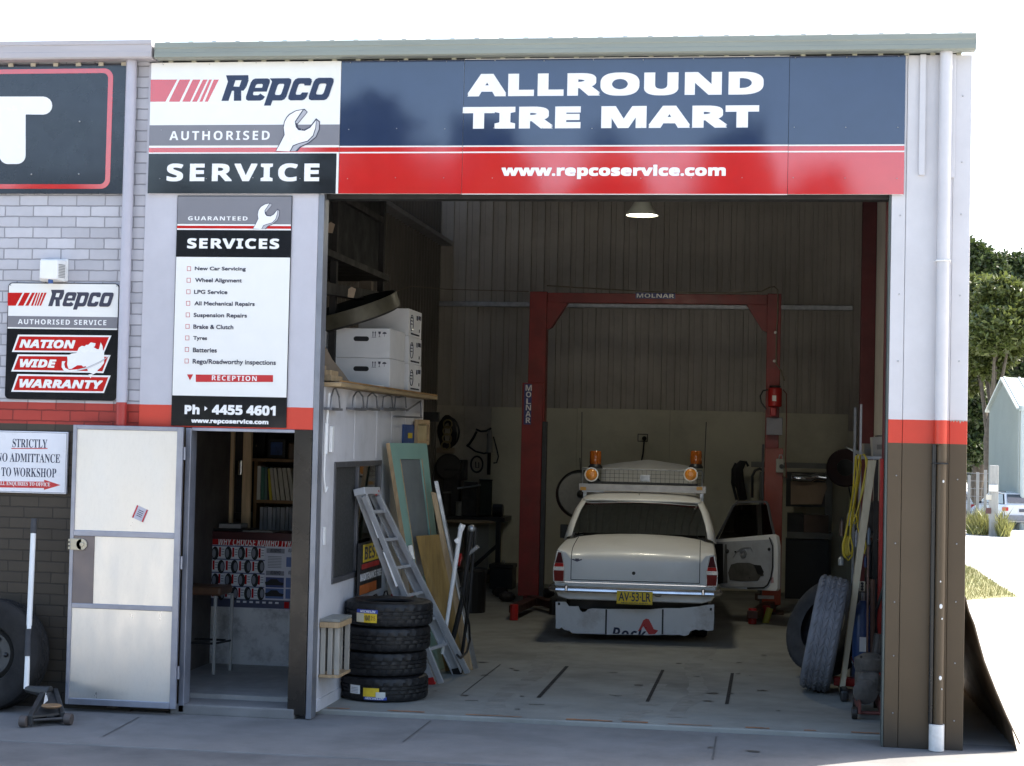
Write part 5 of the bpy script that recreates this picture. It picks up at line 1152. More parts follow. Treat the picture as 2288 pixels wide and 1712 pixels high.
names = ['white file, first on the upper shelf of the bookcase', 'dark green file next to the white one on the upper shelf', 'teal file between the green and black ones', 'thin black file beside the yellow one', 'yellow file leaning on the upper shelf', 'cream folder leaning right against the yellow file', 'second cream folder from the yellow file', 'third cream folder from the yellow file', 'fourth cream folder from the yellow file', 'last cream folder on the upper shelf by the post']
for (xa, xb, ln_), (cc, nm), lb, tp in zip(xs_, cols, names, tops):
    p0, p1 = A(R8, xa, 446, BY), A(R8, xb, 446, BY); z1 = A(R8, xa, tp, BY).z; dx = A(R8, 400+ln_, 400, BY).x-A(R8, 400, 400, BY).x
    o = MB().hexa([(p0.x,BY+.005,zs_+.001), (p1.x,BY+.005,zs_+.001), (p1.x,BY+.24,zs_+.001), (p0.x,BY+.24,zs_+.001), (p0.x+dx,BY+.005,z1), (p1.x+dx,BY+.005,z1), (p1.x+dx,BY+.24,z1), (p0.x+dx,BY+.24,z1)]).build('file_folder', mat('file_'+nm.replace(' ', '_'), tuple(min(.8, 1.5*v) for v in cc), .5, 0, .08), None, .002)
    tag(o, lb, 'folder', 'files on the bookcase')
x = 412
for k in range(9):
    wdt = 15+3*(k % 3); p0, p1 = A(R8, x, 585, BY), A(R8, x+wdt, 585, BY); z1 = A(R8, x, 490+3*(k % 2), BY).z
    o = MB().box(p0.x, p1.x, BY+.01, BY+.24, 1.151, z1).build('ring_binder', mat('binder_%d' % (k % 3), ((.52,.53,.57), (.42,.43,.47), (.62,.62,.65))[k % 3], .5, 0, .1), None, .002)
    tag(o, 'grey ring binder, number %s from the left along the lower bookcase shelf' % ('one','two','three','four','five','six','seven','eight','nine')[k], 'binder', 'binders on the lower shelf'); x += wdt+4
# things on the counter and hung behind it
def blob(name, label, cat, x0, y0, x1, y1, Y, d, M, bevel=.01, z=R8):
    a, c = A(z, x0, y1, Y), A(z, x1, y0, Y); return tag(MB().box(a.x, c.x, Y, Y+d, a.z, c.z).build(name, M, None, bevel), label, cat)
t = thing('dark_board', 'black board with dim pale lettering hung behind the counter', 'board', (.3, 3.3, 2.1))
a, c = A(R8, 280, 235, 3.3), A(R8, 442, 112, 3.3); MB().box(a.x, c.x, 3.3, 3.33, a.z, c.z).build('board', BLACKP, t)
for k, (xa, xb) in enumerate(((300,330), (336,352), (360,400), (300,318), (324,385))):
    y_ = 180 if k < 3 else 196; a, c = A(R8, xa, y_, 3.298), A(R8, xb, y_-10, 3.298); MB().box(a.x, c.x, 3.296, 3.3, a.z, c.z).build('lettering', mat('dim_letter', (.25,.22,.15), .6), t)
t = thing('blue_poster', 'blue framed picture standing on top of the bookcase', 'picture', (.7, 3.05, 2.1))
a, c = A(R8, 455, 238, 3.08), A(R8, 548, 142, 3.08); MB().box(a.x, c.x, 3.08, 3.10, a.z, c.z).build('frame', BLACKP, t); MB().box(a.x+.03, c.x-.03, 3.076, 3.0795, a.z+.03, c.z-.03).build('print', mat('print_blue', (.03,.07,.2), .4, 0, .4, 12), t)
t = thing('coffee_machine', 'black machine with a chrome drum standing behind the counter', 'machine', (.15, 2.9, 1.3))
a, c = A(R8, 262, 560, 2.75), A(R8, 355, 262, 2.75); MB().box(a.x+.03, c.x-.02, 2.78, 2.95, a.z, c.z).build('body', BLACKP, t, .02); p = A(R8, 318, 290, 2.7); MB().tube([(p.x, 2.70, p.z-.06), (p.x, 2.70, p.z+.07)], .05, 16).build('drum', CHROME, t, smooth=40); MB().box(a.x, c.x, 2.72, 2.95, a.z+.02, a.z+.08).build('base', DARKSTEEL, t)
t = thing('pamphlet_rack', 'rack of dark pamphlets hung beside the timber studs', 'rack', (.05, 3.3, 1.5))
for k in range(5): a, c = A(R8, 228, 395+32*k, 3.2), A(R8, 285, 372+32*k, 3.2); MB().box(a.x, c.x, 3.2, 3.26, a.z, c.z).build('pamphlet', mat('pamphlet', (.16,.16,.16), .5, 0, .4, 15), t)
a = A(R8, 228, 530, 3.27); MB().box(a.x-.02, a.x+.3, 3.262, 3.29, a.z, a.z+1.1).build('back_board', DK, t)
blob('grey_monitor', 'pale grey box hung between the studs and the machine', 'box', 232, 290, 280, 355, 3.1, .05, mat('dull_grey', (.22,.23,.25), .5))
sb_ = MB(); sb_.tube([A(R8, x, y, 3.0) for x, y in ((238,130),(252,170),(250,220),(262,180),(268,150),(255,240),(248,280))], .012, 6); tag(sb_.build('plastic_wrap', mat('wrap', (.45,.45,.48), .15)), 'crumpled clear plastic hanging behind the counter', 'plastic')
t = thing('counter_tray', 'dark shallow tray with papers on the maroon counter top', 'tray', (.3, 2.3, 1.277))
a, c = A(R8, 170, 590, 2.15), A(R8, 370, 560, 2.15); MB().box(a.x, c.x, 2.12, 2.42, 1.277, 1.30).build('tray', BLACKP, t, .008); MB().box(a.x+.06, c.x-.1, 2.16, 2.38, 1.3015, 1.34).build('papers', mat('dull_paper', (.3,.3,.3), .6), t, .004)
a, c = A(R8, 330, 600, 2.12), A(R8, 485, 585, 2.12); tag(MB().box(a.x, c.x, 2.10, 2.3, 1.277, 1.29).build('magazine', mat('magazine', (.2,.2,.19), .4)), 'magazine lying at the front of the maroon counter', 'magazine')
blob('cup_row', 'dark cup and bottle group on top of the bookcase by the post', 'cup', 555, 160, 600, 255, 3.05, .1, mat('cup_brown', (.12,.08,.05), .4), .02)

# ================================================================ outside left: spare wheel and trolley jack
t = thing('spare_wheel', 'dusty dark four wheel drive tyre on a steel rim leaning on the bricks', 'wheel', (-1.2, -.25, -.035))
pc = A(R7, -46, 1290, -.22); rT = .435; T_ = Matrix.Translation((pc.x, -.2, rT-.04)) @ Matrix.Rotation(rad(90-6), 4, 'X') @ Matrix.Translation((0, 0, -.13))
tb = tyre_mb(rT, .26, .22, 72, .012); bmesh.ops.transform(tb.bm, matrix=T_, verts=tb.bm.verts); tb.build('tyre', mat('dusty_rubber', (.022,.021,.021), .8, 0, .25, 6, .2, 60, dirt=(.05,.045,.04), dirt_amt=.5, spec=.15), t, smooth=30)
T2_ = T_ @ Matrix.Translation((0,0,.13))
MB().lathe([(0,.03), (.08,.03), (.1,.05), (.17,.05), (.2,.0), (.215,.07), (.235,.1), (.235,-.1)], 36, T2_).build('rim', mat('steel_rim', (.07,.068,.065), .6, .4, .2), t, smooth=40)
for k in range(6): MB().ball(T2_ @ Vector((.135*math.cos(k*math.pi/3), .135*math.sin(k*math.pi/3), .052)), .02, u=8, v=6).build('stud_hole', BLACKP, t)
t = thing('trolley_jack', 'grey trolley jack with a long black and white handle on the apron', 'jack', fl(85,1560,-.035))
w1, w2 = fl(60,1572,-.035), fl(140,1566,-.035); JM = mat('jack_grey', (.05,.048,.047), .5, .3, .25, 8, dirt=(.05,.045,.04), dirt_amt=.5)
fa, fb_ = w1+Vector((.015,0,.05)), w2+Vector((-.02,0,.05)); bk = Vector((-.14,.42,0)); ra, rb_ = fa+bk+Vector((.05,0,.07)), fb_+bk+Vector((-.10,0,.07))
for a, c in ((fa, ra), (fb_, rb_)):
    d = (c-a); MB().hexa([a+Vector((-.02,0,-.035)), a+Vector((.02,0,-.035)), c+Vector((.02,0,-.12)), c+Vector((-.02,0,-.12)), a+Vector((-.02,0,.045)), a+Vector((.02,0,.045)), c+Vector((.02,0,.085)), c+Vector((-.02,0,.085))]).build('side_plate', JM, t, .006)
MB().hexa([fa+Vector((.013,.02,.02)), fb_+Vector((-.013,.02,.02)), rb_+Vector((-.013,0,.03)), ra+Vector((.013,0,.03)), fa+Vector((.013,.02,.034)), fb_+Vector((-.013,.02,.034)), rb_+Vector((-.013,0,.062)), ra+Vector((.013,0,.062))]).build('deck', JM, t)
MB().tube([fa+Vector((-.04,0,0)), fb_+Vector((.04,0,0))], .012, 8).build('axle', JM, t)
for p, s in ((fa, -1), (fb_, 1)):
    MB().tube([p+Vector((s*.02,0,-.005)), p+Vector((s*.075,0,-.005))], .043, 16).build('roller', mat('roller', (.10,.08,.07), .6, .2, .2), t, .006)
for p in (ra, rb_): MB().tube([p+Vector((-.02,.03,-.085)), p+Vector((.02,.03,-.085))], .035, 12).build('caster', DARKSTEEL, t)
mid = (fa+fb_)/2
MB().lathe([(0,0), (.06,0), (.075,.012), (.07,.02), (0,.016)], 20, Matrix.Translation(mid+Vector((.0,.09,.075)))).build('saddle', mat('saddle_rust', (.30,.18,.09), .6, .2, .3, 14), t)
MB().hexa([q+Vector((0,0,dz)) for dz in (.0, .004) for q in (fa.lerp(ra,.45)+Vector((.06,0,.062)), fb_.lerp(rb_,.45)+Vector((-.09,0,.062)), fb_.lerp(rb_,.78)+Vector((-.09,0,.082)), fa.lerp(ra,.78)+Vector((.04,0,.082)))]).build('label', WHITE, t)
s0 = (ra+rb_)/2+Vector((0,.02,.06)); yj = s0.y
hb_, ht = A(R7, 131, 1385, yj+.02), A(R7, 170, 535, yj+.25)
MB().tube([s0, hb_], [.05,.025], 10).build('handle_socket', JM, t)
def seg(y0_, y1_): f0 = (1385-y0_)/(1385-535); f1_ = (1385-y1_)/(1385-535); return [hb_.lerp(ht, f0), hb_.lerp(ht, f1_)]
MB().tube(seg(1385,1225), .021, 10).build('handle', WHITE, t, smooth=40); MB().tube(seg(1225,1090), .026, 10).build('handle', mat('foam_black', (.05,.05,.055), .8), t, smooth=40); MB().tube(seg(1090,610), .0215, 10).build('handle', WHITE, t, smooth=40); MB().tube(seg(610,535), .024, 10).build('grip', mat('foam_black', (.05,.05,.055)), t, smooth=40)
# ================================================================ two post hoist
HY = 9.6
def H(x, y, Y=HY): return at(x, y, Y)
HO = thing('vehicle_hoist', 'tall red two post vehicle hoist with a cross beam at the back of the bay', 'hoist', (3.35, HY, 0))
lx0, lx1 = H(1143,700).x, H(1178,800).x; rx0, rx1 = H(1655,800).x, H(1685,800).x; zt, zb = H(1400,632).z, H(1300,654).z
MB().box(lx0, lx1, HY, HY+.24, 0, zt).build('post', STEELRED, HO, .008)
MB().box(rx0, rx1, HY, HY+.24, 0, zt).build('post', STEELRED, HO, .008)
MB().box(lx1+.001, rx0-.001, HY+.05, HY+.2, zb, zt-.01).build('cross_beam', STEELRED, HO, .006)
for x, s in ((lx1, 1), (rx0, -1)): MB().prism([Vector((x+s*.001, HY+.04, zb-.001)), Vector((x+s*.27, HY+.04, zb-.001)), Vector((x+s*.06, HY+.04, zb-.33)), Vector((x+s*.001, HY+.04, zb-.36))], (0,.16,0)).build('gusset', STEELRED, HO)
MB().box(lx0-.065, lx0+.21, HY-.05, HY-.002, .12, H(1130,827).z).build('carriage', STEELRED, HO, .006)
MB().box(lx0+.215, lx0+.275, HY-.07, HY+.02, .1, H(1130,910).z).build('channel', mat('hoist_channel', (.05,.05,.052), .5, .4, .2), HO, .004)
MB().box(rx0+.0, rx1+.06, HY-.06, HY-.002, .12, H(1660,968).z).build('carriage', mat('hoist_orange_red', (.27,.05,.028), .4, 0, .2, 3, dirt=(.2,.05,.03), dirt_amt=.5), HO, .006)
MB().box(rx0-.035, rx0-.005, HY-.07, HY+.02, .1, H(1660,960).z).build('channel', mat('hoist_channel', (.05,.05,.052)), HO, .004)
a, c = A(S2, 488, 697, HY-.05), A(S2, 527, 505, HY-.05); PB = MB().box(a.x, c.x, HY-.056, HY-.0505, a.z, c.z).build('name_plate', mat('plate_blue', (.04,.05,.19), .4), HO)
for ch, x0, x1, y0, y1 in (('M',497,527,510,537), ('O',499,524,542,568), ('L',500,523,574,600), ('N',498,523,604,630), ('A',497,522,634,660), ('R',498,521,664,690)):
    a, c = A(S2, x0, y1, HY-.056), A(S2, x1, y0, HY-.056); text(ch, (a.x, HY-.056, a.z), (c.x, HY-.056, c.z), LETTER, PB)
a, c = H(1373,645,HY+.05), H(1459,633,HY+.05); bpz = MB().box(a.x, c.x, HY+.044, HY+.0495, a.z, c.z).build('name_plate', mat('plate_blue', (.04,.05,.19)), HO)
text('MOLNAR', (a.x+.015, HY+.044, a.z+.012), (c.x-.015, HY+.044, c.z-.012), LETTER, bpz)
# power unit, switch box, hoses
m0 = A(S4, 354, 640, HY-.14); m1 = A(S4, 354, 552, HY-.14); r_ = .09
mo = MB().tube([(m0.x, HY-.14, m0.z), (m0.x, HY-.14, m1.z)], r_, 20).build('motor', RED, HO, .015, smooth=40)
MB().tube([(m0.x, HY-.14, m1.z+.001), (m0.x, HY-.14, m1.z+.03)], r_*.8, 20).build('fan_cover', DARKSTEEL, mo, .008)
p0, p1 = A(S4, 342, 613, HY-.235), A(S4, 361, 587, HY-.235); MB().box(p0.x, p1.x, HY-.236, HY-.228, p0.z, p1.z).build('label', WHITE, mo)
p0, p1 = A(S4, 332, 683, HY-.15), A(S4, 362, 641, HY-.15); MB().box(p0.x, p1.x, HY-.18, HY-.07, p0.z, p1.z).build('pump', RED, HO, .012)
p0, p1 = A(S4, 314, 770, HY-.07), A(S4, 391, 690, HY-.07); MB().box(p0.x, p1.x, HY-.10, HY-.061, p0.z, p1.z).build('oil_tank', mat('tank_grey', (.22,.22,.25), .45, .2, .1), HO, .008)
p0, p1 = A(S4, 359, 943, HY-.09), A(S4, 397, 880, HY-.09); sbx = MB().box(p0.x, p1.x, HY-.13, HY-.061, p0.z, p1.z).build('switch_box', mat('box_grey', (.35,.35,.31), .5), HO, .008)
MB().tube([(.5*(p0.x+p1.x)+.02, HY-.13, p0.z+.08), (.5*(p0.x+p1.x)+.02, HY-.15, p0.z+.08)], .03, 12).build('switch', BLACKP, sbx)
CAB2 = mat('cable_tan', (.20,.17,.12), .6)
MB().tube([A(S4, x, y, HY-.03) for x, y in ((-700,80),(-200,110),(150,113),(290,108),(330,88),(352,84),(368,100),(368,200),(362,300),(360,440),(385,475),(398,520))], .009, 6).build('cable', CAB2, HO, smooth=True)
for x, y in ((357,296), (352,428)): p = A(S4, x, y, HY-.03); MB().ball(p, .02, u=8, v=6).build('cable_clip', WHITE, HO)
MB().tube([A(S4, x, y, HY-.1) for x, y in ((330,560),(300,565),(287,590),(292,620),(315,650))], .01, 6).build('hose', BLACKP, HO, smooth=True)
MB().tube([A(S4, x, y, HY-.08) for x, y in ((392,560),(408,580),(408,700),(404,880),(408,968),(385,962))], .008, 6).build('hose', mat('hose_rust', (.17,.05,.035), .5), HO, smooth=True)
MB().tube([A(S4, x, y, HY-.08) for x, y in ((372,885),(376,862),(390,862),(393,890))], .007, 6).build('conduit', GALV, HO)
# lifting arms low on the floor
def arm(pts, M): MB().bar(pts[0], pts[1], .13, .09).build('arm', M, HO, .008)
ARM = mat('arm_dark', (.06,.025,.02), .5, .2, .4, 6)
for a, c in (((1150,1312),(1200,1328)), ((1150,1318),(1110,1338))): arm((fl(*a)+Vector((0,-.1,.12)), fl(*c)+Vector((0,0,.12))), ARM)
for a, c in (((1672,1318),(1625,1350)), ((1668,1316),(1640,1308))): arm((fl(*a)+Vector((0,-.15,.12)), fl(*c)+Vector((0,0,.12))), ARM)
for x, y, M in ((1110,1328,RED), (1195,1316,DARKSTEEL), (1625,1336,RED), (1655,1330,RED)):
    p = fl(x, y+12); MB().tube([p, p+Vector((0,0,.19))], .05, 12).build('lift_pad', M, HO, .006)
p = A(S3, 1700, 1340, 8.4); MB().tube([p+Vector((-.03,0,-.1)), p+Vector((.03,0,.1))], .04, 10).build('pad_extension', mat('pad_yellow', (.42,.36,.05), .5), HO)
p = A(S3, 1690, 1208, 8.9); MB().box(p.x-.1, p.x+.1, 8.86, 8.9, p.z-.02, p.z+.02).build('arm_label', GALV, HO)
for x0, x1 in ((lx0-.1, lx1+.1), (rx0-.1, rx1+.1)): MB().box(x0, x1, HY-.12, HY+.34, .001, .02).build('base_plate', ARM, HO)
# catenary wire from the left wall to the hoist
tag(MB().tube([(XL+.04, 8.9, 3.75), (XL+.12, 9.1, 4.05), (XL+.35, 9.3, 4.16), (.6, 9.5, 4.14), (1.7, 9.6, 4.13)], .007, 5).build('wall_cable', CAB2, None, smooth=True), 'thin tan cable arching from the ribbed side wall to the hoist beam', 'cable')

# ================================================================ pendant lamp, lit
LY = 5.8; lp = at(1387, 466, LY); sz = (LY+13.163)/3761.0
t = thing('pendant_lamp', 'lit white bell shaped high bay lamp hanging under the sign', 'lamp', lp)
T_ = Matrix.Translation((lp.x, LY, lp.z))
MB().lathe([(35*sz,0), (34*sz,4*sz), (22*sz,22*sz), (14*sz,34*sz), (9*sz,38*sz), (9*sz,37*sz), (13.5*sz,33*sz), (21.5*sz,21*sz), (33*sz,2.5*sz)], 40, T_).build('reflector', mat('lamp_reflector', (.8,.78,.66), .35, .3, .05), t, smooth=40)
MB().lathe([(0,2.2*sz), (33.5*sz,2.2*sz)], 40, T_).build('diffuser', mat('lamp_glow', (.9,.9,.85), .5, emit=(1.0,.98,.80), estr=4), t)
MB().tube([(lp.x, LY, lp.z+37*sz), (lp.x, LY, lp.z+48*sz)], 7*sz, 14).build('lamp_holder', mat('holder_glow', (.6,.6,.2), .4, emit=(.75,.8,.12), estr=1.2), t)
MB().tube([(lp.x, LY, lp.z+48*sz), (lp.x, LY, 5.7)], .012, 6).build('cord', BLACKP, t)
ld = bpy.data.lights.new('lamp_light', 'AREA'); ld.shape = 'DISK'; ld.size = .42; ld.energy = 10.5; ld.color = (1.0, .93, .74)
lo = bpy.data.objects.new('lamp_light', ld); COL.objects.link(lo); lo.location = (lp.x, LY, lp.z-.02); adopt(lo, t)

# ================================================================ back left: bench and things hung on the lining
Y = 12.82
def coil(mb, z, pts, Y, r): mb.tube([A(z, x, y, Y) for x, y in pts], r, 6)
random.seed(14)
t = thing('cable_bundle', 'dark bundle of hanging cables with pale rings on the buff wall sheet', 'cables', A(S2, 125, 740, Y))
b = MB()
for k in range(9):
    cx, cy = 130+random.uniform(-8,8), 735+random.uniform(-10,10); rx, ry = random.uniform(18,44), random.uniform(55,85)
    b.tube([A(S2, cx+rx*math.cos(a), cy+ry*math.sin(a), Y-.02*k/9) for a in [j*math.pi/9 for j in range(18)]], .016, 5, closed=True)
b.build('cables', BLACKP, t)
for x, y in ((128,695), (126,727), (124,762), (119,797)):
    p = A(S2, x, y, Y-.09); MB().lathe([(.055,-.01), (.075,-.01), (.075,.01), (.055,.01)], 18, Matrix.Translation(p) @ Matrix.Rotation(rad(80), 4, 'X'), closed=True).build('ring', mat('ring_brass', (.32,.26,.14), .4, .6), t, smooth=40)
p = A(S2, 118, 820, Y); MB().box(p.x-.14, p.x+.14, Y-.02, Y, p.z-.04, p.z+.04).build('hook_board', KRAFT, t)
t = thing('hanging_harness', 'straps and a dark hand tool hung next to the cable bundle', 'harness', A(S2, 300, 800, Y))
for pts, r_ in ((((265,730),(250,760),(230,790),(218,800)),.02), (((262,720),(285,730),(310,728),(335,715)),.016), (((322,740),(325,830),(322,935)),.03), (((345,755),(362,820),(368,850),(360,878),(345,880)),.012), (((225,800),(260,825),(300,835),(320,830)),.014)): MB().tube([A(S2, *q, Y-.03) for q in pts], r_, 6).build('strap', BLACKP, t)
MB().tube([A(S2, 328, 725, Y-.05), A(S2, 326, 830, Y-.05)], [.03,.05], 8).build('pale_sleeve', mat('sleeve', (.35,.34,.32), .6), t)
p = A(S2, 266, 886, Y-.02); t = thing('fan_belt', 'round black fan belt hung on the wall under the straps', 'belt', p)
MB().tube([p+Vector((.09*math.cos(a), 0, .12*math.sin(a))) for a in [j*math.pi/10 for j in range(20)]], .014, 6, closed=True).build('loop', BLACKP, t); MB().tube([p+Vector((-.02,0,.04)), p+Vector((-.015,0,-.05)), p+Vector((.03,0,-.05)), p+Vector((.03,0,.03))], .009, 5).build('inner_loop', BLACKP, t)
BYK = 12.1
t = thing('work_bench', 'dark steel work bench against the back wall, left of the hoist', 'bench', (.9, 12.3, 0))
a, c = A(S2, 150, 1160, BYK), A(S2, 398, 1138, BYK)
MB().box(-.1, c.x, BYK, 12.8, c.z-.07, c.z).build('top', DARKSTEEL, t, .004)
for x in (c.x-.1, c.x-.55, .0): MB().box(x-.035, x+.035, BYK+.05, BYK+.12, 0, c.z-.071).build('leg', DARKSTEEL, t)
MB().bar((c.x-.1, BYK+.08, .62), (c.x-.5, BYK+.08, .25), .05, .05).build('brace', DARKSTEEL, t)
MB().box(.0, c.x-.1, BYK+.13, 12.7, .18, .22).build('lower_shelf', DARKSTEEL, t)
bz = c.z
def gizmo(name, label, cat, parts):
    t = thing(name, label, cat)
    for nm, mb, M in parts: mb.build(nm, M, t, .01)
    return t
p = A(S2, 150, 900, BYK+.3)
g1 = MB().box(p.x-.12, p.x+.12, BYK+.25, BYK+.45, bz+.001, p.z-.02); g2 = MB().lathe([(0,-.06), (.17,-.06), (.2,-.04), (.2,.04), (.17,.06), (0,.06)], 24, Matrix.Translation((p.x-.06, BYK+.32, p.z+.0)) @ Matrix.Rotation(rad(80), 4, 'X'))
gizmo('bench_grinder', 'dark bench grinder with a round guard on the work bench', 'grinder', [('body', g1, GREASE), ('guard', g2, mat('guard_grey', (.06,.055,.05), .4, .4))])
p = A(S2, 235, 1000, BYK+.2)
gizmo('bench_vice', 'dark bench vice with a chrome handle at the edge of the work bench', 'vice', [('body', MB().box(p.x-.1, p.x+.12, BYK+.05, BYK+.4, bz+.001, p.z), GREASE), ('jaw', MB().box(p.x-.06, p.x+.15, BYK-.02, BYK+.2, p.z+.001, p.z+.1), GREASE), ('handle', MB().tube([(p.x-.15, BYK-.05, p.z), (p.x+.2, BYK-.05, p.z+.06)], .014, 8), GALV)])
p0, p1 = A(S2, 275, 1110, BYK+.5), A(S2, 338, 965, BYK+.5)
gizmo('tool_board', 'narrow dark green board standing on the bench against the wall', 'board', [('board', MB().box(p0.x, p1.x, BYK+.5, BYK+.54, bz+.001, p1.z), mat('board_green', (.025,.035,.025), .6)), ('edge', MB().box(p0.x-.01, p1.x+.01, BYK+.49, BYK+.55, p1.z+.001, p1.z+.02), DARKSTEEL)])
p0, p1 = A(S2, 155, 960, BYK+.55), A(S2, 215, 865, BYK+.55); gizmo('tool_cabinet', 'small black wall cabinet above the work bench', 'cabinet', [('case', MB().box(p0.x, p1.x, BYK+.4, 12.83, p0.z, p1.z), BLACKP), ('door', MB().box(p0.x+.01, p1.x-.01, BYK+.385, BYK+.399, p0.z+.01, p1.z-.01), DARKSTEEL)])
p = A(S2, 120, 1040, BYK+.3); gizmo('air_filter', 'round dark canister on the left end of the bench', 'canister', [('drum', MB().tube([(p.x, BYK+.3, bz+.001), (p.x, BYK+.3, p.z+.05)], .1, 18), GREASE), ('lid', MB().tube([(p.x, BYK+.3, p.z+.051), (p.x, BYK+.3, p.z+.08)], .11, 18), mat('canister_grey', (.12,.115,.11), .5))])
p = A(S2, 190, 1040, BYK+.15); gizmo('paint_tin', 'pale tin standing between canister and vice on the bench', 'tin', [('can', MB().tube([(p.x, BYK+.12, bz+.001), (p.x, BYK+.12, bz+.2)], .07, 16), mat('tin_grey', (.28,.27,.24), .5)), ('rim', MB().tube([(p.x, BYK+.12, bz+.201), (p.x, BYK+.12, bz+.215)], .073, 16), GALV)])
p0, p1 = A(S2, 355, 1140, BYK+.1), A(S2, 388, 1100, BYK+.1); gizmo('bench_motor', 'squat black motor on the right end of the bench', 'motor', [('case', MB().tube([(p0.x-.05, BYK+.15, bz+.1), (p1.x, BYK+.15, bz+.1)], .09, 14), BLACKP), ('foot', MB().box(p0.x-.04, p1.x-.02, BYK+.08, BYK+.22, bz+.001, bz+.02), DARKSTEEL)])
a, c = A(S2, 228, 1500, 11.6), A(S2, 300, 1410, 11.6); gizmo('plastic_bucket', 'pale grey bucket on the floor under the work bench', 'bucket', [('pail', MB().lathe([(0,0), (.13,0), (.165,.31), (.155,.31), (.125,.02), (0,.02)], 24, Matrix.Translation(((a.x+c.x)/2, 11.6, .0))), mat('bucket', (.16,.155,.145), .6)), ('handle', MB().tube([((a.x+c.x)/2+.165*math.cos(k*math.pi/8), 11.6-.05*math.sin(k*math.pi/8), .3-.1*math.sin(k*math.pi/8)) for k in range(9)], .005, 5), DARKSTEEL)])
a, c = A(S2, 330, 1480, 11.9), A(S2, 440, 1360, 11.9); gizmo('tool_box', 'black tool chest on the floor at the end of the bench', 'tool box', [('case', MB().box(a.x, c.x, 11.8, 12.2, 0.001, c.z-.06), BLACKP), ('lid', MB().box(a.x-.01, c.x+.01, 11.79, 12.21, c.z-.059, c.z), DARKSTEEL), ('handle', MB().tube([(a.x+.15, 12, c.z), (a.x+.15, 12, c.z+.04), (c.x-.15, 12, c.z+.04), (c.x-.15, 12, c.z)], .01, 6), GALV)])
pt = A(S2, 225, 1158, 8.4)
gizmo('oil_drain', 'round drain dish on a dark stand behind the leaning sheets', 'drain', [('dish', MB().lathe([(0,0), (.2,.02), (.32,.03), (.33,.05), (.3,.05), (0,.03)], 32, Matrix.Translation((pt.x, 8.4, pt.z-.04))), mat('dish_brown', (.12,.09,.05), .5, .4)), ('stem', MB().tube([(pt.x, 8.4, .05), (pt.x, 8.4, pt.z-.04)], .04, 10), DARKSTEEL), ('drum', MB().tube([(pt.x, 8.4, 0.001), (pt.x, 8.4, .52)], .24, 20), BLACKP)])
random.seed(5)
for k, (x, y) in enumerate(((1095,1300), (1080,1290), (1180,1292))): 
    p = fl(x, y); gizmo('floor_scrap', ('dark metal offcut left on the floor before the bench', 'greasy lump of metal on the floor beneath the bench', 'dark metal part lying by the hoist post')[k], 'scrap', [('lump', MB().ball((p.x, p.y, .07), (.12,.1,.069), u=9, v=6), GREASE)])
p0 = A(R6, 745, 1560, 9.0); p1 = A(R6, 860, 1575, 9.0); tag(MB().box(p0.x, p1.x, 8.95, 9.05, p1.z-.05, p0.z+.05).build('steel_offcut', DARKSTEEL), 'short dark steel bar projecting past the office corner', 'bar')
# round disc left of the sedan
p = A(S3, 418, 505, 9.3); t = thing('pedestal_fan', 'large round grey disc with a dark rim standing behind the sedan', 'fan', (p.x, 9.3, 0))
T_ = Matrix.Translation((p.x, 9.3, p.z)) @ Matrix.Rotation(rad(78), 4, 'X') @ Matrix.Rotation(rad(18), 4, 'Y')
R_ = .315; MB().lathe([(R_-.02,-.04), (R_,-.05), (R_,.05), (R_-.02,.04)], 40, T_, closed=True).build('rim', BLACKP, t, smooth=40)
MB().lathe([(0,-.02), (R_-.021,-.005), (R_-.021,.005), (0,.02)], 40, T_).build('disc', mat('disc_grey', (.13,.13,.125), .5, .3, .15, 12), t, smooth=40); MB().ball(T_ @ Vector((0,0,.03)), .05, u=12, v=8).build('hub', DARKSTEEL, t)
MB().tube([(p.x, 9.35, .02), (p.x, 9.35, p.z-.3)], .025, 8).build('stand', DARKSTEEL, t); MB().lathe([(0,0), (.22,0), (.2,.03), (0,.04)], 24, Matrix.Translation((p.x, 9.35, .001))).build('base', DARKSTEEL, t)
p0 = A(S3, 857, 122, 12.79); tag(MB().tube([p0+Vector((0,.0,0)), A(S3, 852,180,12.7), A(S3, 848,225,12.6), A(S3, 838,275,12.5), A(S3, 830,420,12.4), A(S3, 828,900,12.3)], .012, 6).ball(p0, .035, u=8, v=6).build('power_lead', BLACKP, None, smooth=True), 'black power lead hanging from the wall socket behind the sedan', 'lead')

# ================================================================ back right: bench frame with mirror, hoses, reel
t = thing('steel_bench', 'grey framed steel bench with a buff panel on the back wall, right of the hoist', 'bench', (5.4, 12, 0))
Y = 12.3
def F4(x, y, Y=Y): return A(S4, x, y, Y)
a, c = F4(245,918), F4(614,905); FRG = mat('bench_grey', (.17,.17,.16), .5, .3, .15)
MB().box(a.x, c.x, Y, Y+.06, a.z, c.z+.01).build('top_rail', FRG, t)
for x in (300, 605): p = F4(x, 940); q = F4(x, 1235); MB().box(p.x-.05, p.x+.05, Y-.02, Y+.06, 0.0, p.z).build('post', FRG, t)
a, c = F4(410,1240), F4(615,1218); MB().box(a.x, c.x, Y-.4, Y+.1, a.z, c.z).build('shelf', FRG, t)
a, c = F4(410,1235), F4(486,1130); MB().box(a.x, c.x, Y-.3, Y+.05, a.z+.06, c.z).build('drawer', DARKSTEEL, t)
a, c = F4(487,1215), F4(600,1140); MB().box(a.x, c.x, Y-.3, Y+.05, a.z, c.z).build('box_face', mat('box_brown', (.13,.085,.065), .6), t)
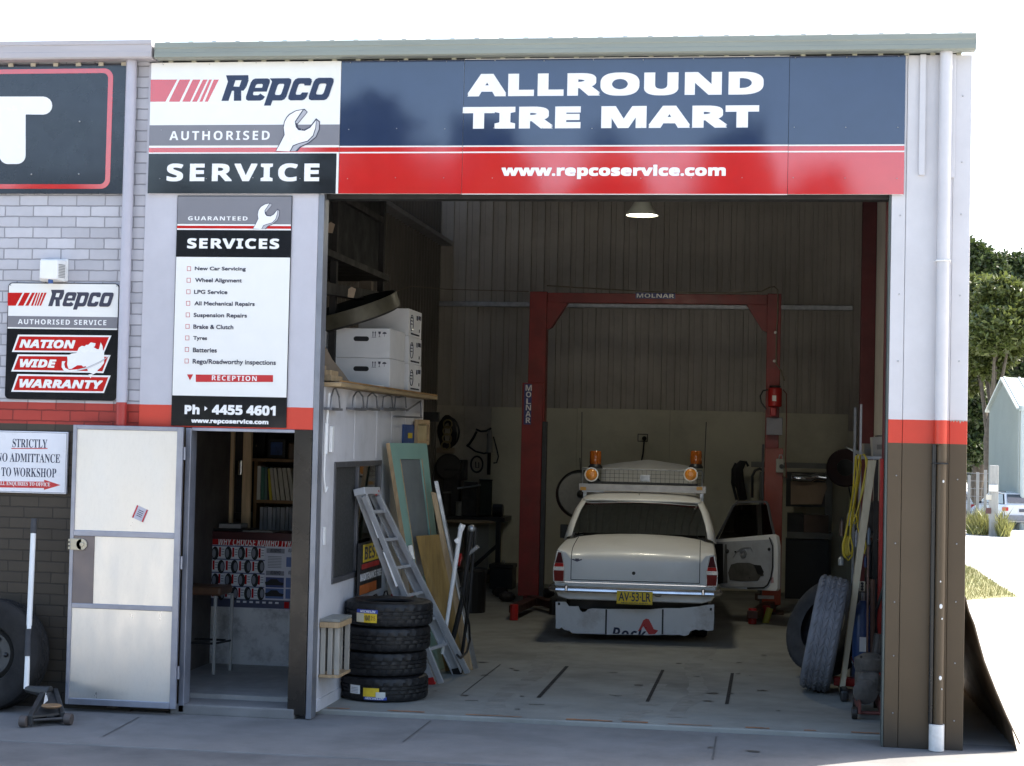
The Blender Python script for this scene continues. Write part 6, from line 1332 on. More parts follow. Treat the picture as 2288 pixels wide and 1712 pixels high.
a, c = F4(428,1090), F4(594,985); bpn = [F4(x, y) for x, y in ((428,1090), (570,1090), (578,1060), (594,1015), (590,990), (428,985))]; MB().prism([q-Vector((0,.03,0)) for q in bpn], (0,.02,0)).build('buff_panel', mat('buff_panel', (.40,.29,.20), .6, 0, .1), t)
MB().box(F4(405,1100).x, F4(605,1100).x, Y+.07, Y+.1, F4(405,1100).z, F4(405,940).z).build('back_board', BLACKP, t)
MB().box(F4(405,1240).x, F4(600,1240).x, Y-.35, Y+.1, 0, F4(405,1245).z).build('cupboard', BLACKP, t)
b = MB().tube([F4(430,965)-Vector((0,.1,0)), F4(470,968)-Vector((0,.1,0)), F4(520,972)-Vector((0,.1,0)), F4(545,960)-Vector((0,.1,0)), F4(590,966)-Vector((0,.1,0))], [.06,.07,.06,.05,.06], 12); tag(b.build('exhaust_pipe', CHROME, None, smooth=True), 'shiny bent exhaust pipe lying along the steel bench above the buff panel', 'pipe')
t = thing('hose_hank', 'hank of black hoses hanging behind the open car door', 'hose', F4(205, 980))
random.seed(9); b = MB()
for k in range(8):
    x = 185+random.uniform(-16,40); b.tube([F4(x+random.uniform(-6,6), 900), F4(x-18, 930), F4(x-14+random.uniform(-8,8), 990), F4(x, 1070)], .022, 6)
b.build('hoses', BLACKP, t, smooth=True)
MB().tube([F4(x, y) for x, y in ((232,915),(222,896),(195,893),(172,915),(163,960),(172,1000),(190,1030))], .02, 6).build('loop', BLACKP, t, smooth=True)
MB().tube([F4(x, y) for x, y in ((250,1060),(250,960),(262,935),(285,925),(300,935))], .02, 6).build('loop', BLACKP, t, smooth=True)
p = F4(680, 922, 12.2); t = thing('hose_reel', 'round dark red hose reel on the wall near the right corner', 'reel', p); T_ = Matrix.Translation(p) @ Matrix.Rotation(rad(85), 4, 'X')
MB().lathe([(.12,-.07), (.26,-.07), (.27,-.05), (.27,.05), (.26,.07), (.12,.07)], 32, T_, closed=True).build('drum', mat('reel_red', (.045,.01,.011), .5), t, smooth=40); MB().lathe([(0,-.05), (.119,-.06), (.119,.06), (0,.05)], 24, T_).build('hub', BLACKP, t)
MB().tube([p+Vector((.05,-.08,-.27)), p+Vector((.12,-.08,-.6)), p+Vector((.15,-.08,-.9))], .01, 6).build('hose', BLACKP, t)
# ================================================================ right side of the bay
def V5(x, y, Y): return A(S5, x, y, Y)
# big worn tyre showing its tread
TYR = mat('worn_tread', (.16,.165,.185), .8, 0, .25, 6, .2, 60, dirt=(.07,.07,.075), dirt_amt=.6, dirt_scale=2.5)
def big_tyre(name, label, M4, r, wd, rin, grp, TYR=TYR):
    t = thing(name, label, 'tyre', M4.translation, 0, grp)
    mb = MB(); h = wd/2; n = 72
    P = [(rin,-h*.8), (r*.75,-h), (r*.9,-h), (r*.975,-h*.93), (r,-h*.8), (r+.003,-h*.4), (r+.004,0), (r+.003,h*.4), (r,h*.8), (r*.975,h*.93), (r*.9,h), (r*.75,h), (rin,h*.8), (rin+.03,h*.55), (r*.9,h*.6), (r*.93,0), (r*.9,-h*.6), (rin+.03,-h*.55)]
    mb.grid([[ (q*math.cos(2*math.pi*k/n), q*math.sin(2*math.pi*k/n), z) for k in range(n)] for q, z in P+[P[0]]], close_u=True)
    bmesh.ops.remove_doubles(mb.bm, verts=mb.bm.verts, dist=1e-5); bmesh.ops.transform(mb.bm, matrix=M4, verts=mb.bm.verts)
    mb.build('carcass', [TYR], t, smooth=50)
    # zig-zag tread blocks
    tb = MB(); nb = 40; rows = 5
    for k in range(nb):
        for j in range(rows):
            z0 = -h*.84+j*(2*h*.84)/rows; z1 = z0+(2*h*.84)/rows; g = .010
            a0 = 2*math.pi*(k+.5*(j % 2))/nb; a1 = a0+2*math.pi/nb; sk = .5*2*math.pi/nb*(1 if j % 2 else -1)
            ga = g/r
            def q(a, z, rr): return M4 @ Vector((rr*math.cos(a), rr*math.sin(a), z))
            c4 = [(a0+ga,z0+g), (a1-ga,z0+g), (a1-ga+sk,z1-g), (a0+ga+sk,z1-g)]
            lo = [q(a, z, r-.002) for a, z in c4]; hi = [q(a, z, r+.013-.006*abs((z0+z1)/2/h)) for a, z in c4]
            tb.hexa(lo+hi)
    tb.build('tread', [TYR], t, .003, seg=1)
    return t
ytop = V5(405,822,2.3); ybot = V5(310,1445,2.1)
R_ = .50; Wd = .27; yc = 2.55
cxm = (V5(343,1140,2.15).x); 
lean = rad(10)
M4 = Matrix.Translation((V5(350,1130,2.12).x+.02, yc, R_*math.cos(lean)+.0+Wd/2*math.sin(lean))) @ Matrix.Rotation(rad(-3), 4, 'Z') @ Matrix.Rotation(lean, 4, 'Y') @ Matrix.Rotation(rad(90), 4, 'Y')
big_tyre('truck_tyre', 'big worn truck tyre leaning with its zigzag tread towards the doorway', M4, R_, Wd, .27, 'big used tyres on the right')
R2_ = .45; l2 = rad(24)
p = fl(1742, 1452)
M4b = Matrix.Translation((p.x+.20, 3.5, R2_*math.cos(l2)+.12*math.sin(l2)+.01)) @ Matrix.Rotation(rad(42), 4, 'Z') @ Matrix.Rotation(l2, 4, 'Y') @ Matrix.Rotation(rad(90), 4, 'Y')
t2 = big_tyre('truck_tyre', 'dark used truck tyre half hidden behind the zigzag tread one', M4b, R2_, .25, .27, 'big used tyres on the right', mat('dark_tread', (.03,.031,.034), .8, 0, .3, 6, .2, 60))
# long board
def leanb(name, label, cat, x0, x1, ytop_, xb0, xb1, yb, Yb, Yt, th, M, d=(0,.05,0)):
    a, c = V5(xb0, yb, Yb), V5(xb1, yb, Yb); e, f_ = V5(x1, ytop_, Yt), V5(x0, ytop_, Yt); a.z = max(a.z, .002); c.z = max(c.z, .002)
    return tag(MB().prism([a, c, e, f_], Vector(d)*th/.05).build(name, M, None, .002), label, cat)
leanb('long_board', 'long pale board standing on end and leaning right beside the big tyre', 'board', 568, 606, 280, 425, 450, 1412, 2.25, 2.7, .12, mat('board_pale', (.42,.36,.25), .6, 0, .12, 3, stretch=(8,8,1)))
leanb('short_board', 'pale board edge standing behind the red upright by the doorway', 'board', 640, 660, 285, 640, 662, 700, 2.9, 2.9, .05, mat('board_pale2', (.36,.31,.2), .6))
# red upright press
t = thing('shop_press', 'bright red steel upright with a low base standing behind the long board', 'press', V5(615,1250,2.5))
a, c = V5(607,1250,2.75), V5(641,272,2.75); MB().box(a.x, c.x, 2.7, 2.78, .12, c.z).build('upright', RED, t, .006)
a, c = V5(440,1408,2.0), V5(640,1370,2.0); MB().box(a.x-.05, c.x-.02, 2.6, 2.72, .05, .12).build('base_bar', RED, t, .006)
MB().tube([V5(588,860,2.5), V5(586,1290,2.5)], .022, 8).build('ram', mat('ram_brown', (.10,.05,.035), .5, .3), t)
for k, y in enumerate((2.5, 2.85)): MB().tube([(a.x+.0, y, .045), (a.x+.05, y, .045)], .04, 12).build('wheel', BLACKP, t)
MB().tube([V5(x, y, 2.6) for x, y in ((645,880),(625,950),(605,1010),(600,1080),(612,1160),(628,1215))], .014, 6).build('hose', BLACKP, t, smooth=True)
# blue gas bottle
p = V5(537, 1290, 2.9); z1 = V5(537, 965, 2.9).z; t = thing('gas_bottle', 'tall blue gas cylinder standing between the long board and red upright', 'cylinder', (p.x, 2.95, 0))
MB().lathe([(0,.002), (.085,.002), (.09,.02), (.09,z1-.14), (.075,z1-.06), (.035,z1-.015), (.03,z1), (0,z1)], 24, Matrix.Translation((p.x, 2.95, 0))).build('cylinder', mat('bottle_blue', (.03,.07,.20), .4, 0, .2, 6), t, smooth=50); MB().tube([(p.x, 2.95, z1), (p.x, 2.95, z1+.07)], .02, 8).build('valve', GALV, t)
b = MB().tube([V5(x, y, 2.8) for x, y in ((480,1235),(490,1262),(505,1280),(522,1290))], .012, 6); b.build('chrome_tube', CHROME, t, smooth=True); MB().box(p.x-.03, p.x+.03, 2.855, 2.859, z1-.45, z1-.32).build('label', WHITE, t)
# outlet plate
a, c = V5(522,917,2.75), V5(551,870,2.75); t = thing('outlet_plate', 'cream three hole outlet plate hung low between board and red upright', 'outlet', (a.x, 2.75, a.z)); MB().box(a.x, c.x, 2.74, 2.755, a.z, c.z).build('plate', mat('outlet_cream', (.6,.55,.42), .5), t, .004)
for k in range(3): MB().ball(((a.x+c.x)/2, 2.739, a.z+(c.z-a.z)*(.2+.3*k)), (.014,.004,.014), u=8, v=6).build('socket_hole', BLACKP, t)
# shelf with boxes on top
t = thing('wall_shelf', 'dark steel shelf bay with a pale edge at the right side wall', 'shelf', (5.9, 4.2, 0))
SYY = 3.6; a, c = V5(535,275,SYY), V5(656,262,SYY); zs2 = a.z
MB().box(a.x, 6.16, SYY, SYY+1.5, zs2, zs2+.03).build('top_shelf', mat('shelf_edge', (.55,.55,.57), .5), t, .003)
for z in (.35, .85, 1.3): MB().box(a.x+.12, 6.16, SYY+.1, SYY+1.5, z, z+.03).build('shelf', DARKSTEEL, t)
for x, y in ((a.x+.14, SYY+.1), (a.x+.14, SYY+1.45)): MB().box(x-.02, x+.02, y-.02, y+.02, 0, zs2-.001).build('post', DARKSTEEL, t)
def c6(label, x0, y0, x1, y1, Y, d, M, rot=0):
    a, c = V5(x0, y1, Y), V5(x1, y0, Y); w_ = c.x-a.x; h = c.z-a.z; T_ = Matrix.Translation((a.x+w_/2, Y+d/2, zs2+.032)) @ Matrix.Rotation(rot, 4, 'Y')
    t = thing('parts_carton', label, 'box', (a.x+w_/2, Y, zs2+.032), 0, 'cartons on the side shelf'); MB().box(-w_/2, w_/2, -d/2, d/2, 0, h, T_).build('case', M, t, .004); MB().box(-w_*.2, w_*.25, -d/2-.002, -d/2-.0005, h*.35, h*.6, T_).build('printing', mat('carton_print', (.2,.18,.16), .7), t)
c6('battered pale carton sloping on top of the side shelf by the pillar', 590, 165, 662, 258, SYY+.15, .35, mat('carton_grey', (.38,.35,.31), .8), rad(-4))
c6('low brown carton on the side shelf beside the battered pale one', 545, 198, 592, 256, SYY+.5, .4, mat('carton_brown', (.22,.19,.15), .8))
c6('dim upright carton at the rear of the side shelf', 608, 60, 640, 160, SYY+.9, .3, mat('carton_dim', (.15,.135,.11), .8))
t = thing('paper_roll', 'crumpled grey sheet sticking out left from the side shelf', 'sheet', V5(490, 240, SYY+.2)); MB().prism([V5(x, y, SYY+.2) for x, y in ((452,214),(470,222),(540,240),(552,258),(520,256))], (0,.25,.01)).build('sheet', mat('sheet_grey', (.30,.30,.28), .7), t)
for (x0, x1, y0, y1, lb, M) in ((520,537,8,395,'tallest pale square tube standing by the side shelf', mat('tube_pale', (.36,.36,.37), .45, .4)), (497,512,22,240,'shorter grey tube standing behind the tallest one', mat('tube_grey', (.22,.22,.22), .5, .4))):
    a, c = V5(x0, y1, SYY-.06), V5(x1, y0, SYY-.06); tag(MB().box(a.x, c.x, SYY-.07 if x0 > 510 else SYY+.06, SYY-.03 if x0 > 510 else SYY+.1, 0.002 if x0 < 510 else .002, c.z).build('square_tube', M), lb, 'tube')
# yellow lead hanging from the shelf
t = thing('yellow_lead', 'looped yellow extension lead hanging from the side shelf by the long board', 'lead', V5(500, 500, SYY-.2))
random.seed(31); b = MB(); YL = SYY-.2
loops = [((520,252),(505,262),(500,330),(492,430),(478,520),(462,620),(446,700),(452,745),(470,768),(488,745),(490,700),(478,640),(482,560),(500,470),(512,380),(520,300),(524,256)),
 ((545,250),(560,275),(562,330),(548,400),(528,470),(512,530),(500,560),(492,580),(500,590),(512,572),(508,548),(494,546),(484,566),(490,588)),
 ((530,252),(520,290),(515,360),(505,450),(495,530),(486,600),(470,690),(478,740),(492,720)),
 ((538,250),(552,262),(556,310),(545,380),(530,450),(520,520),(514,600),(524,640),(548,660),(556,700),(545,735)),
 ((512,256),(508,300),(512,350),(498,420),(488,470),(470,560),(455,640),(441,690),(442,735),(455,755)),
 ((525,258),(530,300),(522,380),(508,450),(500,500),(490,560))]
for k, L_ in enumerate(loops): b.tube([V5(x, y, YL+.012*k) for x, y in L_], .0075, 6)
b.build('lead', mat('lead_yellow', (.50,.38,.02), .45, 0, .1), t, smooth=True)
a, c = V5(452,750,YL), V5(478,650,YL); MB().box(a.x, c.x, YL+.09, YL+.12, a.z, c.z).build('plug', mat('lead_yellow', (.5,.38,.02)), t, .01)
# clutter of tools on the low shelves, individually
random.seed(44); kinds = [('tin', 'tin'), ('bottle', 'bottle'), ('tool_case', 'case')]
cl = [(462,520,505,600,'grey bottle on the side shelf under the yellow lead',(.2,.2,.2)), (425,560,452,650,'brown bottle left of the yellow lead',(.10,.06,.04)), (486,600,500,690,'white tube behind the yellow lead',(.5,.5,.5)), (500,610,516,700,'silver spray tin behind the yellow lead',(.35,.35,.37)), (420,745,450,790,'white tin low behind the zigzag tyre',(.4,.4,.38)), (560,690,585,840,'dark canister between the board and red upright',(.03,.03,.035)), (545,740,562,800,'blue tin beside the dark canister',(.04,.06,.15)), (470,690,486,760,'dark bottle low beneath the yellow lead',(.05,.05,.05)), (560,600,580,690,'pale blue tin higher up beside the red upright',(.2,.25,.32))]
for x0, y0, x1, y1, lb, c_ in cl:
    Yq = 4.1; a, c = V5(x0, y1, Yq), V5(x1, y0, Yq); r_ = (c.x-a.x)/2; h = c.z-a.z
    nm = next((k for k in ('tin', 'canister', 'tube') if ' '+k+' ' in lb), 'bottle')
    t = thing(nm, lb, nm, ((a.x+c.x)/2, Yq, a.z), 0, 'tins and bottles on the side shelf')
    MB().lathe([(0,0), (r_,0), (r_,h*.7), (r_*.5,h*.85), (r_*.4,h*.9)], 16, Matrix.Translation(((a.x+c.x)/2, Yq, a.z))).build('body', mat('tin_%.2f_%.2f' % (c_[0], c_[2]), c_, .4, .2, .15), t, smooth=40)
    MB().tube([((a.x+c.x)/2, Yq, a.z+h*.9), ((a.x+c.x)/2, Yq, a.z+h)], r_*.42, 10).build('cap', BLACKP, t)
for z, hh, y in ((.381,.42,4.2), (.881,.36,4.3), (1.331,.3,4.3)):
    tag(MB().box(a.x+.02, 6.1, y, y+.5, z, z+hh).build('tool_case', GREASE, None, .02), {.381:'dark greasy case on the lowest side shelf', .881:'dark greasy case on the middle side shelf', 1.331:'dark greasy case on the upper side shelf'}[z], 'case', 'greasy cases on the side shelf')
# engine lump on a floor jack, front right
p = fl(1868, 1553)
t = thing('floor_jack', 'low rusty red floor jack on small wheels at the foot of the pillar', 'jack', (5.62, 1.2, 0))
JX0, JX1 = V5(485,1540,1.05).x, V5(640,1540,1.05).x; JR = mat('jack_red', (.14,.04,.03), .6, .2, .3, 8)
for x in (JX0+.06, JX1-.02): MB().box(x-.012, x+.012, 1.0, 1.75, .05, .14).build('side_plate', JR, t, .004)
MB().tube([(JX0, 1.05, .055), (JX1+.03, 1.05, .055)], .014, 8).build('axle', JR, t); MB().tube([(JX0, 1.05, .05), (JX0+.045, 1.05, .05)], .049, 16).build('wheel', GREASE, t, .006); MB().tube([(JX1-.005, 1.05, .05), (JX1+.04, 1.05, .05)], .049, 16).build('wheel', GREASE, t, .006)
for x in (JX0+.06, JX1-.02): MB().tube([(x-.02, 1.72, .04), (x+.02, 1.72, .04)], .039, 12).build('caster', GREASE, t)
t = thing('gearbox', 'grey greasy gearbox casting resting on the red floor jack', 'gearbox', (5.62, 1.4, .15))
a, c = V5(507,1495,1.25), V5(628,1312,1.25)
gb = MB().box(a.x, c.x, 1.2, 1.62, .155, c.z); gb.build('casting', mat('casting_grey', (.085,.075,.065), .75, .1, .4, 9, .5, 30, dirt=(.04,.035,.03), dirt_amt=.6), t, .05, seg=3)
GM = mat('casting_grey', (0,0,0)); MB().lathe([(0,0), (.12,0), (.13,.03), (.13,.1), (.06,.14), (0,.14)], 18, Matrix.Translation(((a.x+c.x)/2+.02, 1.42, c.z-.01))).build('bell_housing', GM, t, smooth=30)
MB().lathe([(0,0), (.09,0), (.1,.02), (.05,.04), (0,.04)], 16, Matrix.Translation(((a.x+c.x)/2-.03, 1.2, (a.z+c.z)/2)) @ Matrix.Rotation(rad(90), 4, 'X')).build('cover', GM, t, smooth=30)
random.seed(6)
for k in range(8): MB().tube([(a.x+.03+.14*(k % 4), 1.2, .2+.28*(k//4)), (a.x+.03+.14*(k % 4), 1.185, .2+.28*(k//4))], .012, 6).build('bolt', GREASE, t)
MB().tube([((a.x+c.x)/2+.08, 1.5, c.z+.1), ((a.x+c.x)/2+.1, 1.5, c.z+.28)], .05, 12).build('shaft', GREASE, t)
# rusty rod leaning beside
tag(MB().tube([V5(560,1300,2.3), V5(566,700,2.5)], .01, 6).build('steel_rod', mat('rod_rust', (.12,.06,.04), .7)), 'thin rusty rod standing beside the red upright', 'rod')
tag(MB().box(V5(430,1470,2.0).x, V5(470,1470,2.0).x, 1.95, 2.25, .002, .10).build('rubber_block', BLACKP, None, .02), 'black rubber block on the floor between the big tyre and gearbox', 'block')
# ================================================================ outside, right of the workshop
# bent wall sheet leaning at the corner
t = thing('wall_sheet', 'bent brown cladding sheet flaring out from the side wall of the workshop', 'sheet', (6.8, .3, -.05))
rows = []; ys_ = [.1+.12*k for k in range(34)]
pr_ = [(585,632),(606,715),(640,800),(668,905),(700,1020),(735,1110),(762,1180),(800,1270),(832,1345),(872,1430),(915,1520)]
L_ = [A(S7, x, y, .1) for x, y in pr_]
for k, y in enumerate(ys_):
    rows.append([(p.x+.006*(1 if k % 2 else -1), y, p.z+(slope(0, y)+.05)*min(1, i/8) if i < len(L_)-1 else slope(0, y)-.03) for i, p in enumerate(L_)])
MB().grid(rows).build('sheet', mat('sheet_brown', (.30,.21,.13), .5, .1, .25, 3, dirt=(.05,.04,.03), dirt_amt=.5), t, solid=.004)
MB().tube([p+Vector((0,-.004,0)) for p in L_], .006, 6).build('edge', mat('sheet_edge', (.12,.09,.06), .5), t)
# lawn verge
random.seed(12)
def gz(x, y): return slope(x, y)
def onground(x, y):
    z = -.05
    for _ in range(12): p = fl(x, y, z); z = slope(0, p.y)
    return Vector((p.x, p.y, z))
vg = [onground(*S7(x, y)) for x, y in ((400,440),(592,445),(640,462),(720,520),(800,570),(905,632),(800,640),(600,652),(400,660))]
lw = MB(); lw.sheet([p+Vector((0,0,.006)) for p in vg]); struct(lw.build('lawn', mat('dry_lawn', (.25,.23,.10), .95, 0, .35, 4, .4, 60, dirt=(.11,.16,.04), dirt_amt=.85, dirt_scale=.8)))
xs_ = [p.x for p in vg]; ys2 = [p.y for p in vg]
def inside(x, y):
    c = False; n = len(vg)
    for i in range(n):
        a, b = vg[i], vg[(i+1) % n]
        if (a.y > y) != (b.y > y) and x < (b.x-a.x)*(y-a.y)/(b.y-a.y)+a.x: c = not c
    return c
def tufts(n, pick, h, spread):
    V_, F_ = [], []
    for _ in range(n):
        p = pick()
        if p is None: continue
        x, y, z = p; a = random.uniform(0, math.pi); hh = h*random.uniform(.5, 1.2); w_ = hh*.05; dx, dy = math.cos(a)*w_, math.sin(a)*w_; lx, ly = random.uniform(-1,1)*hh*spread, random.uniform(-1,1)*hh*spread
        i = len(V_); V_ += [(x-dx,y-dy,z), (x+dx,y+dy,z), (x+lx,y+ly,z+hh)]; F_.append((i, i+1, i+2))
    return V_, F_
def mesh_obj(name, V_, F_, M, parent=None):
    me = bpy.data.meshes.new(name); me.from_pydata(V_, [], F_); me.materials.append(M); o = bpy.data.objects.new(name, me); COL.objects.link(o)
    if parent: adopt(o, parent)
    return o
def pl():
    x = random.uniform(min(xs_), max(xs_)); y = random.uniform(min(ys2), max(ys2)); return (x, y, slope(x, y)+.006) if inside(x, y) else None
gr = mesh_obj('grass', *tufts(9000, pl, .09, .6), mat('dry_grass', (.24,.23,.09), .9, 0, .3, 3, dirt=(.11,.17,.04), dirt_amt=.85, dirt_scale=.7)); gr['kind'] = 'stuff'
# leafy trees
def leafmat(name, c, tr=.35):
    M = bpy.data.materials.new(name); M.use_nodes = True; n = M.node_tree.nodes; L = M.node_tree.links; b = n['Principled BSDF']; o = n['Material Output']
    g = n.new('ShaderNodeNewGeometry'); r = n.new('ShaderNodeMapRange'); L.new(g.outputs['Random Per Island'], r.inputs[0]); r.inputs[3].default_value = .55; r.inputs[4].default_value = 1.5
    m = n.new('ShaderNodeMix'); m.data_type = 'RGBA'; m.blend_type = 'MULTIPLY'; m.inputs[0].default_value = 1; m.inputs[6].default_value = (*c, 1)
    cb = n.new('ShaderNodeCombineColor'); [L.new(r.outputs[0], cb.inputs[i]) for i in range(3)]; L.new(cb.outputs[0], m.inputs[7]); L.new(m.outputs[2], b.inputs['Base Color']); b.inputs['Roughness'].default_value = .45
    t = n.new('ShaderNodeBsdfTranslucent'); L.new(m.outputs[2], t.inputs[0]); x = n.new('ShaderNodeMixShader'); x.inputs[0].default_value = tr; L.new(b.outputs[0], x.inputs[1]); L.new(t.outputs[0], x.inputs[2]); L.new(x.outputs[0], o.inputs[0]); return M
LEAF = leafmat('leaf_olive', (.10,.12,.03), .3); LEAF2 = leafmat('leaf_dark', (.048,.07,.02), .25); BARK = mat('bark', (.10,.08,.06), .9, 0, .3, 6, .4, 30)
def tree(label, base, h, lobes, nleaf, M, leaf=.30, grp=None):
    t = thing('leafy_tree', label, 'tree', base, 0, grp); b = MB(); top = Vector(base)+Vector((.3,0,h*.55)); B = Vector(base)
    b.tube([B, B.lerp(top,.35)+Vector((.12,0,0)), B.lerp(top,.7)-Vector((.1,.1,0)), top], [h*.028,h*.024,h*.018,h*.012], 9)
    for c, r in lobes[:7]:
        C_ = B+Vector(c); s = B.lerp(top, random.uniform(.45,.95)); b.tube([s, s.lerp(C_,.5)+Vector((0,0,-.3)), C_], [h*.011,h*.008,h*.003], 6)
    b.build('trunk', BARK, t, smooth=50)
    V_, F_ = [], []
    tot = sum(r**2 for c, r in lobes)
    for c, r in lobes:
        C_ = B+Vector(c); n = int(nleaf*r*r/tot); cl_ = max(6, n//45)
        for _ in range(cl_):
            d = Vector((random.gauss(0,1), random.gauss(0,1), random.gauss(0,.8))).normalized(); cc = C_+d*r*random.uniform(.72, 1.03)
            for _ in range(n//cl_):
                p = cc+Vector((random.gauss(0,1), random.gauss(0,1), random.gauss(0,.7)))*r*.17
                s = leaf*random.uniform(.6, 1.3); u = Vector((random.gauss(0,1), random.gauss(0,1), random.gauss(0,.8))).normalized(); v_ = u.orthogonal().normalized(); v_.rotate(Matrix.Rotation(random.uniform(0, 6.28), 3, u))
                i = len(V_); V_ += [p, p+u*s*.5+v_*s*.22, p+u*s, p+u*s*.5-v_*s*.22]; F_.append((i, i+1, i+2, i+3))
    mesh_obj('crown', [tuple(v) for v in V_], F_, M, t)
    return t
random.seed(77)
DT = 70.0
def far(x, y, Y): return A(S6, x, y, Y)
def lobe_at(base, x, y, Y, rp): p = far(x, y, Y); k = (Y+13.16)/3761/1.0*(1/2.3645/S); return ((p.x-base[0], p.y-base[1]+random.uniform(-2,2), p.z-base[2]), rp*k)
b0 = far(612,1180,66); base = (b0.x, 66, slope(0,66))
tree('rounded olive green tree with a dark trunk beside the green shed', base, 9.5, [lobe_at(base, x, y, 66, r) for x, y, r in ((600,230,95),(690,260,100),(760,330,75),(560,300,90),(650,420,110),(740,450,95),(580,430,90),(690,540,80),(800,420,70),(560,560,70),(640,600,60),(530,690,70),(620,480,80))], 60000, LEAF)
b1 = far(560,1200,74); base = (b1.x, 74, slope(0,74))
tree('taller dark tree behind the rounded olive one, close to the workshop corner', base, 13, [lobe_at(base, x, y, 74, r) for x, y, r in ((560,80,85),(620,120,80),(520,200,90),(500,60,90),(480,330,100),(540,700,90),(560,820,80),(600,900,60),(500,900,90),(560,1000,60),(480,600,120),(560,1120,60),(520,1060,70),(600,1090,55),(640,990,55),(620,800,60),(650,700,60))], 36000, LEAF2)
b2 = far(800,1150,82); base = (b2.x, 82, slope(0,82))
tree('broad dark tree rising behind the ridge of the green shed', base, 14, [lobe_at(base, x, y, 82, r) for x, y, r in ((720,110,75),(790,140,90),(870,170,110),(830,260,95),(920,320,110),(780,400,80),(850,480,120),(960,500,120),(700,620,90),(800,640,100))], 34000, LEAF2)
V_, F_ = [], []
for x, y, r in ((500,200,90),(560,330,110),(660,300,110),(760,260,100),(860,280,110),(540,480,110),(640,560,120),(740,520,110),(850,560,120),(540,700,110),(620,800,110),(560,900,110),(640,1000,100),(540,1060,100),(620,1130,70),(540,1150,60),(590,1175,55),(645,1150,60),(700,1100,80),(720,700,110),(820,720,110)):
    c_ = far(x, y, 98); k = (98+13.16)/3761/2.3645/S; rr = r*k
    for _ in range(620):
        d = Vector((random.gauss(0,1), random.gauss(0,.6), random.gauss(0,1))).normalized()*rr*random.uniform(.2,1.05); p = c_+d; s = random.uniform(.35,.7); u = Vector((random.gauss(0,1), random.gauss(0,1), random.gauss(0,.7))).normalized(); v_ = u.orthogonal()
        i = len(V_); V_ += [tuple(p), tuple(p+u*s*.5+v_*s*.3), tuple(p+u*s), tuple(p+u*s*.5-v_*s*.3)]; F_.append((i,i+1,i+2,i+3))
o = mesh_obj('woods', V_, F_, LEAF2); o['kind'] = 'stuff'
# green gabled shed
Ysh = 60.0; gp, ge, gr_ = far(715,687,Ysh), far(640,835,Ysh+3), far(800,808,Ysh-3.5)
t = thing('green_shed', 'pale green gabled metal shed with a ribbed roof beyond the yard', 'shed', (gp.x+4, Ysh, slope(0, Ysh)))
zg = slope(0, Ysh)-.3; SHG = mat('shed_green', (.33,.365,.335), .5, 0, .05, 1); ROOFG = mat('shed_roof', (.45,.50,.48), .4, .2, .05, 1)
GA, GB = Vector((ge.x, Ysh+3.0, 0)), Vector((gr_.x, Ysh-3.5, 0)); ev = (ge.z+gr_.z)/2-.1; pk = gp.z; mid_ = (GA+GB)/2; dl = Vector((8.0, 4.6, 0))*2
gw = MB()
gw.prism([GA+Vector((0,0,zg)), GB+Vector((0,0,zg)), GB+Vector((0,0,ev)), mid_+Vector((0,0,pk)), GA+Vector((0,0,ev))], dl).build('wall', SHG, t)
rg = MB()
for a in (GA, GB):
    o_ = (a-mid_)*.06; rg.hexa([a+o_-dl*.01+Vector((0,0,ev-.1)), a+o_+dl*1.01+Vector((0,0,ev-.1)), mid_+dl*1.01+Vector((0,0,pk+.03)), mid_-dl*.01+Vector((0,0,pk+.03)), a+o_-dl*.01+Vector((0,0,ev-.02)), a+o_+dl*1.01+Vector((0,0,ev-.02)), mid_+dl*1.01+Vector((0,0,pk+.12)), mid_-dl*.01+Vector((0,0,pk+.12))])
rg.build('roof', ROOFG, t)
rr = MB(); a = GB
for k in range(26):
    s_ = k/25; p0 = a+(a-mid_)*.06+dl*s_+Vector((0,0,ev+.0)); p1 = mid_+dl*s_+Vector((0,0,pk+.14)); rr.bar(p0, p1, .07, .05)
rr.build('roof_rib', ROOFG, t)
wr = MB(); n = 30
for k in range(1, n): p = GA.lerp(GB, k/n)-dl.normalized()*.012; h_ = ev+(pk-ev)*(1-abs(2*k/n-1)); wr.bar(p+Vector((0,0,zg)), p+Vector((0,0,h_-.05)), .05, .03, (0,1,0))
wr.build('wall_rib', SHG, t)
q = GB+Vector((.12,-.12,0)); MB().tube([q+Vector((0,0,zg)), q+Vector((0,0,ev))], .09, 10).build('downpipe', ROOFG, t)
MB().bar(GB+(GB-mid_)*.07+Vector((0,0,ev-.05)), GB+(GB-mid_)*.07+dl+Vector((0,0,ev-.05)), .2, .2).build('gutter', ROOFG, t)
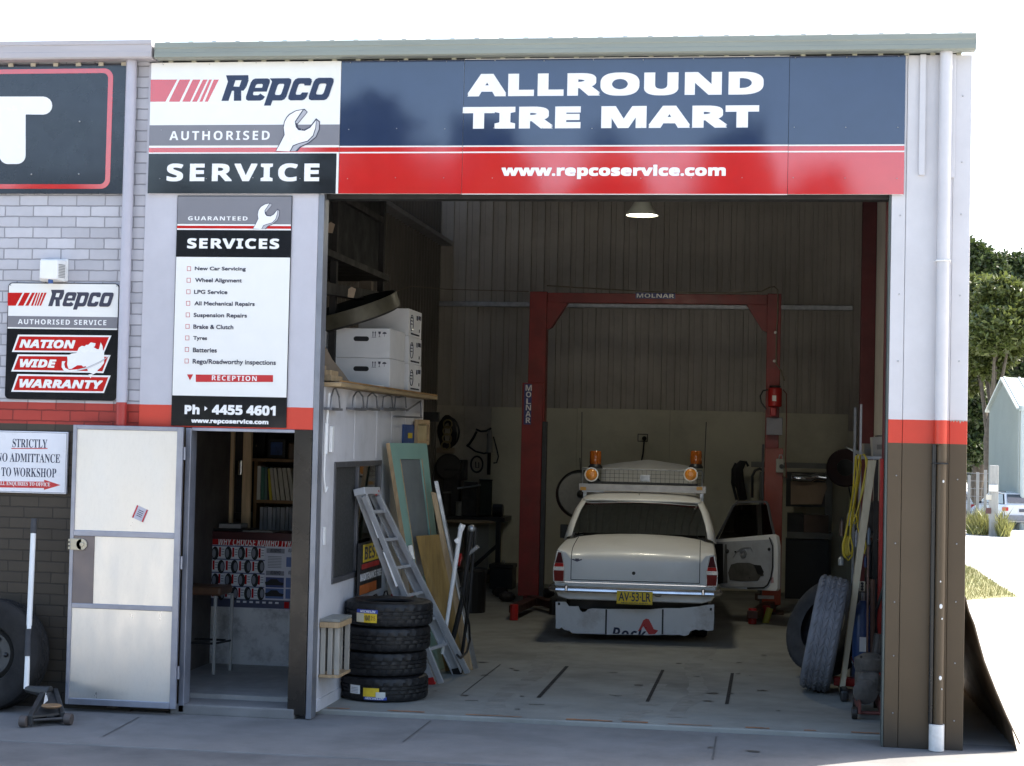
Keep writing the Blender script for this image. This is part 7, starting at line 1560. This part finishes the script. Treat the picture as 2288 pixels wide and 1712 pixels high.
# small white hatchbacks parked in the yard
def hatch():
    t = thing('hatchback_car', 'white hatchback with a roof rack parked in front of the green shed', 'car', (0,0,0), 0, 'white hatchbacks in the yard')
    W_ = mat('hatch_white', (.72,.72,.72), .25, 0, .03, coat=.5); st_ = [(0,.74,.35,.93),(.04,.78,.30,.96),(.35,.81,.24,.97),(1.2,.825,.22,.97),(2.6,.82,.22,.95),(3.0,.80,.24,.88),(3.7,.74,.30,.74),(3.8,.66,.4,.66)]
    def ring(s): y, w_, zb, zt_ = s; h = [(0,zb),(w_*.9,zb),(w_,zb+.14),(w_,zt_-.22),(w_*.95,zt_-.03),(w_*.86,zt_),(0,zt_+.01)]; P = [(x,y,z) for x, z in h]; return P+[(-x,y,z) for x, y, z in P[-2:0:-1]]
    b = MB(); rows = [ring(s) for s in st_]; b.grid(rows, close_u=True); b.face([b.bm.verts.new(p) for p in rows[0]]); b.face([b.bm.verts.new(p) for p in rows[-1]]); b.build('body', W_, t, smooth=40, local=True)
    GL = mat('hatch_glass', (.03,.035,.045), .05, 0, .1, coat=1)
    cab = [(.12,.97,.72),(.5,1.36,.60),(1.7,1.41,.60),(2.1,1.38,.58),(2.75,.97,.70)]
    c = MB(); c.grid([[(-w_,y,z) for y, z, w_ in cab],[(w_,y,z) for y, z, w_ in cab]]); c.build('roof', W_, t, local=True, solid=.03)
    rw = MB().sheet([(-.62,.135,1.02),(.62,.135,1.02),(.53,.45,1.33),(-.53,.45,1.33)]); bmesh.ops.translate(rw.bm, vec=(0,-.03,.02), verts=rw.bm.verts); rw.build('rear_window', GL, t, local=True)
    for s in (-1, 1):
        MB().prism([(s*.70,.3,.985),(s*.70,2.6,.985),(s*.60,2.0,1.36),(s*.60,.6,1.34)], (s*.02,0,0)).build('side_window', GL, t, local=True)
        MB().box(s*.74-.11, s*.74+.04 if s > 0 else s*.74+.11, -.02, .1, .72, .86).build('tail_light', LRED, t, .01, local=True)
        MB().box(s*.52-.02, s*.52+.02, .6, 1.9, 1.43, 1.46).build('roof_rail', BLACKP, t, local=True)
        for y in (.62, 3.0):
            T_ = Matrix.Translation((s*.72, y, .28)) @ Matrix.Rotation(rad(90), 4, 'Y'); w_ = MB().lathe([(.17,-.08),(.26,-.09),(.28,-.06),(.28,.06),(.26,.09),(.17,.08)], 24, T_, closed=True).build('wheel', RUBBER, t, local=True, smooth=40); MB().lathe([(0,s*.06),(.17,s*.05),(.17,s*.0)], 20, T_).build('rim', GALV, w_)
        MB().box(s*.92-.08, s*.92+.08, 2.2, 2.3, .92, 1.02).build('side_mirror', BLACKP, t, .02, local=True)
    MB().box(-.77, .77, -.10, .1, .34, .56).build('bumper', mat('hatch_grey', (.22,.22,.23), .6), t, .03, local=True)
    MB().box(-.2, .2, -.035, -.005, .68, .80).build('number_plate', mat('plate_dark', (.10,.10,.12), .5), t, local=True)
    return t
hp_ = A(S6, 790, 1425, 55.0); hc = hatch(); hy = 56.0
px0 = far(690, 1300, hy); sc_ = (far(690,1255,hy).z-far(690,1425,hy).z)
hc.location = (px0.x+.95, hy, slope(0, hy)); hc.rotation_euler = (0, 0, rad(14))
h2 = copy_tree(hc); h2['label'] = 'white hatchback mostly hidden behind the workshop corner, only its tail showing'; q = far(565, 1385, hy+4); h2.location = (q.x-.8, hy+4, slope(0, hy+4)); h2.rotation_euler = (0,0,rad(8))
# fence, posts, weeds
fy_ = 50.0
t = thing('wire_fence', 'wire mesh fence on pale concrete posts in front of the trees', 'fence', (far(580,1300,fy_).x, fy_, slope(0, fy_)))
pxs = []
for x, y in ((533,1185),(579,1172),(620,1160)):
    p = far(x, y, fy_); pxs.append(p); MB().box(p.x-.05, p.x+.05, fy_-.05, fy_+.05, slope(0,fy_)-.1, p.z).build('post', mat('post_concrete', (.27,.265,.25), .8), t, .01)
xe = far(655,1200,fy_).x; wm = MB()
for k in range(7): z = pxs[2].z-.12-.27*k; wm.tube([(pxs[0].x-4, fy_, z), (xe, fy_, z)], .012, 4)
x = pxs[0].x-4
while x < xe: wm.tube([(x, fy_, slope(0,fy_)), (x, fy_, pxs[2].z-.6)], .006, 3); x += .12
wm.build('wire_mesh', mat('fence_wire', (.25,.25,.25), .5, .4), t)
p = far(665,1135,fy_-2); t = thing('timber_post', 'weathered square timber post with two small signs by the yard edge', 'post', (p.x, fy_-2, slope(0, fy_-2)))
MB().box(p.x-.14, p.x+.14, fy_-2.14, fy_-1.86, slope(0,fy_-2)-.1, p.z).build('shaft', mat('weathered', (.36,.35,.32), .8, 0, .2, 3, stretch=(5,5,1)), t, .02)
for x0, y0, x1, y1, M in ((638,1238,685,1272,WHITE), (622,1290,652,1316,mat('small_sign', (.6,.55,.45), .5)), (622,1360,650,1390,mat('meter_box', (.10,.04,.035), .5))):
    a, c = far(x0,y1,fy_-2.2), far(x1,y0,fy_-2.2); MB().box(a.x, c.x, fy_-2.2, fy_-2.15, a.z, c.z).build('sign', M, t, .01)
WEED = leafmat('weed_leaf', (.20,.20,.06), .3)
def weed(label, x0, x1, ytop, Y, n):
    a = far((x0+x1)/2, 1460, Y); wpx = far(x1, 1460, Y).x-far(x0, 1460, Y).x; hh = far(x0, ytop, Y).z-slope(0, Y); t = thing('weed_clump', label, 'weeds', (a.x, Y, slope(0, Y)))
    def pk(): r = random.uniform(-.55,.55); return (a.x+wpx*r, Y+random.gauss(0,.4), slope(0,Y)+abs(random.gauss(0,.4))*hh*.75*(1-1.4*r*r)*(.4+.6*(math.sin(r*23+x0)*.5+.5)))
    mesh_obj('foliage', *tufts(n, pk, hh*.4, .7), WEED, t)
    b = MB()
    for _ in range(10): x = a.x+random.gauss(0,.25)*wpx; b.tube([(x, Y, slope(0,Y)), (x+random.uniform(-.2,.2), Y, slope(0,Y)+hh*random.uniform(.5,.95))], .012, 4)
    b.build('stem', BARK, t)
weed('dry grassy weeds growing at the foot of the wire fence', 535, 640, 1345, fy_-1, 2200)
weed('greener weeds growing beside the timber post near the hatchback', 680, 735, 1360, fy_-2, 1500)
# trees across the road behind the viewer, seen only as reflections in the glossy sign
V_, F_ = [], []
random.seed(19)
tl = [(-40,-50,12,7), (-31,-50,12.4,6), (-23,-50,11.6,5), (-16,-52,12.4,5), (-10,-50,14.0,3.6), (-5.6,-50,13.2,2.2), (-1.2,-50,12.6,1.7), (3.2,-50,13.5,1.2), (6.4,-50,11.8,.9), (10,-54,9.5,3), (14,-50,8.6,3), (19,-52,9.5,5), (27,-52,10,6)]
for x, y, h, r in tl:
    for _ in range(420):
        d = Vector((random.gauss(0,1), random.gauss(0,1), random.gauss(0,1))).normalized(); p = Vector((x+d.x*r*random.uniform(.3,1), y+d.y*r*random.uniform(.3,1), max(.3, h*.52+d.z*h*.47*random.uniform(.3,1))))
        u = Vector((random.gauss(0,1), random.gauss(0,1), random.gauss(0,1))).normalized()*random.uniform(.7,1.4); v_ = u.orthogonal()*.8; i = len(V_); V_ += [tuple(p-u-v_), tuple(p+u-v_), tuple(p+u+v_), tuple(p-u+v_)]; F_.append((i,i+1,i+2,i+3))
o = mesh_obj('woods', V_, F_, LEAF2); o['kind'] = 'stuff'
